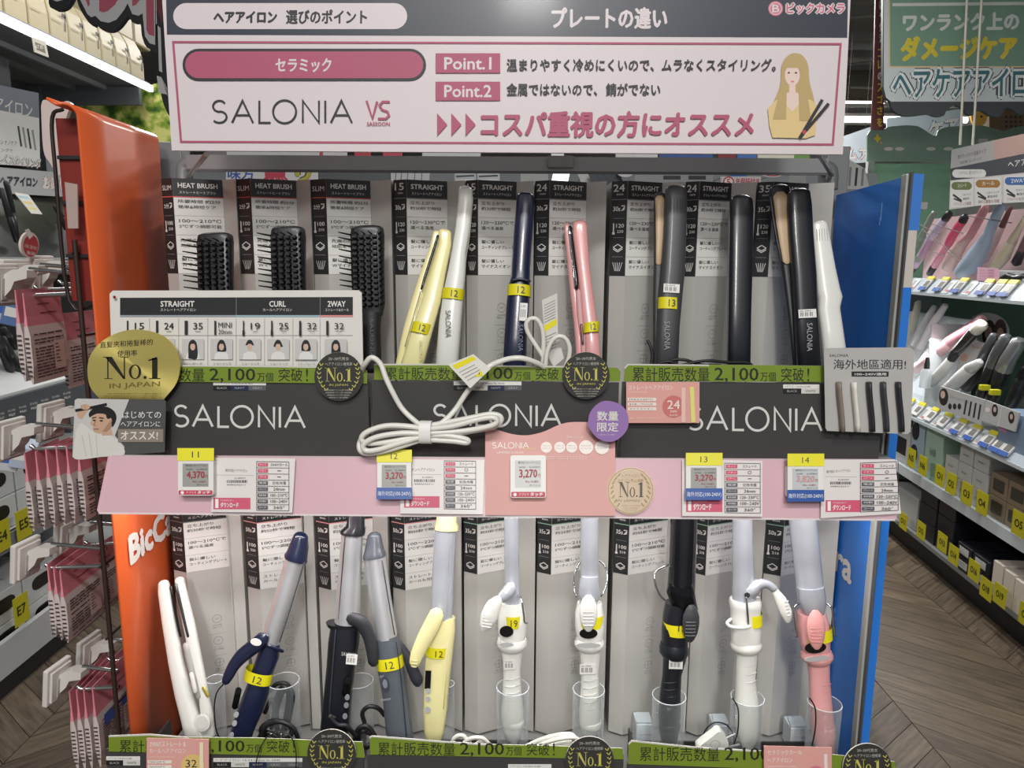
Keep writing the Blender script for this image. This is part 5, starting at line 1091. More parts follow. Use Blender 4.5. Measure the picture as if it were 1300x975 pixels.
# ================================================================ floor of chevron planks, walls, ceiling
def wood(ang, i):
    m = bpy.data.materials.new('wood_plank'); m.use_nodes = True; nt = m.node_tree; b = nt.nodes['Principled BSDF']; b.inputs['Roughness'].default_value = .42
    tc = nt.nodes.new('ShaderNodeTexCoord'); oi = nt.nodes.new('ShaderNodeObjectInfo'); ad = nt.nodes.new('ShaderNodeVectorMath'); ad.operation = 'ADD'
    sc_ = nt.nodes.new('ShaderNodeVectorMath'); sc_.operation = 'SCALE'; sc_.inputs[0].default_value = (7, 13, 0); nt.links.new(oi.outputs['Random'], sc_.inputs['Scale'])
    nt.links.new(tc.outputs['Object'], ad.inputs[0]); nt.links.new(sc_.outputs[0], ad.inputs[1])
    mp = nt.nodes.new('ShaderNodeMapping'); mp.vector_type = 'TEXTURE'; mp.inputs['Rotation'].default_value = (0, 0, R(ang)); mp.inputs['Scale'].default_value = (1, .09, 1)
    nt.links.new(ad.outputs[0], mp.inputs[0]); no = nt.nodes.new('ShaderNodeTexNoise'); no.inputs['Scale'].default_value = 6; no.inputs['Detail'].default_value = 6; no.inputs['Roughness'].default_value = .65
    nt.links.new(mp.outputs[0], no.inputs['Vector'])
    cr = nt.nodes.new('ShaderNodeValToRGB'); e = cr.color_ramp.elements; e[0].position = .3; e[0].color = rgb((64, 54, 45)); e[1].position = .7; e[1].color = rgb((122, 107, 89))
    nt.links.new(no.outputs['Fac'], cr.inputs[0])
    mr = nt.nodes.new('ShaderNodeMapRange'); mr.inputs[3].default_value = .72; mr.inputs[4].default_value = 1.12; nt.links.new(oi.outputs['Random'], mr.inputs[0])
    mx = nt.nodes.new('ShaderNodeMix'); mx.data_type = 'RGBA'; mx.blend_type = 'MULTIPLY'; mx.inputs[0].default_value = 1; nt.links.new(cr.outputs[0], mx.inputs[6]); nt.links.new(mr.outputs[0], mx.inputs[7]); nt.links.new(mx.outputs[2], b.inputs['Base Color'])
    bp = nt.nodes.new('ShaderNodeBump'); bp.inputs['Strength'].default_value = .15; bp.inputs['Distance'].default_value = .002; nt.links.new(no.outputs['Fac'], bp.inputs['Height']); nt.links.new(bp.outputs[0], b.inputs['Normal'])
    return m
g = G(); g.box((-5, -4, -.06), (6, 12, -.008), mat((52, 46, 40), .8)); floor = g.build('floor'); tag(floor, 'brown grey wooden chevron floor', 'floor', None, 'structure')
WROW, PITCH = .57, .125
pm_ = {}
for s_ in (1, -1):
    g = G(); W = WROW - .003; dy = s_ * W * .84; h = PITCH - .003
    g.prism([(0, 0), (W, dy), (W, dy + h), (0, h)], -.008, 0, wood(40 if s_ > 0 else -40, 0)); o = g.build('plank'); pm_[s_] = o.data; bpy.data.objects.remove(o)
def place_plank(x, y, s_):
    o = bpy.data.objects.new('plank', pm_[s_]); COL.objects.link(o); o.parent = floor; o.location = (x, y, 0)
npl = 0; rest = G()
for r_ in range(-6, 9):
    x0 = 1.33 + r_ * WROW - .0; s_ = -1 if r_ % 2 == 0 else 1
    base = 0 if s_ > 0 else WROW * .84
    near = r_ in (-2, -1, 0, 1) or r_ in (-4, -5, -6)
    for j in range(-30, 96):
        y = j * PITCH + base * 1.0 - (WROW * .84 if s_ > 0 else 0) * .0
        yc = y + s_ * WROW * .42
        if near and 1.3 < yc < 4.4: place_plank(x0, y, s_); npl += 1
        elif yc > -3 and yc < 11: 
            W = WROW - .003; dy = s_ * W * .84; h = PITCH - .003
            rest.add([(x0, y, -.001), (x0 + W, y + dy, -.001), (x0 + W, y + dy + h, -.001), (x0, y + h, -.001)], [(0, 1, 2, 3)], pm_[s_].materials[0])
o = rest.build('plank_field', floor); o['kind'] = 'stuff'
def struct(n, g, lab, cat): return tag(g.build(n), lab, cat, None, 'structure')
WALLM = mat((196, 198, 198), .8)
g = G(); g.box((-5, 12, 0), (6, 12.1, 3.6), mat((150, 152, 152), .8)); struct('wall_back', g, 'far grey back wall of the shop', 'wall')
g = G(); g.box((-5.1, -4, 0), (-5, 12, 3.6), WALLM); struct('wall_left', g, 'left wall of the shop behind the shelves', 'wall')
g = G(); g.box((6, -4, 0), (6.1, 12, 3.6), WALLM); struct('wall_right', g, 'right wall of the shop behind the shelves', 'wall')
g = G(); g.box((-5, -4, 3.58), (6, 12, 3.64), mat((150, 152, 150), .8)); ceil = struct('ceiling', g, 'open grey ceiling with beams and lamp rows', 'ceiling')
for y in (3.6, 4.3, 5.0, 5.45, 5.9, 6.5, 7.2, 8.0, 9.4, 10.6):
    g = G(); g.box((1.2, y, 3.30 if y < 7 else 3.36), (6, y + .06, 3.38 if y < 7 else 3.42), mat((150, 150, 146), .6)); g.build('beam', ceil)
for y, a, b in ((4.6, 1.6, 3.2), (5.6, 2.0, 4.2), (6.9, 2.6, 4.6)):
    g = G(); g.tube([(a, y, 3.18), (b, y + .5, 3.5)], .012, mat((160, 160, 158), .5), 6); g.build('brace', ceil)
g = G(); g.tube([(2.2, 7.6, 3.2), (5.6, 7.6, 3.2)], .14, mat((140, 136, 122), .5), 14); g.build('duct', ceil)
g = G(); g.tube(smooth([(3.2, 7.4, 3.14), (3.45, 7.4, 3.12), (3.55, 7.4, 3.0), (3.75, 7.4, 2.98), (3.9, 7.4, 3.1), (4.0, 7.4, 3.13)], 4), .012, mat((220, 220, 220), .5), 6); g.build('hanging_cord', ceil)
TUBE = mat((255, 252, 245), .5, var=0, emit=6)
for i, (x, y, L, z) in enumerate(((2.9, 8.6, 2.4, 3.27), (3.2, 9.9, 2.6, 3.30), (-.2, 3.4, 1.0, 3.2), (.5, 5.2, 1.2, 3.2))):
    root = empty('ceiling_lamp', (x, y, z), ('long tube lamp on the ceiling right of the header sign, upper one', 'long tube lamp on the ceiling right of the header sign, lower one', 'ceiling tube lamp hidden above the header sign, nearer one', 'ceiling tube lamp behind the header sign, farther one')[i], 'lamp', 'ceiling lamp rows')
    g = G(); g.tube([(0, 0, 0), (L, 0, 0)], .035, TUBE, 10); g.build('tube', root)
    g = G(); g.box((-.03, -.06, .035), (L + .03, .06, .07), mat((210, 210, 208), .5)); g.build('fixture', root)

# ================================================================ wire rack with hooks and pouches left of the orange side
WIRE = mat((58, 46, 42), .45, .3); XG = -.502
rack = empty('wire_rack', (XG, .9, .7), 'dark wire rack hanging outside the orange side', 'rack')
Ml = Matrix.Translation((-XG, -.9, -.7))
for y in (.862, .895, .935, .975, 1.015):
    g = G(); g.tube([(XG, y, .60), (XG, y, 1.52)], .0028 if y < .9 else .0018, WIRE, 6); g.build('upright_wire', rack, Ml)
for k in range(10):
    z = .65 + k * .095; g = G(); g.tube([(XG - .003, .858, z), (XG - .003, 1.02, z)], .0018, WIRE, 6); g.build('cross_wire', rack, Ml)
HOLD = mat((206, 202, 196), .45, var=.03)
CHR2 = mat((176, 176, 176), .18, .9)
def hook(px, py, Y, lab, L=None):
    P = PY(px, py, Y); xe = P.x
    root = empty('price_hook', (XG, Y, P.z), lab, 'hook', 'chrome display hooks with white price holders')
    ln = XG - xe - .034
    g = G(); g.tube([(-.002, 0, .004), (-ln, -.0, .010)], .0026, CHR2, 8); g.build('upper_rod', root)
    g = G(); g.tube([(-.002, 0, -.018), (-ln - .004, 0, -.022), (-ln - .010, 0, -.017)], .0028, CHR2, 8); g.build('lower_rod', root)
    T = Matrix.Translation((-ln - .030, 0, -.008)) @ Matrix.Rotation(R(-8), 4, 'Z') @ Matrix.Rotation(R(8), 4, 'Y')
    g = G(); g.box((-.006, -.024, -.026), (.001, .018, .024), HOLD, T); g.build('holder_plate', root, bev=.0015)
    g = G(); g.box((.001, -.020, -.022), (.0045, .014, .020), HOLD, T); g.box((.0045, -.012, -.018), (.006, -.004, .008), mat((176, 172, 166), .5), T); g.build('holder_frame', root, bev=.0008)
    g = G(); g.prism([(.004, -.016), (.014, -.004), (.018, .006), (.034, .012), (.034, .022), (.016, .020), (.004, .012)], -.008, .008, HOLD, T @ Matrix.Rotation(R(90), 4, 'X')); g.build('holder_arm', root, bev=.001)
    return root
for px, py, Y, lab in ((12, 548, .875, 'white price holder hook in front of the photo card'), (64, 525, .94, 'white price holder hook half behind the man photo card'),
    (32, 700, .875, 'white price holder hook above the third pouch cluster'), (84, 672, .955, 'white price holder hook farther back under the second pouch cluster'), (72, 855, .875, 'lowest near white price holder hook over the floor'), (112, 820, .95, 'lowest rear white price holder hook beside the orange side'),
    (2, 352, .885, 'upper left white price holder hook at the frame edge'), (18, 346, .93, 'upper white price holder hook above the first pouch'), (50, 340, 1.0, 'upper rear white price holder hook beside the orange side')):
    hook(px, py, Y, lab)
POUT = mat((214, 134, 146), .3, var=.05, coat=.4); POUB = clear((222, 208, 204), .75, .12)
def pouch(px, py, Y, h, w, lab, grp, ang=0, blue=False):
    """upper near corner at a pixel; the pouch hangs in the plane X = const, running back in Y"""
    P = PY(px, py, Y); root = empty('pouch', P, lab, 'pouch', grp)
    root.rotation_euler = (0, 0, R(ang))
    th = .0035; a = h * .36
    g = G()
    def sec(z, t, y0=0): return [(-t, y0, z), (-t * .4, y0 - .001, z), (t, y0, z), (t * 1.1, w, z), (-t * .3, w, z)]
    rows = [sec(0, .0006), sec(-a * .7, .0012), sec(-a, th * .6, -.001)]
    vs = [p for r_ in rows for p in r_]; fs = [(i * 5 + j, (i + 1) * 5 + j, (i + 1) * 5 + (j + 1) % 5, i * 5 + (j + 1) % 5) for i in range(2) for j in range(5)]
    g.add(vs, fs + [(0, 1, 2, 3, 4)], POUT); g.build('header_flap', root)
    rows = [sec(-a, th * .6, -.001), sec(-a * 1.3, th), sec(-h * .8, th), sec(-h, .0006, .002)]
    g = G(); vs = [p for r_ in rows for p in r_]; fs = [(i * 5 + j, (i + 1) * 5 + j, (i + 1) * 5 + (j + 1) % 5, i * 5 + (j + 1) % 5) for i in range(3) for j in range(5)]
    g.add(vs, fs, POUB); o = g.build('clear_bag', root)
    g = G(); x = th + .0008; rnd = random.Random(int(px * 7 + py)); z = -a * 1.25
    K = ink(70, 58, 60)
    def q(y0, y1, z0, z1, m, xx=x): g.add([(xx, y0, z0), (xx, y1, z0), (xx, y1, z1), (xx, y0, z1)], [(0, 1, 2, 3)], m)
    while z > -h * .93:
        y = w * .08
        while y < w * .86:
            l = rnd.uniform(.06, .22) * w; q(y, min(y + l, w * .9), z - .0016, z, K); y += l + w * .025
        z -= .0038 if rnd.random() > .2 else .0065
    if blue: q(w * .12, w * .42, -a * 1.55, -a * 1.15, ink(70, 100, 180), x + .0003); q(w * .55, w * .85, -a * 1.55, -a * 1.15, ink(70, 100, 180), x + .0003)
    q(w * .58, w * .9, -h * .88, -h * .55, ink(206, 186, 180), x + .0003)
    for k in range(6): q(w * .62, w * (.7 + .03 * (k % 3)), -h * (.60 + k * .04), -h * (.59 + k * .04), K, x + .0006)
    z = -a * .35
    for yy in (.25,): q(w * .3, w * .62, z - .0012, z, ink(120, 40, 50), .0016); q(w * .36, w * .8, z - .012, z - .0108, ink(120, 40, 50), .002)
    # small print on the near edge
    for k in range(9): g.add([(-.0030 + .0007, -.0016, -a * 1.4 - k * .0055), (.0024, -.0016, -a * 1.4 - k * .0055), (.0024, -.0016, -a * 1.4 - k * .0055 + .0022), (-.0023, -.0016, -a * 1.4 - k * .0055 + .0022)], [(0, 1, 2, 3)], K)
    g.build('pouch_print', root)
    return root
ORD = ('leftmost', 'second', 'third', 'fourth', 'fifth', 'sixth')
def cluster(pts, Y, h, w, where, grp, blue=False):
    for i, (px, py) in enumerate(pts): pouch(px, py, Y - .0 + i * .001, h, w, '%s pink and clear pouch %s' % (ORD[i] if i < len(pts) - 1 else 'rightmost', where), grp, (3 - i) * 1.2, blue)
cluster([(19, 368), (29, 372)], .862, .108, .075, 'in the upper cluster beside the orange side', 'upper pouches', False)
pouch(78, 398, .95, .098, .07, 'pink pouch hanging behind the upper cluster close to the wire', 'upper pouches')
cluster([(31, 575), (45, 573), (58, 570), (71, 567), (84, 565), (98, 562)], .868, .100, .075, 'in the second cluster below the photo card', 'second pouches')
cluster([(60, 716), (68, 720), (76, 724)], .868, .098, .085, 'in the third cluster left of the orange side', 'third pouches')
pouch(112, 700, .95, .098, .06, 'pink pouch farther back beside the third cluster near the wires', 'third pouches')
cluster([(88, 878), (97, 876), (106, 874), (117, 872)], .868, .115, .10, 'in the lowest cluster near the floor', 'lowest pouches', True)
# frosted bracket and clear holder at the upper left of the stand
f = Fr(PY(52, 128, .93), PY(84, 130, .93), PY(56, 215, .93))
o, p = card('frosted_bracket', 'frosted pinkish plastic bracket behind the top left of the orange side', 'bracket', f, [tuple(q) for q in smooth([(52, 135), (55, 127), (66, 129), (73, 134), (84, 128), (90, 133), (84, 150), (82, 180), (81, 212), (74, 222), (64, 208), (55, 190), (52, 135)], 4)][:-1], mat((206, 190, 184), .4, coat=.3), .006, bev=.002)
f = Fr(PY(82, 232, .855), PY(98, 233, .855), PY(86, 290, .855))
o, p = card('clear_card_holder', 'small clear plastic holder clipped on the orange side frame', 'holder', f, [(82, 231), (98, 234), (99, 290), (86, 290)], clear((196, 180, 172), .55, .2), .002)

# ================================================================ left gondola
def LX(px, py, X): return PP(px, py, Vector((X, 0, 0)), Vector((1, 0, 0)))
GY1 = mat((120, 124, 130), .5, var=.03); GYD = mat((70, 73, 78), .5, var=.03); GYL = mat((176, 178, 178), .5, var=.03)
gl = empty('left_shelf_unit', (-1.9, 3.0, 0), 'tall shelf unit along the left aisle with lit top shelf', 'shelf unit'); ML = Matrix.Translation((1.9, -3.0, 0))
def lp(n, a, b, m, bev=0): g = G(); g.box(a, b, m); return g.build(n, gl, ML, bev)
Y0, Y1 = 1.7, 3.72
lp('shelf_board', (-2.3, Y0, 2.305), (-1.74, Y1, 2.325), GY1)
lp('light_strip', (-1.745, Y0, 2.285), (-1.725, Y1, 2.312), mat((255, 255, 250), .5, var=0, emit=2.6))
for x in (-2.1, -1.95): lp('shelf_rib', (x, Y0, 2.285), (x + .02, Y1, 2.305), mat((140, 144, 150), .4))
lp('back_panel', (-2.32, Y0, 0), (-2.30, Y1, 2.9), mat((92, 96, 102), .6))
lp('end_bracket', (-2.3, Y1 - .03, 2.22), (-1.78, Y1, 2.30), GY1)
lp('upright', (-2.30, Y1 - .05, 0), (-2.24, Y1, 2.3), GY1)
lp('shelf_board', (-2.3, Y0, .985), (-1.76, Y1 - .3, 1.0), GYL)
lp('shelf_board', (-2.3, Y0, .545), (-1.74, Y1, .56), GYL); lp('front_rail', (-1.75, Y0, .50), (-1.73, Y1, .56), GY1)
lp('shelf_board', (-2.3, Y0, .10), (-1.74, Y1, .12), GYL); lp('kick_plate', (-1.78, Y0, 0), (-1.75, Y1, .10), mat((24, 24, 26), .5)); lp('front_rail', (-1.75, Y0, .08), (-1.73, Y1, .2), GYL)
lp('header_panel', (-1.99, Y0, 2.02), (-1.97, 3.05, 2.26), GYD)
# beige rolls packed on top
BEI = mat((190, 178, 144), .5, var=.06, scale=8)
ed = [-25, 9, 40, 67, 91, 112, 132, 150, 168, 186]
for i in range(len(ed) - 1):
    pa, pb = LX(ed[i], 28 + .405 * ed[i], -1.76), LX(ed[i + 1], 28 + .405 * ed[i + 1], -1.76)
    y0, y1 = pa.y + .006, pb.y - .006
    g = G(); sc_ = []
    prof = [(0, 0), (.0, .08), (-.01, .14), (-.035, .185), (-.08, .205), (-.28, .205), (-.28, 0)]
    vs = [(x, y, z) for y in (0, y1 - y0) for x, z in prof]; n = len(prof)
    g.add(vs, [list(range(n))[::-1], list(range(n, 2 * n))] + [(j, (j + 1) % n, n + (j + 1) % n, n + j) for j in range(n)], BEI)
    o = g.build('paper_pack', None, Matrix.Translation((-1.765, y0, 2.3255)), .004); tag(o, '%s beige wrapped pack on the lit top shelf' % (('frame edge', 'second', 'third', 'fourth', 'fifth', 'sixth', 'seventh', 'eighth', 'farthest')[i]), 'pack', 'beige packs on the top shelf')
    g = G(); w = y1 - y0
    if i >= 3:
        g.add([(.0012, w * .78, .05), (.0012, w * .86, .05), (.0012, w * .92, .11), (.0012, w * .86, .11)], [(0, 1, 2, 3)], ink(60, 50, 30)); g.add([(.0012, w * .68, .10), (.0012, w * .94, .10), (.0012, w * .94, .115), (.0012, w * .68, .115)], [(0, 1, 2, 3)], ink(60, 50, 30))
    g.add([(.001, w * .08, .07), (.001, w * .6, .07), (.001, w * .6, .073), (.001, w * .08, .073)], [(0, 1, 2, 3)], ink(170, 156, 120)); g.build('pack_print', o)
for i, (a, b) in enumerate(((88, 118), (118, 145), (145, 168))):
    pa, pb = LX(a, 12 + .41 * a - 20, -1.95), LX(b, 12 + .41 * b - 20, -1.95); y0, y1 = pa.y, pb.y - .01
    g = G(); g.box((-.2, 0, 0), (0, y1 - y0, .2), BEI); o = g.build('paper_pack', None, Matrix.Translation((-1.85, y0, 2.535)), .01); tag(o, '%s beige pack stacked on the rear layer of the lit top shelf' % ('nearest', 'middle', 'farthest')[i], 'pack', 'stacked beige packs')
# tag on the light strip
fL = lambda X: Fr(LX(0, 100, X), LX(60, 130, X), Vector((LX(0, 100, X).x, LX(0, 100, X).y, .5)))
def fx(X):
    f = Fr(Vector((X, 2, 2)), Vector((X, 3, 2)), Vector((X, 2, 1))); return f
o, p = card('shelf_label', 'small framed paper label hanging on the lit shelf edge', 'label', fx(-1.715), [(41, 47), (58, 53), (62, 73), (44, 66)], mat((214, 210, 196), .5), .003); p.poly([(44, 53), (56, 58), (58, 68), (46, 63)], ink(120, 112, 92)); p.t('67 85', 45, 57, 55, 62, BOXW); done(p, 'label_print', o)
# posters
o, p = card('wall_poster', 'grey and white poster about irons on the left shelf back panel', 'poster', fx(-1.93), [(-60, 96), (49, 118), (51, 212), (-60, 205)], mat((232, 232, 232), .5), .004)
p.poly([(-60, 96), (49, 118), (50, 150), (-60, 128)], ink(128, 134, 148)); p.t('ヘアアイロン', -36, 116, 41, 136, BOXW, .01, sk=14)
for i, x in enumerate((23, 29, 35, 41)): p.line([(x, 160 + i * 1.6), (x + 4, 186 + i * 1.5)], 2.4, INK if i % 2 == 0 else ink(150, 152, 150))
p.t('アイロン ナノケア', -12, 176, 21, 182, INK, 0, 3); p.t('コーティングで', -20, 186, 16, 191, INK, 0, 3)
for b_, c_ in ((.09, INK), (.05, BOXW), (.0, ink(176, 60, 62))): p.t('やさしくスタイリング', -20, 191, 52, 206, c_, b_, 9)
done(p, 'poster_print', o)
o, p = card('strip_poster', 'grey strip poster with black and red outlined lettering below the iron poster', 'poster', fx(-1.915), [(-60, 207), (86, 220), (86, 250), (-60, 242)], mat((178, 180, 182), .5), .004)
for b_, c_ in ((.07, INK), (.0, ink(150, 152, 154))): p.t('ートヘアアイロン', -18, 221, 48, 235, c_, b_, 3)
for b_, c_ in ((.10, INK), (.07, BOXW), (.0, ink(178, 58, 62))): p.t('お試し', 54, 222, 83, 241, c_, b_, 1)
done(p, 'poster_print', o)
f = Fr(Vector((-2.2, 3.76, 2.2)), Vector((-1.2, 3.76, 2.2)), Vector((-2.2, 3.76, 1.2)))
def foliage():
    m = bpy.data.materials.new('foliage_print'); m.use_nodes = True; nt = m.node_tree; b = nt.nodes['Principled BSDF']; tc = nt.nodes.new('ShaderNodeTexCoord'); no = nt.nodes.new('ShaderNodeTexNoise'); no.inputs['Scale'].default_value = 14; no.inputs['Detail'].default_value = 5
    nt.links.new(tc.outputs['Object'], no.inputs['Vector']); cr = nt.nodes.new('ShaderNodeValToRGB'); e = cr.color_ramp.elements; e[0].position = .38; e[0].color = rgb((60, 100, 40)); e[1].position = .58; e[1].color = rgb((232, 230, 140)); e2 = e.new(.48); e2.color = rgb((150, 180, 60)); nt.links.new(no.outputs['Fac'], cr.inputs[0]); nt.links.new(cr.outputs[0], b.inputs['Base Color']); return m
o, p = card('foliage_poster', 'green and yellow foliage poster behind the orange side below the lit shelf', 'poster', f, [(100, 132), (235, 96), (240, 200), (100, 190)], foliage(), .01)
# dark iron displays
gd = empty('dark_display', (-1.95, 2.7, 1.25), 'dark display case with black irons on the left shelf', 'display'); Md = Matrix.Translation((1.95, -2.7, -1.25))
g = G(); g.box((-2.0, 2.1, 1.0), (-1.97, 3.6, 1.86), mat((40, 42, 44), .4)); g.build('display_back', gd, Md)
g = G(); g.prism([(-1.97, 1.50), (-1.80, 1.50), (-1.97, 1.80)], 2.1, 3.5, mat((48, 50, 50), .35), T=Matrix(((1, 0, 0, 0), (0, 0, 1, 0), (0, 1, 0, 0), (0, 0, 0, 1)))); g.build('display_slope', gd, Md)
g = G(); g.box((-1.97, 2.1, 1.478), (-1.74, 3.5, 1.50), GYL); g.build('display_ledge', gd, Md)
# slanted info plate
f = Fr(LX(18, 244, -1.86), LX(36, 247, -1.86), LX(38, 271, -1.82))
o, p = card('info_plate', 'small white slanted info plate among the black irons on the left', 'sign', f, [(18, 244), (36, 247), (54, 272), (40, 271)], mat((206, 204, 196), .5), .003)
for i, c_ in enumerate(((150, 190, 206), (214, 190, 110), (214, 200, 120))): p.poly([(22 + i * 6, 248 + i * 7), (35 + i * 5, 250 + i * 7), (37 + i * 5, 253 + i * 7), (25 + i * 6, 251 + i * 7)], ink(*c_))
done(p, 'plate_print', o)
def stick(name, lab, cat, grp, P, pts, parts, flat=.8, dev=None):
    """an iron seen from the aisle. pts: (px, py, half width px) from grip to tip; parts: (name, i0, i1, material)"""
    W = [(P(a, b), c) for a, b, c in pts]; root = empty(name, W[0][0], lab, cat, grp)
    for (n, i0, i1, m) in parts:
        seg = W[i0:i1 + 1]; dpt = [(CR.transposed() @ (w - CO)).z * -1 for w, _ in seg]
        g = G(); rs = [c * d / F for (w, c), d in zip(seg, dpt)]; ps = [w - W[0][0] for w, _ in seg]
        e0 = (ps[0] - ps[1]).normalized() * rs[0] * .5; e1 = (ps[-1] - ps[-2]).normalized() * rs[-1] * .5
        g.tube([ps[0] + e0] + ps + [ps[-1] + e1], [rs[0] * .5] + rs + [rs[-1] * .5], m, 12); g.build(n, root)
    return root
KB = mat((30, 31, 34), .35, coat=.2)
for i, (pts, lab) in enumerate((([(22, 306, 4), (12, 275, 4), (2, 240, 3.5)], 'black iron leaning at the frame edge in the dark display'), ([(20, 300, 4), (16, 270, 4), (9, 236, 3.5), (7, 231, 3)], 'black iron standing beside the white info plate on the left'),
    ([(84, 290, 3.5), (78, 275, 3.5), (70, 262, 3)], 'black iron lying close to the orange side in the dark display'), ([(100, 292, 3), (92, 272, 3), (84, 258, 2.5)], 'short black iron nearest to the side frame in the dark display'))):
    stick('dark_iron', lab, 'hair iron', 'black irons in the dark display', lambda a, b: LX(a, b, -1.80), pts, [('grip', 0, 1, KB), ('plate_arm', 1, len(pts) - 1, mat((46, 48, 52), .4))])
# red round sign
o, p = card('round_red_tag', 'red round tag with white rim at the left edge above the hooks', 'tag', Fr(PY(26, 292, .95), PY(50, 300, .99), PY(27, 330, .95)), ell(38, 311, 11.5, 16.5, 28), mat((206, 198, 190), .5), .003)
p.poly(ell(39, 312, 9.5, 14, 24), ink(178, 44, 54)); p.t('お試し頂けます', 31, 309, 47, 314, BOXW, .01, 4); p.t('動画', 34, 318, 44, 323, BOXW, .01, 2); p.poly([(31, 292), (36, 290), (42, 299), (37, 304)], BOXW); done(p, 'tag_print', o)
# white lower display with strip of labels and black irons
gd = empty('white_display', (-1.95, 2.7, 1.0), 'white display tray with price strip on the left shelf', 'display'); Md = Matrix.Translation((1.95, -2.7, -1.0))
g = G(); g.prism([(-2.28, 1.002), (-1.76, 1.002), (-1.76, 1.03), (-2.28, 1.34)], 1.9, 3.4, mat((206, 208, 208), .4), T=Matrix(((1, 0, 0, 0), (0, 0, 1, 0), (0, 1, 0, 0), (0, 0, 0, 1)))); g.build('tray_slope', gd, Md)
g = G(); g.box((-1.755, 1.9, .90), (-1.735, 3.4, 1.022), mat((84, 90, 96), .4)); g.build('label_strip', gd, Md)
p = Pr(fx(-1.7345), .0005)
for i in range(7):
    x = -4 + i * 14; y = 533 - i * 4.4; p.t('税込特価', x, y - 8, x + 9, y - 5, BOXW, 0, -2); p.t('¥46,81', x + 1, y - 3, x + 9, y + 1, BOXW, .02, -2)
p.t('FOR SALE', 0, 549, 10, 552, BOXW, 0, -3)
o = p.build('strip_print', gd, Md @ fx(-1.7345).M())
PLs = lambda a, b: LX(a, b, -1.85)
for i, (pts, lab) in enumerate((([(58, 498, 7), (44, 476, 6), (36, 460, 5)], 'black iron with white label lying low on the white display'), ([(14, 470, 6), (2, 440, 6), (-8, 424, 6)], 'black iron at the frame edge on the white display'),
    ([(28, 478, 7), (14, 452, 6), (2, 428, 5)], 'black curling iron with thick grip on the white display'), ([(20, 442, 4), (10, 426, 5), (2, 416, 5)], 'short grey tipped iron at the top of the white display'))):
    stick('black_iron', lab, 'hair iron', 'black irons on the white display', PLs, pts, [('grip', 0, 1, KB), ('barrel', 1, 2, mat((70, 72, 76), .3, .4))])
root = empty('black_cable', PLs(20, 505), 'tangled black cords on the white display at the left', 'cable')
for j in range(5):
    rnd = random.Random(j); g = G(); g.tube([PLs(x, y) - PLs(20, 505) + Vector((.03, 0, 0)) for x, y in [(2 + rnd.uniform(0, 20), 486 + rnd.uniform(0, 14)) for _ in range(3)] + [(30 + j * 4, 494)]], .006, KB, 6); g.build('strand', root)
# boxes with lids below and yellow shelf numbers
BXW = mat((196, 198, 198), .5, var=.04); WIN = mat((30, 28, 28), .25)
def shelf_box(n, P, d, up, out, size, m, lab, cat, grp, window=None, face=None, st=None):
    """a box standing on a shelf: P near lower front corner, d along the shelf, out towards the aisle; size = (along, deep, high)"""
    x = -out.normalized(); M = Matrix(((d.x, x.x, 0, P.x), (d.y, x.y, 0, P.y), (d.z, x.z, 1, P.z), (0, 0, 0, 1)))
    g = G(); g.box((0, 0, 0), size, m); o = g.build(n, None, M, .003); tag(o, lab, cat, grp)
    if window: g = G(); a, b, c, e = window; g.prism([(size[0] * q[0], size[2] * q[1]) for q in rr2(a, b, c, e)], 0, .001, WIN, T=Matrix(((1, 0, 0, 0), (0, 0, -1, -.0002), (0, 1, 0, 0), (0, 0, 0, 1)))); g.build('box_window', o)
    if st: g = G(); g.text(st, (size[0] * .3, -.001, size[2] * .4), (1, 0, 0), (0, 0, 1), size[0] * .4, size[2] * .12, ink(150, 150, 150)); g.build('box_print', o)
    return o
def rr2(a, b, c, e):
    r = min(c - a, e - b) * .42; p = []
    for cx, cy, a0 in ((c - r, e - r, 0), (a + r, e - r, 90), (a + r, b + r, 180), (c - r, b + r, 270)): p += [(cx + r * math.cos(R(a0 + i * 22.5)), cy + r * math.sin(R(a0 + i * 22.5))) for i in range(5)]
    return p
dl = Vector((0, 1, 0)); ol = Vector((1, 0, 0))
for zi, (z0, hh, ys_) in enumerate(((.561, .115, (2.12, 2.33, 2.54, 2.75, 2.96)), (.678, .115, (2.12, 2.33, 2.54, 2.75)), (.122, .115, (2.10, 2.31, 2.52, 2.75)), (.239, .115, (2.10, 2.31, 2.52)))):
    for yi, y in enumerate(ys_):
        shelf_box('white_box', Vector((-1.765, y, z0)), dl, None, ol, (.20, .28, hh), BXW, '%s white box with dark window, %s row of the %s left shelf' % (ORD[yi] if yi else 'nearest', 'lower' if zi % 2 == 0 else 'upper', 'middle' if zi < 2 else 'bottom'), 'box', 'white boxes on the left shelves', (.22, .34, .80, .78))
YT = mat((186, 178, 24), .45, var=.03)
def ytag(P, d, n_, txt, lab, grp, w=.075, h=.095):
    f = Fr(P + Vector((0, 0, h)), P + d * w + Vector((0, 0, h)), P); g = G(); g.box((0, 0, -.002), (w, h, 0), YT); o = g.build('shelf_number', None, f.M()); tag(o, lab, 'tag', grp)
    g = G(); g.text(txt, (w * .2, h * .33, .0006), (1, 0, 0), (0, 1, 0), w * .6, h * .34, ink(36, 36, 20), .03); g.build('number_print', o)
for px, py, t_ in ((5, 705, 'E4'), (32, 688, 'E5'), (29, 798, 'E7')):
    q = LX(px - (9 if t_ != 'E4' else 10), py, -1.722); ytag(q, dl, None, t_, 'yellow shelf tag reading %s on the left shelves' % t_, 'yellow shelf tags on the left', .078, .105)
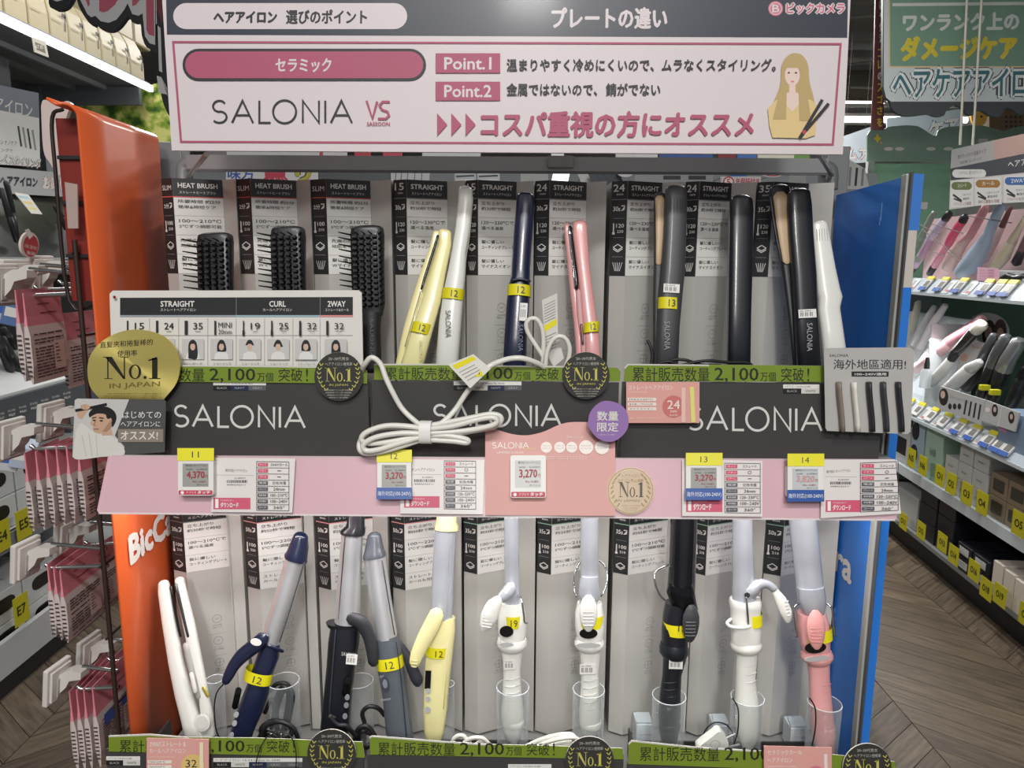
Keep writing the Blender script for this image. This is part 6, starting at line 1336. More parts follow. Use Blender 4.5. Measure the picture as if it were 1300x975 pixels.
# small blue and white packs under the first hook
for i, (a, b, c_) in enumerate(((4, 395, (196, 196, 200)), (18, 400, (90, 120, 170)), (8, 585, (200, 202, 206)), (28, 582, (180, 190, 210)))):
    P = PY(a, b, 1.25); g = G(); g.box((-.018, 0, -.02), (.018, .05, .02), mat(c_, .4)); o = g.build('small_pack', None, Matrix.Translation(P) @ Matrix.Rotation(R(18), 4, 'Y') @ Matrix.Rotation(R(25), 4, 'Z'), .002)
    tag(o, ('pale small pack below the upper left hooks', 'blue small pack below the upper left hooks', 'pale small pack under the photo card hooks at the frame edge', 'bluish small pack under the photo card hooks')[i], 'pack'); 
    g = G(); g.box((-.014, -.0006, -.004), (.014, -.0002, .012), ink(60, 100, 180) if i % 2 == 0 else BOXW); g.build('pack_print', o)

# ================================================================ right gondola
DR = Vector((.075, 1, 0)).normalized(); NR = Vector((1, -.075, 0)).normalized()
def GR(px, py, dx=0): return PP(px, py, Vector((1.78 + dx, 0, 0)), NR)
gr = empty('right_shelf_unit', (2.2, 3.2, 0), 'long white shelf unit along the right aisle with three stocked levels', 'shelf unit')
BR = Matrix(((DR.x, NR.x, 0, 1.78), (DR.y, NR.y, 0, 0), (0, 0, 1, 0), (0, 0, 0, 1)))     # local: x along the aisle, y into the shelf, z up
MR = Matrix.Translation((-2.2, -3.2, 0)) @ BR
def rp(n, a, b, m, bev=0, T=None): g = G(); g.box(a, b, m); return g.build(n, gr, MR @ (T or Matrix()), bev)
RWH = mat((196, 204, 208), .4, var=.03); RGN = mat((134, 168, 146), .6, var=.03); S0, S1 = 1.4, 4.6
rp('back_panel', (S0, .50, 0), (S1, .52, 1.74), RGN)
rp('shelf_board', (S0, .0, .12), (S1, .5, .14), mat((120, 122, 122), .5)); rp('kick_plate', (S0, .05, 0), (S1, .07, .12), mat((26, 26, 28), .5))
rp('shelf_board', (S0, .0, .43), (S1, .5, .445), RWH); rp('front_rail', (S0, -.012, .40), (S1, 0, .45), RWH)
rp('shelf_board', (S0, .0, .745), (S1, .5, .76), RWH); rp('shelf_board', (S0, .0, 1.365), (S1, .5, 1.38), RWH)
SLT = lambda z: Matrix.Translation((0, -.045, z)) @ Matrix.Rotation(R(-38), 4, 'X')
for z in (.735, 1.355): rp('price_channel', (S0, -.002, 0), (S1, .001, .085), mat((186, 196, 206), .3, coat=.4), 0, SLT(z)); rp('rail_lip', (S0, -.05, z - .012), (S1, 0, z + .002), RWH)
rp('end_panel', (S1, 0, 0), (S1 + .02, .52, 1.4), RWH); rp('end_panel', (S1 - .02, .03, 1.38), (S1, .52, 2.08), RGN)
a = GR(1105, 197); 
rp('top_beam', (S1 - .03, -.01, 2.10), (S1 + .02, .56, 2.15), mat((170, 170, 160), .5)); rp('post', (S1 - .03, -.01, 0), (S1 + .01, .03, 2.12), mat((150, 152, 150), .4)); rp('post', (3.6, .46, .14), (3.64, .50, 2.12), mat((150, 152, 150), .4))
# small price tags on both channels
def rtag(px, py, z, blue, lab):
    P = GR(px, py); s = (P - Vector((1.78, 0, 0))).dot(DR)
    M = BR @ SLT(z) @ Matrix.Translation((s, -.006, .012))
    g = G(); g.box((0, -.008, 0), (.062, 0, .062), mat((206, 206, 204), .4)); o = g.build('price_tag', None, M, .002); tag(o, lab, 'price tag', 'small price tags on the right shelves')
    g = G(); g.box((.008, -.0095, .018), (.044, -.0085, .05), mat((120, 118, 114), .3)); g.build('screen', o)
    g = G(); g.box((0, -.0095, .058), (.062, -.0035, .078), mat((200, 192, 30), .45)); g.build('number_topper', o)
    if blue: g = G(); g.box((-.002, -.0105, -.006), (.060, -.0085, .014), ink(32, 80, 160)); g.build('blue_strip', o)
rt = [(1158, 358, 1.355, 1), (1187, 361, 1.355, 1), (1206, 363, 1.355, 1), (1230, 366, 1.355, 1), (1263, 368, 1.355, 1), (1279, 371, 1.355, 1), (1293, 373, 1.355, 1),
      (1162, 515, .735, 0), (1176, 521, .735, 0), (1193, 529, .735, 0), (1210, 536, .735, 0), (1229, 547, .735, 1), (1247, 556, .735, 1), (1268, 566, .735, 1), (1282, 572, .735, 1), (1294, 578, .735, 1)]
for i, (a, b, z, bl) in enumerate(rt):
    up_ = z > 1; k = i if up_ else i - 7
    rtag(a, b, z, bl, '%s price tag from the blue side along the %s right shelf rail' % (('first', 'second', 'third', 'fourth', 'fifth', 'sixth', 'seventh', 'eighth', 'ninth')[k], 'upper' if up_ else 'middle'))
# spec slips between tags
for i, (a, b) in enumerate(((1170, 360), (1216, 364), (1243, 367), (1184, 526), (1202, 534), (1220, 542), (1238, 552), (1258, 561))):
    z = 1.355 if i < 3 else .735; P = GR(a, b); s = (P - Vector((1.78, 0, 0))).dot(DR); M = BR @ SLT(z) @ Matrix.Translation((s, -.004, .006)); g = G(); g.box((0, -.001, 0), (.06, 0, .07), mat((200, 204, 206), .4)); o = g.build('spec_slip', None, M); tag(o, '%s small spec slip from the blue side on the %s right rail' % (('first', 'second', 'third', 'first', 'second', 'third', 'fourth', 'fifth')[i], 'upper' if i < 3 else 'middle'), 'slip', 'spec slips on the right rails')
    g = G(); g.box((.03, -.0018, .01), (.055, -.0012, .06), ink(150, 152, 156)); g.box((.004, -.0018, .008), (.026, -.0012, .02), ink(190, 80, 100)); g.build('slip_print', o)
# irons on the upper right shelf
GU = 'irons displayed on the upper right shelf'
def PU(dx): return lambda a, b: GR(a, b, dx)
def cm(c, **k): return mat(c, .35, coat=.25, **k)
DKC = mat((44, 44, 50), .4)
stick('slanted_iron', 'sage green curling iron with black clip beside the blue side on the upper right shelf', 'hair iron', GU, PU(.20), [(1160, 318, 4), (1168, 304, 4), (1175, 291, 4), (1182, 277, 4), (1186, 270, 3.5)], [('grip', 0, 1, cm((120, 138, 120))), ('barrel', 1, 4, cm((128, 142, 132)))])
o = stick('slanted_iron', 'lilac curling iron with black end caps on the upper right shelf', 'hair iron', GU, PU(.14), [(1158, 344, 4), (1161, 338, 4.6), (1170, 324, 5), (1178, 310, 5), (1181, 303, 5), (1190, 290, 5.2), (1200, 278, 5.2), (1205, 271, 5)], [('end_cap', 0, 1, DKC), ('grip', 1, 4, cm((182, 150, 176))), ('barrel', 4, 6, cm((190, 180, 206))), ('tip_cap', 6, 7, DKC)])
stick('slanted_iron', 'hot pink curling iron with black tip on the upper right shelf', 'hair iron', GU, PU(.16), [(1180, 348, 4), (1186, 338, 4.5), (1196, 322, 4.5), (1204, 310, 5), (1209, 300, 5.5), (1218, 286, 5.5), (1222, 281, 5.5), (1225, 275, 5)], [('end_cap', 0, 1, DKC), ('grip', 1, 3, cm((214, 140, 160))), ('barrel', 3, 6, cm((222, 90, 128))), ('tip_cap', 6, 7, DKC)])
stick('slanted_iron', 'pale pink curved styling iron with broad body on the upper right shelf', 'hair iron', GU, PU(.13), [(1203, 340, 8), (1212, 322, 9), (1222, 308, 7), (1232, 298, 5.5), (1240, 284, 5.5), (1249, 267, 5.5), (1252, 262, 4.5)], [('body', 0, 3, cm((226, 190, 186))), ('neck', 2, 6, cm((224, 158, 164)))])
stick('slanted_iron', 'light blue styling iron with broad handle on the upper right shelf', 'hair iron', GU, PU(.09), [(1220, 346, 9), (1232, 336, 12), (1242, 322, 12), (1250, 308, 9), (1256, 295, 6.5), (1262, 280, 6.5), (1270, 264, 5.5), (1272, 261, 4.5)], [('body', 0, 4, cm((168, 186, 206))), ('neck', 3, 7, cm((172, 192, 214)))])
stick('slanted_iron', 'slim open iron with pinkish casing right of the light blue one', 'hair iron', GU, PU(.18), [(1250, 330, 5), (1262, 308, 5), (1272, 288, 4), (1280, 270, 3), (1283, 263, 2.5)], [('body', 0, 2, cm((206, 176, 174))), ('plate_arm', 2, 4, mat((110, 70, 66), .4))])
stick('slanted_iron', 'cream straight iron with yellow tape right on the upper right shelf', 'hair iron', GU, PU(.12), [(1262, 340, 7), (1274, 326, 8), (1284, 308, 6), (1294, 290, 4), (1302, 276, 3.5)], [('body', 0, 2, cm((214, 202, 176))), ('plate_arm', 2, 4, cm((206, 192, 168)))])
stick('slanted_iron', 'black and silver iron at the right frame edge on the upper right shelf', 'hair iron', GU, PU(.15), [(1290, 334, 6), (1297, 318, 5), (1304, 300, 4)], [('grip', 0, 1, DKC), ('barrel', 1, 2, mat((120, 90, 96), .4))])
g = G(); 
for (a, b, tx) in ((1251, 324, '10'), (1259, 336, '11')): pass
# tilted pink-lined bed behind irons
g = G(); g.box((2.6, .24, 1.38), (4.3, .26, 1.74), mat((196, 168, 170), .5)); o = g.build('iron_bed', None, BR @ Matrix.Rotation(0, 4, 'X')); tag(o, 'pinkish backing board behind the slanted irons', 'backing board')
root = empty('wire_guard', GR(1190, 300, .08), 'thin wire guard in front of the slanted irons on the right', 'guard')
for a, b, c, e in ((1165, 284, 1195, 298), (1172, 292, 1222, 330), (1182, 284, 1222, 296), (1200, 318, 1222, 334), (1228, 274, 1284, 283), (1182, 318, 1200, 326)):
    g = G(); A_ = GR(a, b, .07) - GR(1190, 300, .08); B_ = GR(c, e, .07) - GR(1190, 300, .08); g.tube([A_, B_], .0022, mat((96, 88, 84), .6), 6); g.build('wire', root)
o, p = card('small_pink_card', 'small pink card in a clear stand on the upper right rail', 'sign', Fr(GR(1240, 340, .0), GR(1280, 342, .0), GR(1240, 358, .0)), [(1241, 339), (1268, 341), (1268, 358), (1240, 356)], mat((222, 176, 196), .5), .002)
for i in range(4): p.t('キャンペーン対象商品', 1244, 342 + i * 3.6, 1262, 344.4 + i * 3.6, ink(150, 90, 120))
done(p, 'card_print', o)
g = G(); g.box((0, -.05, 0), (.16, .05, .09), mat((176, 178, 180), .4)); P = GR(1280, 352, .06); s = (P - Vector((1.78, 0, 0))).dot(DR); o = g.build('grey_case', None, BR @ Matrix.Translation((s - .06, .10, 1.38)), .004); tag(o, 'grey case with black coiled cords at the right frame edge', 'case')
stick('black_coil', 'black coiled cords in front of the grey case at the right', 'cable', None, PU(.02), [(1270, 356, 4), (1280, 350, 4), (1290, 354, 5), (1300, 352, 5)], [('strand', 0, 3, KB)])
# big hanging header sign of that shelf (tilted strip board)
f = Fr(GR(1208, 196, -.02), GR(1300, 172, -.02), GR(1208, 262, -.02)); f = Fr(GR(1208, 196, -.02), GR(1208, 196, -.02) - DR, GR(1208, 196, -.02) - Vector((0, 0, 1)))
o, p = card('shelf_header_board', 'grey and pink header board with dark band and three coloured pills on the right shelf', 'sign', f, [(1208, 190), (1345, 160), (1345, 248), (1205, 266)], mat((196, 190, 190), .5), .006)
p.poly([(1208, 190), (1262, 178), (1262, 205), (1208, 214)], ink(156, 156, 156)); p.poly([(1262, 178), (1345, 160), (1345, 186), (1262, 205)], ink(176, 146, 138)); p.t('髪がひっかかり粗髪タイプ', 1216, 197, 1252, 202, INK, 0, -8); p.t('対応新コンテンツ', 1219, 205, 1246, 209, INK, 0, -6)
p.poly([(1207, 214), (1345, 186), (1345, 214), (1207, 229)], ink(58, 62, 70)); p.pill(1209, 215, 1252, 225.5, mat((206, 206, 204), .5)); p.t('ヘアアイロン 選びのポイント', 1217, 218, 1246, 222.5, INK, 0, -2); p.t('ヘアアイロン', 1280, 205, 1330, 213, BOXW, .01, -8)
for x0, x1, c_, t_, u_ in ((1207, 1236, (96, 112, 70), 'ストレート', 'パリッとした髪型'), (1238, 1272, (150, 108, 50), 'カール', '波打ち髪型も可能'), (1275, 1312, (52, 96, 156), '2WAY', 'ストレートもカールも')):
    k = (x0 - 1207) * -.09; p.poly([(x0, 230 + k), (x1, 229 + k - 2), (x1, 262 + k), (x0, 264 + k)], ink(206, 206, 204)); p.pill(x0 + 1, 231 + k, x1 - 2, 241 + k, ink(*c_)); p.t(t_, x0 + 9, 233.5 + k, x1 - 9, 238.5 + k, BOXW, .01, -1)
    p.line([(x0 + 3, 247 + k), (x0 + 14, 255 + k)], 2.6, INK); p.line([(x0 + 4, 252 + k), (x0 + 14, 256 + k)], 2, INK); p.t('スタイリング', x0 + 15, 246 + k, x1 - 3, 249 + k, INK, 0, -1); p.t('髪型自在', x0 + 16, 251 + k, x1 - 5, 254 + k, INK, 0, -1); p.t(u_, x0 + 4, 257 + k, x1 - 3, 261 + k, ink(140, 80, 60), 0, -1)
done(p, 'board_print', o)
# middle right shelf
GM = 'irons displayed on the middle right shelf'; WT = mat((226, 226, 226), .3, coat=.3)
g = G(); g.prism([(0, 0), (.50, 0), (.50, .30), (.0, .12)], 0, .01, mat((212, 220, 226), .4), T=Matrix(((0, 0, 1, 0), (1, 0, 0, 0), (0, 1, 0, 0), (0, 0, 0, 1)))); P = GR(1207, 440, .1); s = (P - Vector((1.78, 0, 0))).dot(DR)
g = G(); g.box((s + .05, .22, .76), (s + .95, .24, 1.22), mat((216, 222, 226), .4)); g.box((s + .04, .02, .76), (s + .05, .24, 1.20), mat((216, 222, 226), .4)); o = g.build('white_backing_tray', None, BR); tag(o, 'white backing tray holding white irons beside the blue side', 'tray')
for i, (pts, lab) in enumerate((([(1150, 440, 5), (1157, 420, 5), (1162, 400, 4.5), (1166, 384, 4)], 'cream white iron standing first beside the travel card'), ([(1150, 455, 5.5), (1160, 436, 5.5), (1175, 408, 4.5), (1186, 390, 3.5)], 'white iron leaning second beside the travel card'),
    ([(1154, 465, 6), (1168, 440, 5.5), (1184, 412, 5), (1200, 388, 4)], 'long glossy white iron leaning third beside the travel card'), ([(1164, 470, 5), (1180, 446, 5), (1192, 426, 4), (1202, 412, 3)], 'slim white iron leaning fourth in front of the white tray'), ([(1158, 480, 5), (1170, 466, 5), (1184, 448, 4), (1194, 434, 3)], 'small white iron lowest in front of the white tray'))):
    stick('white_iron', lab, 'hair iron', GM, PU(.10 + .02 * (4 - i)), pts, [('grip', 0, 1, WT), ('barrel', 1, 3, cm((228, 224, 206) if i == 0 else (230, 230, 232)))])
stick('slanted_curler', 'pink curling iron with broad pink barrel on the middle right shelf', 'hair iron', GM, PU(.08), [(1164, 468, 7), (1180, 456, 7), (1196, 444, 7.5), (1207, 434, 8), (1224, 422, 7.5), (1240, 410, 6.5), (1247, 405, 6)], [('grip', 0, 3, cm((228, 184, 188))), ('barrel', 3, 5, cm((232, 150, 168))), ('tip_cap', 5, 6, cm((236, 176, 188)))])
stick('slanted_curler', 'white handled curling iron with dark barrel and cream tip', 'hair iron', GM, PU(.05), [(1182, 486, 6), (1196, 472, 7), (1208, 456, 5.5), (1214, 446, 6.5), (1226, 434, 7), (1238, 420, 7), (1240, 418, 7.5), (1247, 412, 7.5)], [('grip', 0, 2, WT), ('hinge', 2, 3, DKC), ('barrel', 3, 5, mat((74, 72, 70), .25, .5)), ('tip_cap', 5, 7, mat((226, 222, 208), .4))])
stick('slanted_curler', 'white broad straight iron lying low with dark slot on the middle right shelf', 'hair iron', GM, PU(.03), [(1204, 494, 8), (1220, 480, 9), (1232, 468, 8), (1244, 460, 5)], [('body', 0, 2, WT), ('nose', 2, 3, WT)])
for i, (pts, lab, bc) in enumerate((([(1226, 492, 7), (1236, 478, 8), (1243, 464, 6), (1250, 448, 5.5), (1262, 426, 5)], 'first black curling iron with grey barrel on the middle right shelf', (104, 106, 110)), ([(1246, 502, 7), (1252, 486, 8), (1260, 466, 7.5), (1266, 450, 7.5), (1278, 428, 7)], 'second black curling iron with grey barrel and yellow tape', (120, 122, 126)),
    ([(1258, 508, 8), (1266, 492, 9), (1274, 470, 10), (1280, 456, 9.5), (1294, 434, 9)], 'third black curling iron with wide silver barrel and yellow tape', (168, 170, 172)), ([(1284, 514, 8), (1292, 496, 9), (1298, 480, 8), (1304, 466, 6)], 'fourth black curling iron at the right frame edge', (40, 40, 44)))):
    o = stick('black_curler', lab, 'hair iron', GM, PU(.06 + .015 * i), pts, [('grip', 0, 2, KB), ('barrel', 2, len(pts) - 1, mat(bc, .3, .5))])
    if i in (1, 2):
        a_ = GR(*( (1250, 492) if i == 1 else (1263, 498)), .03); g = G(); g.box((-.02, -.012, -.012), (.02, .012, .012), mat((200, 196, 40), .45)); g.build('tape', o, Matrix.Translation(a_ - o.matrix_basis.translation), .003)
fb = lambda dx: Fr(GR(1250, 420, dx), GR(1250, 420, dx) - DR, GR(1250, 420, dx) - Vector((0, 0, 1)))
o, p = card('round_portrait_card', 'round white display card with two dark haired portraits on the middle right shelf', 'sign', fb(.3), ell(1252, 421, 28, 24, 32), mat((206, 206, 204), .5), .006)
p.poly(ell(1256, 425, 9, 19, 20), ink(44, 36, 36)); p.poly(ell(1255, 423, 5, 9, 16), ink(206, 174, 160)); p.poly(ell(1270, 420, 8, 15, 20), ink(84, 60, 56)); p.poly(ell(1270, 424, 4.5, 8, 16), ink(200, 160, 148)); done(p, 'card_print', o)
o, p = card('white_product_board', 'white slanted product board behind the lying irons on the middle right shelf', 'board', fb(.16), [(1206, 452), (1240, 432), (1262, 440), (1250, 470), (1214, 500), (1196, 492)], mat((206, 206, 204), .5), .006)
p.circ(1224, 454, 5, ink(214, 170, 150)); p.t('Beauty', 1234, 438, 1250, 443, ink(190, 150, 140), 0, 2); done(p, 'board_print', o)
o, p = card('info_card', 'silver info card with portrait and four small irons on the middle right rail', 'sign', fb(-.03), [(1194, 490), (1251, 508), (1245, 540), (1189, 516)], mat((184, 184, 184), .45), .006)
p.poly(ell(1198, 504, 6, 11, 18), ink(48, 40, 40)); p.poly(ell(1197, 501, 3, 5, 12), ink(206, 180, 168)); p.t('スタイリングシリーズ', 1206, 501, 1230, 505, GY, 0, 8)
for x in (1206, 1212, 1218): p.poly(ell(x, 516, 2.4, 4, 10), INK)
for x in (1227, 1233, 1239, 1245): p.line([(x, 508 + (x - 1227) * .3), (x - 3, 526 + (x - 1227) * .35)], 2.2, INK)
done(p, 'card_print', o)
o, p = card('info_card', 'pair card with two long haired portraits at the right of the middle rail', 'sign', fb(-.035), [(1252, 508), (1294, 524), (1288, 548), (1246, 534)], mat((190, 190, 190), .45), .006)
for x, y in ((1263, 521), (1284, 530)): p.poly(ell(x, y, 4, 8, 14), ink(48, 40, 40)); p.poly(ell(x, y - 1, 2, 3.6, 10), ink(206, 180, 168))
p.line([(1272, 515), (1267, 541)], .8, BOXW); p.circ(1254, 520, 3, BOXW); done(p, 'card_print', o)
g = G(); P = GR(1290, 560, .02); s = (P - Vector((1.78, 0, 0))).dot(DR); g.box((s - .14, -.02, .76), (s + .06, .08, .92), mat((130, 150, 176), .4)); o = g.build('blue_pink_box', None, BR, .003); tag(o, 'blue and pink box at the right frame edge on the middle shelf', 'box')
g = G(); g.box((s - .0, -.0212, .83), (s + .055, -.0204, .91), ink(206, 150, 180)); g.build('box_print', o)
# spray bottle
P = GR(1174, 492, .0); root = empty('spray_bottle', P, 'small clear bottle with black cap beside the travel card', 'bottle')
g = G(); g.loft([(0, 0, 0, .026, .026), (.08, 0, 0, .026, .026), (.095, 0, 0, .012, .012)], clear((200, 206, 210), .4), 18); g.build('bottle_body', root)
g = G(); g.loft([(.095, 0, 0, .014, .014), (.12, 0, 0, .013, .013), (.15, 0, 0, .008, .008)], KB, 16); g.build('bottle_cap', root)
# boxes under the middle right shelf and on the bottom shelf
orr = -NR
def rbox(px0, px1, py, z0, size_d, h, m, lab, grp, st=None, win=None, dx=.02, name='carton'):
    """front edge spans px0..px1 (far to near) on the shelf front, standing at height z0"""
    A_ = GR(px0, py, dx); B_ = GR(px1, py, dx); sa = (A_ - Vector((1.78, 0, 0))).dot(DR); sb = (B_ - Vector((1.78, 0, 0))).dot(DR)
    g = G(); L = sa - sb; g.box((0, 0, 0), (L, size_d, h), m); o = g.build(name, None, BR @ Matrix.Translation((sb, dx, z0)), .003); tag(o, lab, 'box', grp)
    if st: g = G(); g.text(st, (L * .7, -.001, h * .42), (-1, 0, 0), (0, 0, 1), L * .36, h * .14, ink(120, 118, 116)); g.build('box_print', o)
    if win: g = G(); g.box((L * .18, -.002, h * .25), (L * .82, -.0005, h * .78), win); g.build('box_window', o)
    return o
GB = 'boxes stacked under the middle right shelf'
BW2 = mat((206, 206, 206), .5, var=.03); MINT = mat((176, 206, 190), .5); BRN = mat((150, 132, 110), .5, var=.05); NV = mat((26, 28, 38), .4)
rbox(1132, 1152, 590, .446, .25, .17, BW2, 'white box with round dark window nearest the travel card', GB, None, ink(40, 40, 46)); 
o = rbox(1154, 1170, 590, .446, .25, .27, mat((176, 196, 214), .5), 'pale blue tall box with two dark brush discs', GB)
g = G()
for z in (.085, .2): g.prism([(.09 + .035 * math.cos(2 * math.pi * i / 20), z + .045 * math.sin(2 * math.pi * i / 20)) for i in range(20)], 0, .004, mat((40, 42, 54), .4), T=Matrix(((1, 0, 0, 0), (0, 0, -1, -.0005), (0, 1, 0, 0), (0, 0, 0, 1))))
g.build('brush_disc', o)
rbox(1171, 1194, 600, .446, .28, .28, MINT, 'tall mint green box between the blue box and white stack', GB, 'HAIR')
for k in range(3):
    for j, (a, b) in enumerate(((1196, 1212), (1213, 1231), (1232, 1252))):
        if k == 2 and j == 0: continue
        rbox(a, b, 625, .446 + k * .082, .34, .08, BW2, '%s white carton of the %s layer under the middle right shelf' % (('farthest', 'middle', 'nearest')[j], ('bottom', 'second', 'top')[k]), GB, 'iron')
for k in range(2):
    for j, (a, b) in enumerate(((1254, 1276), (1277, 1303))):
        rbox(a, b, 645, .446 + k * .095, .34, .093, BRN, '%s brown carton with dark window, %s layer' % (('left', 'right')[j], ('lower', 'upper')[k]), GB, None, mat((70, 70, 64), .3))
GK = 'boxes stacked on the bottom right shelf'
for k in range(3):
    for j, (a, b) in enumerate(((1162, 1184), (1186, 1208))):
        rbox(a, b, 700, .141 + k * .088, .40, .086, NV, '%s black carton, %s layer on the bottom right shelf' % (('left', 'right')[j], ('bottom', 'middle', 'top')[k]), GK, None, None)
for k in range(2):
    for j, (a, b) in enumerate(((1212, 1231), (1233, 1255))):
        rbox(a, b, 725, .141 + k * .062, .32, .060, NV, '%s black carton with white end label, %s layer' % (('left', 'right')[j], ('lower', 'upper')[k]), GK, None, mat((190, 190, 190), .5), dx=.0)
for j, (a, b) in enumerate(((1257, 1270), (1272, 1286), (1287, 1306))):
    rbox(a, b, 750, .141, .26, .15 - j * .006, mat((206, 196, 184), .5), '%s cream upright box at the end of the bottom right shelf' % ('left', 'middle', 'right')[j], GK, None, None, dx=-.0)
rbox(1125, 1160, 690, .141, .3, .17, mat((170, 172, 172), .5), 'pale grey carton behind the black cartons', GK)
for px, py, t_ in ((1144, 590, 'N5'), (1158, 600, 'N6'), (1179, 613, 'O1'), (1193, 623, 'O2'), (1212, 636, 'O3'), (1231, 648, 'O4'), (1276, 675, 'O5'), (1302, 690, 'O6')):
    q = GR(px + 7, py, -.03); ytag(q, -DR, None, t_, 'yellow shelf tag reading %s under the middle right shelf' % t_, 'yellow shelf tags on the right', .085, .095)
for px, py, t_ in ((1133, 668, 'O11'), (1155, 680, 'O12'), (1181, 695, 'O13'), (1195, 711, 'O14'), (1220, 731, 'O16'), (1235, 754, 'O18'), (1252, 762, 'O19'), (1284, 788, 'O20'), (1303, 800, 'O21')):
    q = GR(px + 8, py, -.03); ytag(q, -DR, None, t_, 'yellow shelf tag reading %s on the bottom right shelf' % t_, 'yellow shelf tags on the right', .085, .085)
# ---- green cloud board and hanging signs, far right top
YS = 3.9
f = vert(YS, 1200, 100)
GRN = mat((130, 158, 142), .55, var=.02)
cl = [(1101, 205), (1101, 172)] + [tuple(q) for q in smooth([(1103, 168), (1108, 163), (1116, 163), (1122, 164), (1128, 161), (1138, 160), (1150, 159), (1164, 160), (1174, 165), (1183, 171), (1189, 172), (1192, 165), (1204, 161), (1222, 160), (1236, 159), (1250, 160), (1262, 163), (1274, 166), (1286, 163), (1300, 160), (1340, 160)], 3)] + [(1340, 205)]
o, p = card('green_cloud_board', 'flat green cloud shaped board on top of the right shelf unit', 'sign', vert(4.30, 1200, 180), cl, GRN, .01)
p.poly([(1114, 169), (1116, 174), (1119.5, 176), (1116, 178), (1114, 182), (1112, 178), (1109, 176), (1112, 174)], ink(222, 206, 60)); p.poly([(1118.5, 179), (1120, 181), (1118.5, 184), (1117, 181)], ink(220, 160, 130))
for i, x in enumerate((1128, 1142, 1182, 1204)): p.poly(ell(x, 189, 6, 2.4, 12), ink(214, 212, 204))
p.rect(1242, 176, 1254, 182, ink(200, 200, 196)); done(p, 'board_print', o)
sc0 = [(1121, -40), (1121, 110), (1124, 124), (1130, 129)]
scal = [tuple(q) for q in smooth([(1130, 129), (1134, 140), (1146, 147), (1162, 147), (1178, 145), (1188, 148), (1198, 147), (1202, 140), (1212, 133), (1220, 137), (1232, 147), (1244, 140), (1258, 147), (1270, 148), (1276, 138), (1284, 138), (1296, 146), (1310, 140), (1330, 146), (1340, 140)], 4)]
o, p = card('hanging_sign', 'green hanging sign with scalloped dark bottom and silver and yellow lettering, top right', 'sign', f, sc0 + scal + [(1340, -40)], mat((70, 74, 78), .5), .02)
p.poly([(1122, -39), (1339, -39), (1339, 129), (1131, 129), (1125, 124), (1122, 112)], ink(196, 204, 206)); p.poly([(1127, -39), (1339, -39), (1339, 86), (1128, 86)], ink(214, 188, 150)); p.poly([(1129.5, -39), (1339, -39), (1339, 84), (1130, 84)], mat((118, 150, 132), .5))
p.poly([(1133, 4), (1339, 2), (1339, 6), (1133, 8)], ink(206, 206, 204)); p.t('ワンランク上の', 1146, 17, 1294, 40, ink(204, 208, 206), .05, -2); p.t('ダメージケア', 1143, 46, 1291, 78, ink(206, 188, 60), .06, -2)
p.t('ダメージケア', 1143, 46, 1291, 78, ink(214, 200, 80), .0, -2)
for b_, c_ in ((.13, (60, 70, 78)), (.10, (222, 226, 226)), (.02, (66, 112, 118))): p.t('ヘアケアアイロン', 1134 - b_ * 40, 89 - b_ * 40, 1330 + b_ * 40, 124 + b_ * 40, ink(*c_), b_, -3)
done(p, 'sign_print', o)
for x0, x1 in ((1229, 1219), (1248, 1235)):
    a = PY(x0, -30, 3.8); b = PY(x1, 184, 3.8); g = G(); g.tube([Vector((0, 0, 0)), b - a], .006, mat((206, 202, 190), .5), 6); o = g.build('hanging_string', None, Matrix.Translation(a)); tag(o, 'left pale string hanging in front of the green sign' if x0 == 1229 else 'right pale string hanging in front of the green sign', 'string')
o, p = card('vertical_banner', 'narrow brown vertical banner with white and yellow lettering left of the green sign', 'sign', vert(4.1, 1118, 80), [(1112, -40), (1111, 20), (1110, 60), (1109, 100), (1107, 140), (1106, 165), (1122, 165), (1122, 130), (1125, 60), (1127, -40)], mat((96, 52, 50), .5, var=.12, scale=20), .01)
for i, c_ in enumerate('にや気温'): p.t(c_, 1116, 1 + i * 14, 1123, 12 + i * 14, ink(214, 210, 204), .02)
for i, c_ in enumerate('コレのスゴさを'): p.t(c_, 1114.5 - i * .2, 62 + i * 14.6, 1121.5 - i * .2, 73 + i * 14.6, ink(206, 176, 60) if i != 2 else ink(206, 200, 196), .03)
done(p, 'banner_print', o)
o, p = card('pale_blue_sign', 'pale blue and white sign with red lettering behind the header sign, far right', 'sign', vert(5.5, 1090, 185), [(1062, 176), (1108, 160), (1108, 206), (1058, 208)], mat((196, 206, 214), .5, var=.1, scale=8), .01)
for b_, c_ in ((.1, (56, 56, 60)), (.07, (216, 216, 216)), (.0, (196, 60, 80))): p.t('ムア', 1074, 188, 1104, 204, ink(*c_), b_)
done(p, 'sign_print', o)
o, p = card('pale_blue_sign', 'pale blue snowy sign seen under the scalloped green sign', 'sign', vert(5.2, 1170, 150), [(1126, 150), (1180, 144), (1222, 138), (1224, 180), (1126, 180)], mat((190, 204, 214), .5, var=.14, scale=10), .01)
for b_, c_ in ((.09, (60, 66, 72)), (.06, (222, 224, 224)), (.0, (90, 130, 196))): p.t('ケア', 1178, 153, 1218, 176, ink(*c_), b_, -6)
done(p, 'sign_print', o)
o, p = card('wooden_ornament', 'small orange round ornament peeking between the green signs', 'ornament', vert(4.9, 1244, 150), ell(1243, 147, 10, 14, 20), mat((206, 160, 70), .5), .02)
p.circ(1246, 148, 1.6, INK, n=10); done(p, 'ornament_print', o)
o, p = card('brown_lattice', 'brown lattice frame behind the green signs at the right frame edge', 'frame', vert(5.0, 1285, 150), [(1256, 130), (1340, 130), (1340, 166), (1256, 166)], mat((104, 84, 64), .6), .02)
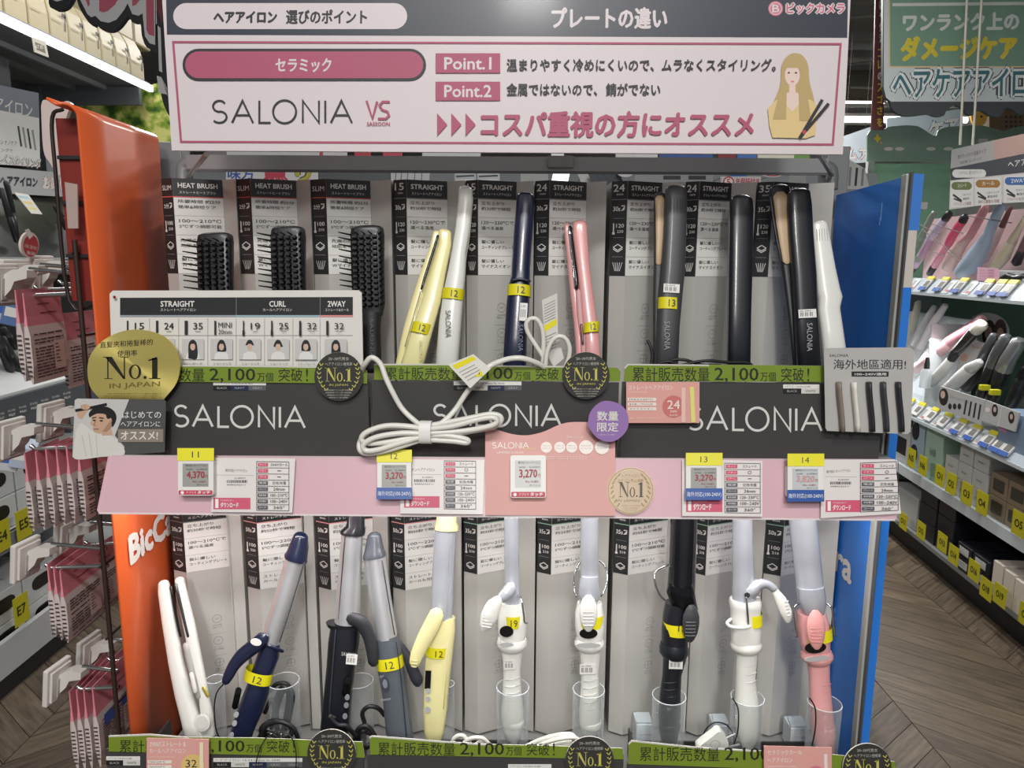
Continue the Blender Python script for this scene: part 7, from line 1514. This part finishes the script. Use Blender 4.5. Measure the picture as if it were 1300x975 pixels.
for i in range(8):
    for j in range(3): p.rect(1276 + i * 6, 147 + j * 6, 1279 + i * 6, 150 + j * 6, BOXK); p.w -= p.st
p.up(); done(p, 'lattice_hole', o)
# ================================================================ pink lettering sign at the top left
f = vert(1.9, 140, 40)
S2 = [tuple(q) for q in smooth([(60, -30), (62, 4), (67, 11), (75, 13), (85, 9), (92, -2), (95, -10), (100, 8), (110, 25), (118, 33), (122, 31), (130, 38), (142, 39.5), (152, 33), (162, 21), (168, 28), (178, 30), (180, 45), (186, 60), (198, 66), (202, 80), (204, 96), (203, 110), (207, 130), (214, 146), (222, 150), (228, 120), (228, -30)], 3)]
o, p = card('pink_hanging_sign', 'large hanging sign with pink lettering outlined white and black, top left', 'sign', f, S2, mat((34, 34, 40), .5), .015)
WO = ink(196, 196, 196); PKD = ink(176, 86, 104)
p.poly([(99, -30), (101, -2), (111, 18), (116, 22), (121, 20), (128, 27), (138, 29), (148, 25), (158, 12), (162, 4), (168, 18), (176, 20), (181, 17), (184, 46), (190, 55), (197, 57), (197, -30)], WO)
p.poly([(106, -30), (107, -5), (112, 9), (114, 6), (113, -30)], PKD); p.poly([(126, -30), (126, 14), (131, 16), (137, 14), (146, 6), (152, -4), (154, -30)], PKD); p.poly([(167, -30), (168, 8), (173, 6), (179, -2), (180, -30)], PKD); p.poly([(185, -30), (186, 38), (189, 44), (196, 46), (195, -30)], PKD)
p.poly([(66, -30), (67, 0), (72, 2), (80, 0), (84, -8), (84, -30)], WO)
p.poly([(198, -30), (198, 30), (204, 36), (206, 92), (202, 90), (200, 60)], WO); p.poly([(199, -30), (199, 10), (206, 32), (206, -30)], ink(110, 40, 50))
p.poly([(199, 96), (205, 98), (212, 112), (214, 124), (222, 140), (212, 120), (202, 118)], WO)
done(p, 'sign_print', o)

# ================================================================ things glimpsed between header sign and packages
bgd = empty('far_shelf_unit', (0, 2.6, 0), 'grey far shelf unit behind the stand seen under the header sign', 'shelf unit')
g = G(); g.box((-1.1, 2.62, 0), (1.25, 2.66, 1.80), mat((118, 122, 126), .6)); g.build('back_panel', bgd, Matrix.Translation((0, -2.6, 0)))
g = G(); g.box((-1.1, 2.3, 1.50), (1.25, 2.62, 1.52), GYL); g.build('shelf_board', bgd, Matrix.Translation((0, -2.6, 0)))
g = G(); g.box((-1.1, 2.29, 1.66), (1.25, 2.31, 1.68), mat((190, 190, 190), .5)); g.build('top_rail', bgd, Matrix.Translation((0, -2.6, 0)))
def bgcard(name, lab, cat, pts, m, Y, prn=None):
    o, p = card(name, lab, cat, vert(Y, 650, 220), pts, m, .012)
    if prn: prn(p); done(p, 'card_print', o)
    M = o.matrix_basis; c = o.data.vertices[0].co; w = M @ c; g = G()
    q = [M @ v.co for v in o.data.vertices]; cx = sum(v.x for v in q) / len(q); top = max(v.z for v in q) - .004
    if Y < 2.6: g.tube([(cx, Y + .006, top), (cx, 2.625, top)], .002, STEEL, 6); g.build('hook_rod', o, M.inverted())
    else: g.tube([(cx, Y + .006, top), (cx, Y + .006, 3.58)], .002, STEEL, 6); g.build('hanging_wire', o, M.inverted())
def pr1(p):
    p.t('味方', 289, 214, 323, 228, ink(60, 90, 170), .03)
    for b_, c_ in ((.08, (190, 60, 80)), ): p.t('点', 332, 208, 366, 232, ink(*c_), b_)
    for b_, c_ in ((.09, (60, 60, 40)), (.05, (180, 180, 60)), (.0, (180, 50, 70))): p.t('サ', 366, 206, 404, 232, ink(*c_), b_)
bgcard('campaign_sign', 'white campaign sign with blue and red lettering seen over the brush packages', 'sign', [(288, 190), (404, 191), (404, 245), (286, 245)], mat((214, 214, 212), .5), 2.2, pr1)
bgcard('dark_poster', 'dark grey poster behind the brush packages', 'poster', [(405, 205), (495, 205), (495, 245), (405, 245)], mat((84, 88, 92), .4), 2.2)
bgcard('hanging_white_packs', 'white packs hanging behind the first straight iron package', 'pack', [(496, 216), (520, 214), (545, 217), (544, 245), (497, 245)], mat((200, 202, 204), .4), 2.2, lambda p: [p.line([(x, 217), (x - 2, 240)], 1.2, GY) for x in (503, 510, 518, 527, 536)])
for i, (x0, x1) in enumerate(((577, 604), (606, 634))):
    bgcard('striped_pack', ('left', 'right')[i] + ' silver striped pack behind the tall white iron', 'pack', [(x0, 216), (x1, 213), (x1 + 1, 245), (x0, 245)], mat((150, 154, 160), .3, .3), 2.1, lambda p, x0=x0, x1=x1: [p.line([(x0 + 2, 219 + k * 5), (x1 - 2, 218 + k * 5)], 2, INK if k % 2 else BOXW) for k in range(4)])
bgcard('grey_box', 'pale grey box behind the 24 mm package left of the pink iron', 'box', [(661, 219), (696, 219), (696, 245), (661, 245)], mat((176, 178, 176), .5), 2.2)
o, p = card('lit_panel', 'bright slanted lit panel seen between header sign and packages', 'lamp', vert(2.25, 712, 225), [(703, 217), (724, 217), (719, 240), (698, 240)], mat((250, 250, 250), .4, var=0, emit=1.6), .01)
bgcard('white_book', 'white slanted pack right of the bright lit panel', 'pack', [(732, 216), (744, 216), (757, 240), (742, 240)], mat((210, 210, 208), .5), 2.2)
for i in range(4): bgcard('dark_pack', ('first', 'second', 'third', 'fourth')[i] + ' of the dark slanted packs right of the white pack', 'pack', [(746 + i * 10, 217), (755 + i * 10, 217), (766 + i * 10, 242), (755 + i * 10, 242)], mat((44, 48, 62), .4), 2.15 + i * .02)
bgcard('blank_price_strip', 'grey price strip behind the right hand packages', 'label', [(806, 222), (905, 222), (905, 238), (806, 238)], mat((150, 152, 154), .4), 2.2, lambda p: [p.rect(842 + 32 * k, 223, 864 + 32 * k, 228, BOXK) for k in range(2)])
bgcard('white_round_tag', 'white round tag left behind the fourth straight package', 'tag', ell(794, 217, 11, 8), mat((214, 214, 214), .5), 2.18)
bgcard('blue_pack', 'blue pack behind the charcoal iron package', 'pack', [(928, 215), (948, 215), (948, 232), (928, 232)], mat((44, 90, 170), .4), 2.3)
bgcard('red_price_burst', 'white card with red lettering and a red 5 between the charcoal and black irons', 'sign', [(916, 224), (966, 224), (966, 240), (916, 240)], mat((206, 200, 200), .5), 2.17, lambda p: (p.circ(925, 231, 7, ink(190, 40, 50)), p.circ(925, 231, 5.4, BOXW), p.t('5', 922.5, 227, 927.5, 235, ink(190, 40, 50), .02), p.t('年保証付き', 934, 226, 964, 236, ink(190, 60, 70), .02)))
bgcard('red_rim_sign', 'white oval sign with red rim under the right end of the crossbar', 'sign', ell(981, 214, 19, 11), mat((216, 214, 212), .5), 2.19, lambda p: (p.ring(981, 214, 17, 1.2, ink(190, 50, 60), 9.4), p.t('HOT', 970, 214, 992, 220, ink(190, 50, 60), .02)))
bgcard('grey_case_far', 'grey machine part at the right end behind the crossbar', 'machine', [(1003, 214), (1022, 210), (1024, 240), (1002, 240)], mat((160, 162, 160), .4), 2.2)
bgcard('white_clutter', 'white hanging packs between crossbar and the blue side', 'pack', [(1060, 205), (1078, 202), (1098, 214), (1104, 240), (1058, 240)], mat((176, 178, 176), .5, var=.12, scale=40), 2.4, lambda p: [p.line([(1064 + k * 8, 210 + k), (1062 + k * 8, 236)], 3, INK if k % 2 else GY) for k in range(5)])
# strip of clutter above the crossbar
cc = [(262, 300, (120, 120, 120)), (378, 410, (180, 60, 80)), (410, 440, (200, 198, 196)), (450, 470, (180, 60, 70)), (486, 510, (190, 70, 90)), (536, 610, (214, 214, 214)), (700, 716, (250, 250, 250)), (782, 835, (216, 216, 214)), (838, 905, (60, 90, 150)), (912, 934, (130, 50, 50)), (936, 960, (70, 110, 180)), (962, 1008, (214, 208, 190)), (1008, 1028, (110, 150, 80))]
BL = ['dark grey banner edge above the first heat brush package', 'dark pink banner edge above the third heat brush package', 'white banner edge just right of the dark pink one', 'red banner edge right of the white one', 'rose red banner edge left of the tall white iron', 'long white banner edge over the tall white iron', 'small bright white banner edge over the pink iron', 'broad white banner edge over the charcoal iron package', 'blue banner edge right of the broad white one', 'dark red banner edge over the slim black iron', 'light blue banner edge right of the dark red one', 'cream banner edge over the large black iron', 'green banner edge at the right end']
for i, (a, b, c_) in enumerate(cc):
    bgcard('hanging_banner', BL[i] + ', above the crossbar', 'banner', [(a, 188), (b, 188), (b, 203), (a, 203)], mat(c_, .5), 2.9)

for o in list(SC.objects):
    if o.name.split('.')[0] in ('hanging_sign', 'pale_blue_sign', 'wooden_ornament', 'brown_lattice', 'vertical_banner', 'pink_hanging_sign', 'header_sign') and o.parent is None:
        M = o.matrix_basis; q = [M @ v.co for v in o.data.vertices]; x0 = min(v.x for v in q); x1 = max(v.x for v in q); top = max(v.z for v in q) - .01; yy = sum(v.y for v in q) / len(q)
        for t in (.25, .75):
            g = G(); g.tube([(x0 + (x1 - x0) * t, yy, top), (x0 + (x1 - x0) * t, yy, 3.58)], .0008, mat((90, 90, 92), .6), 6); g.build('hanging_wire', o, M.inverted())
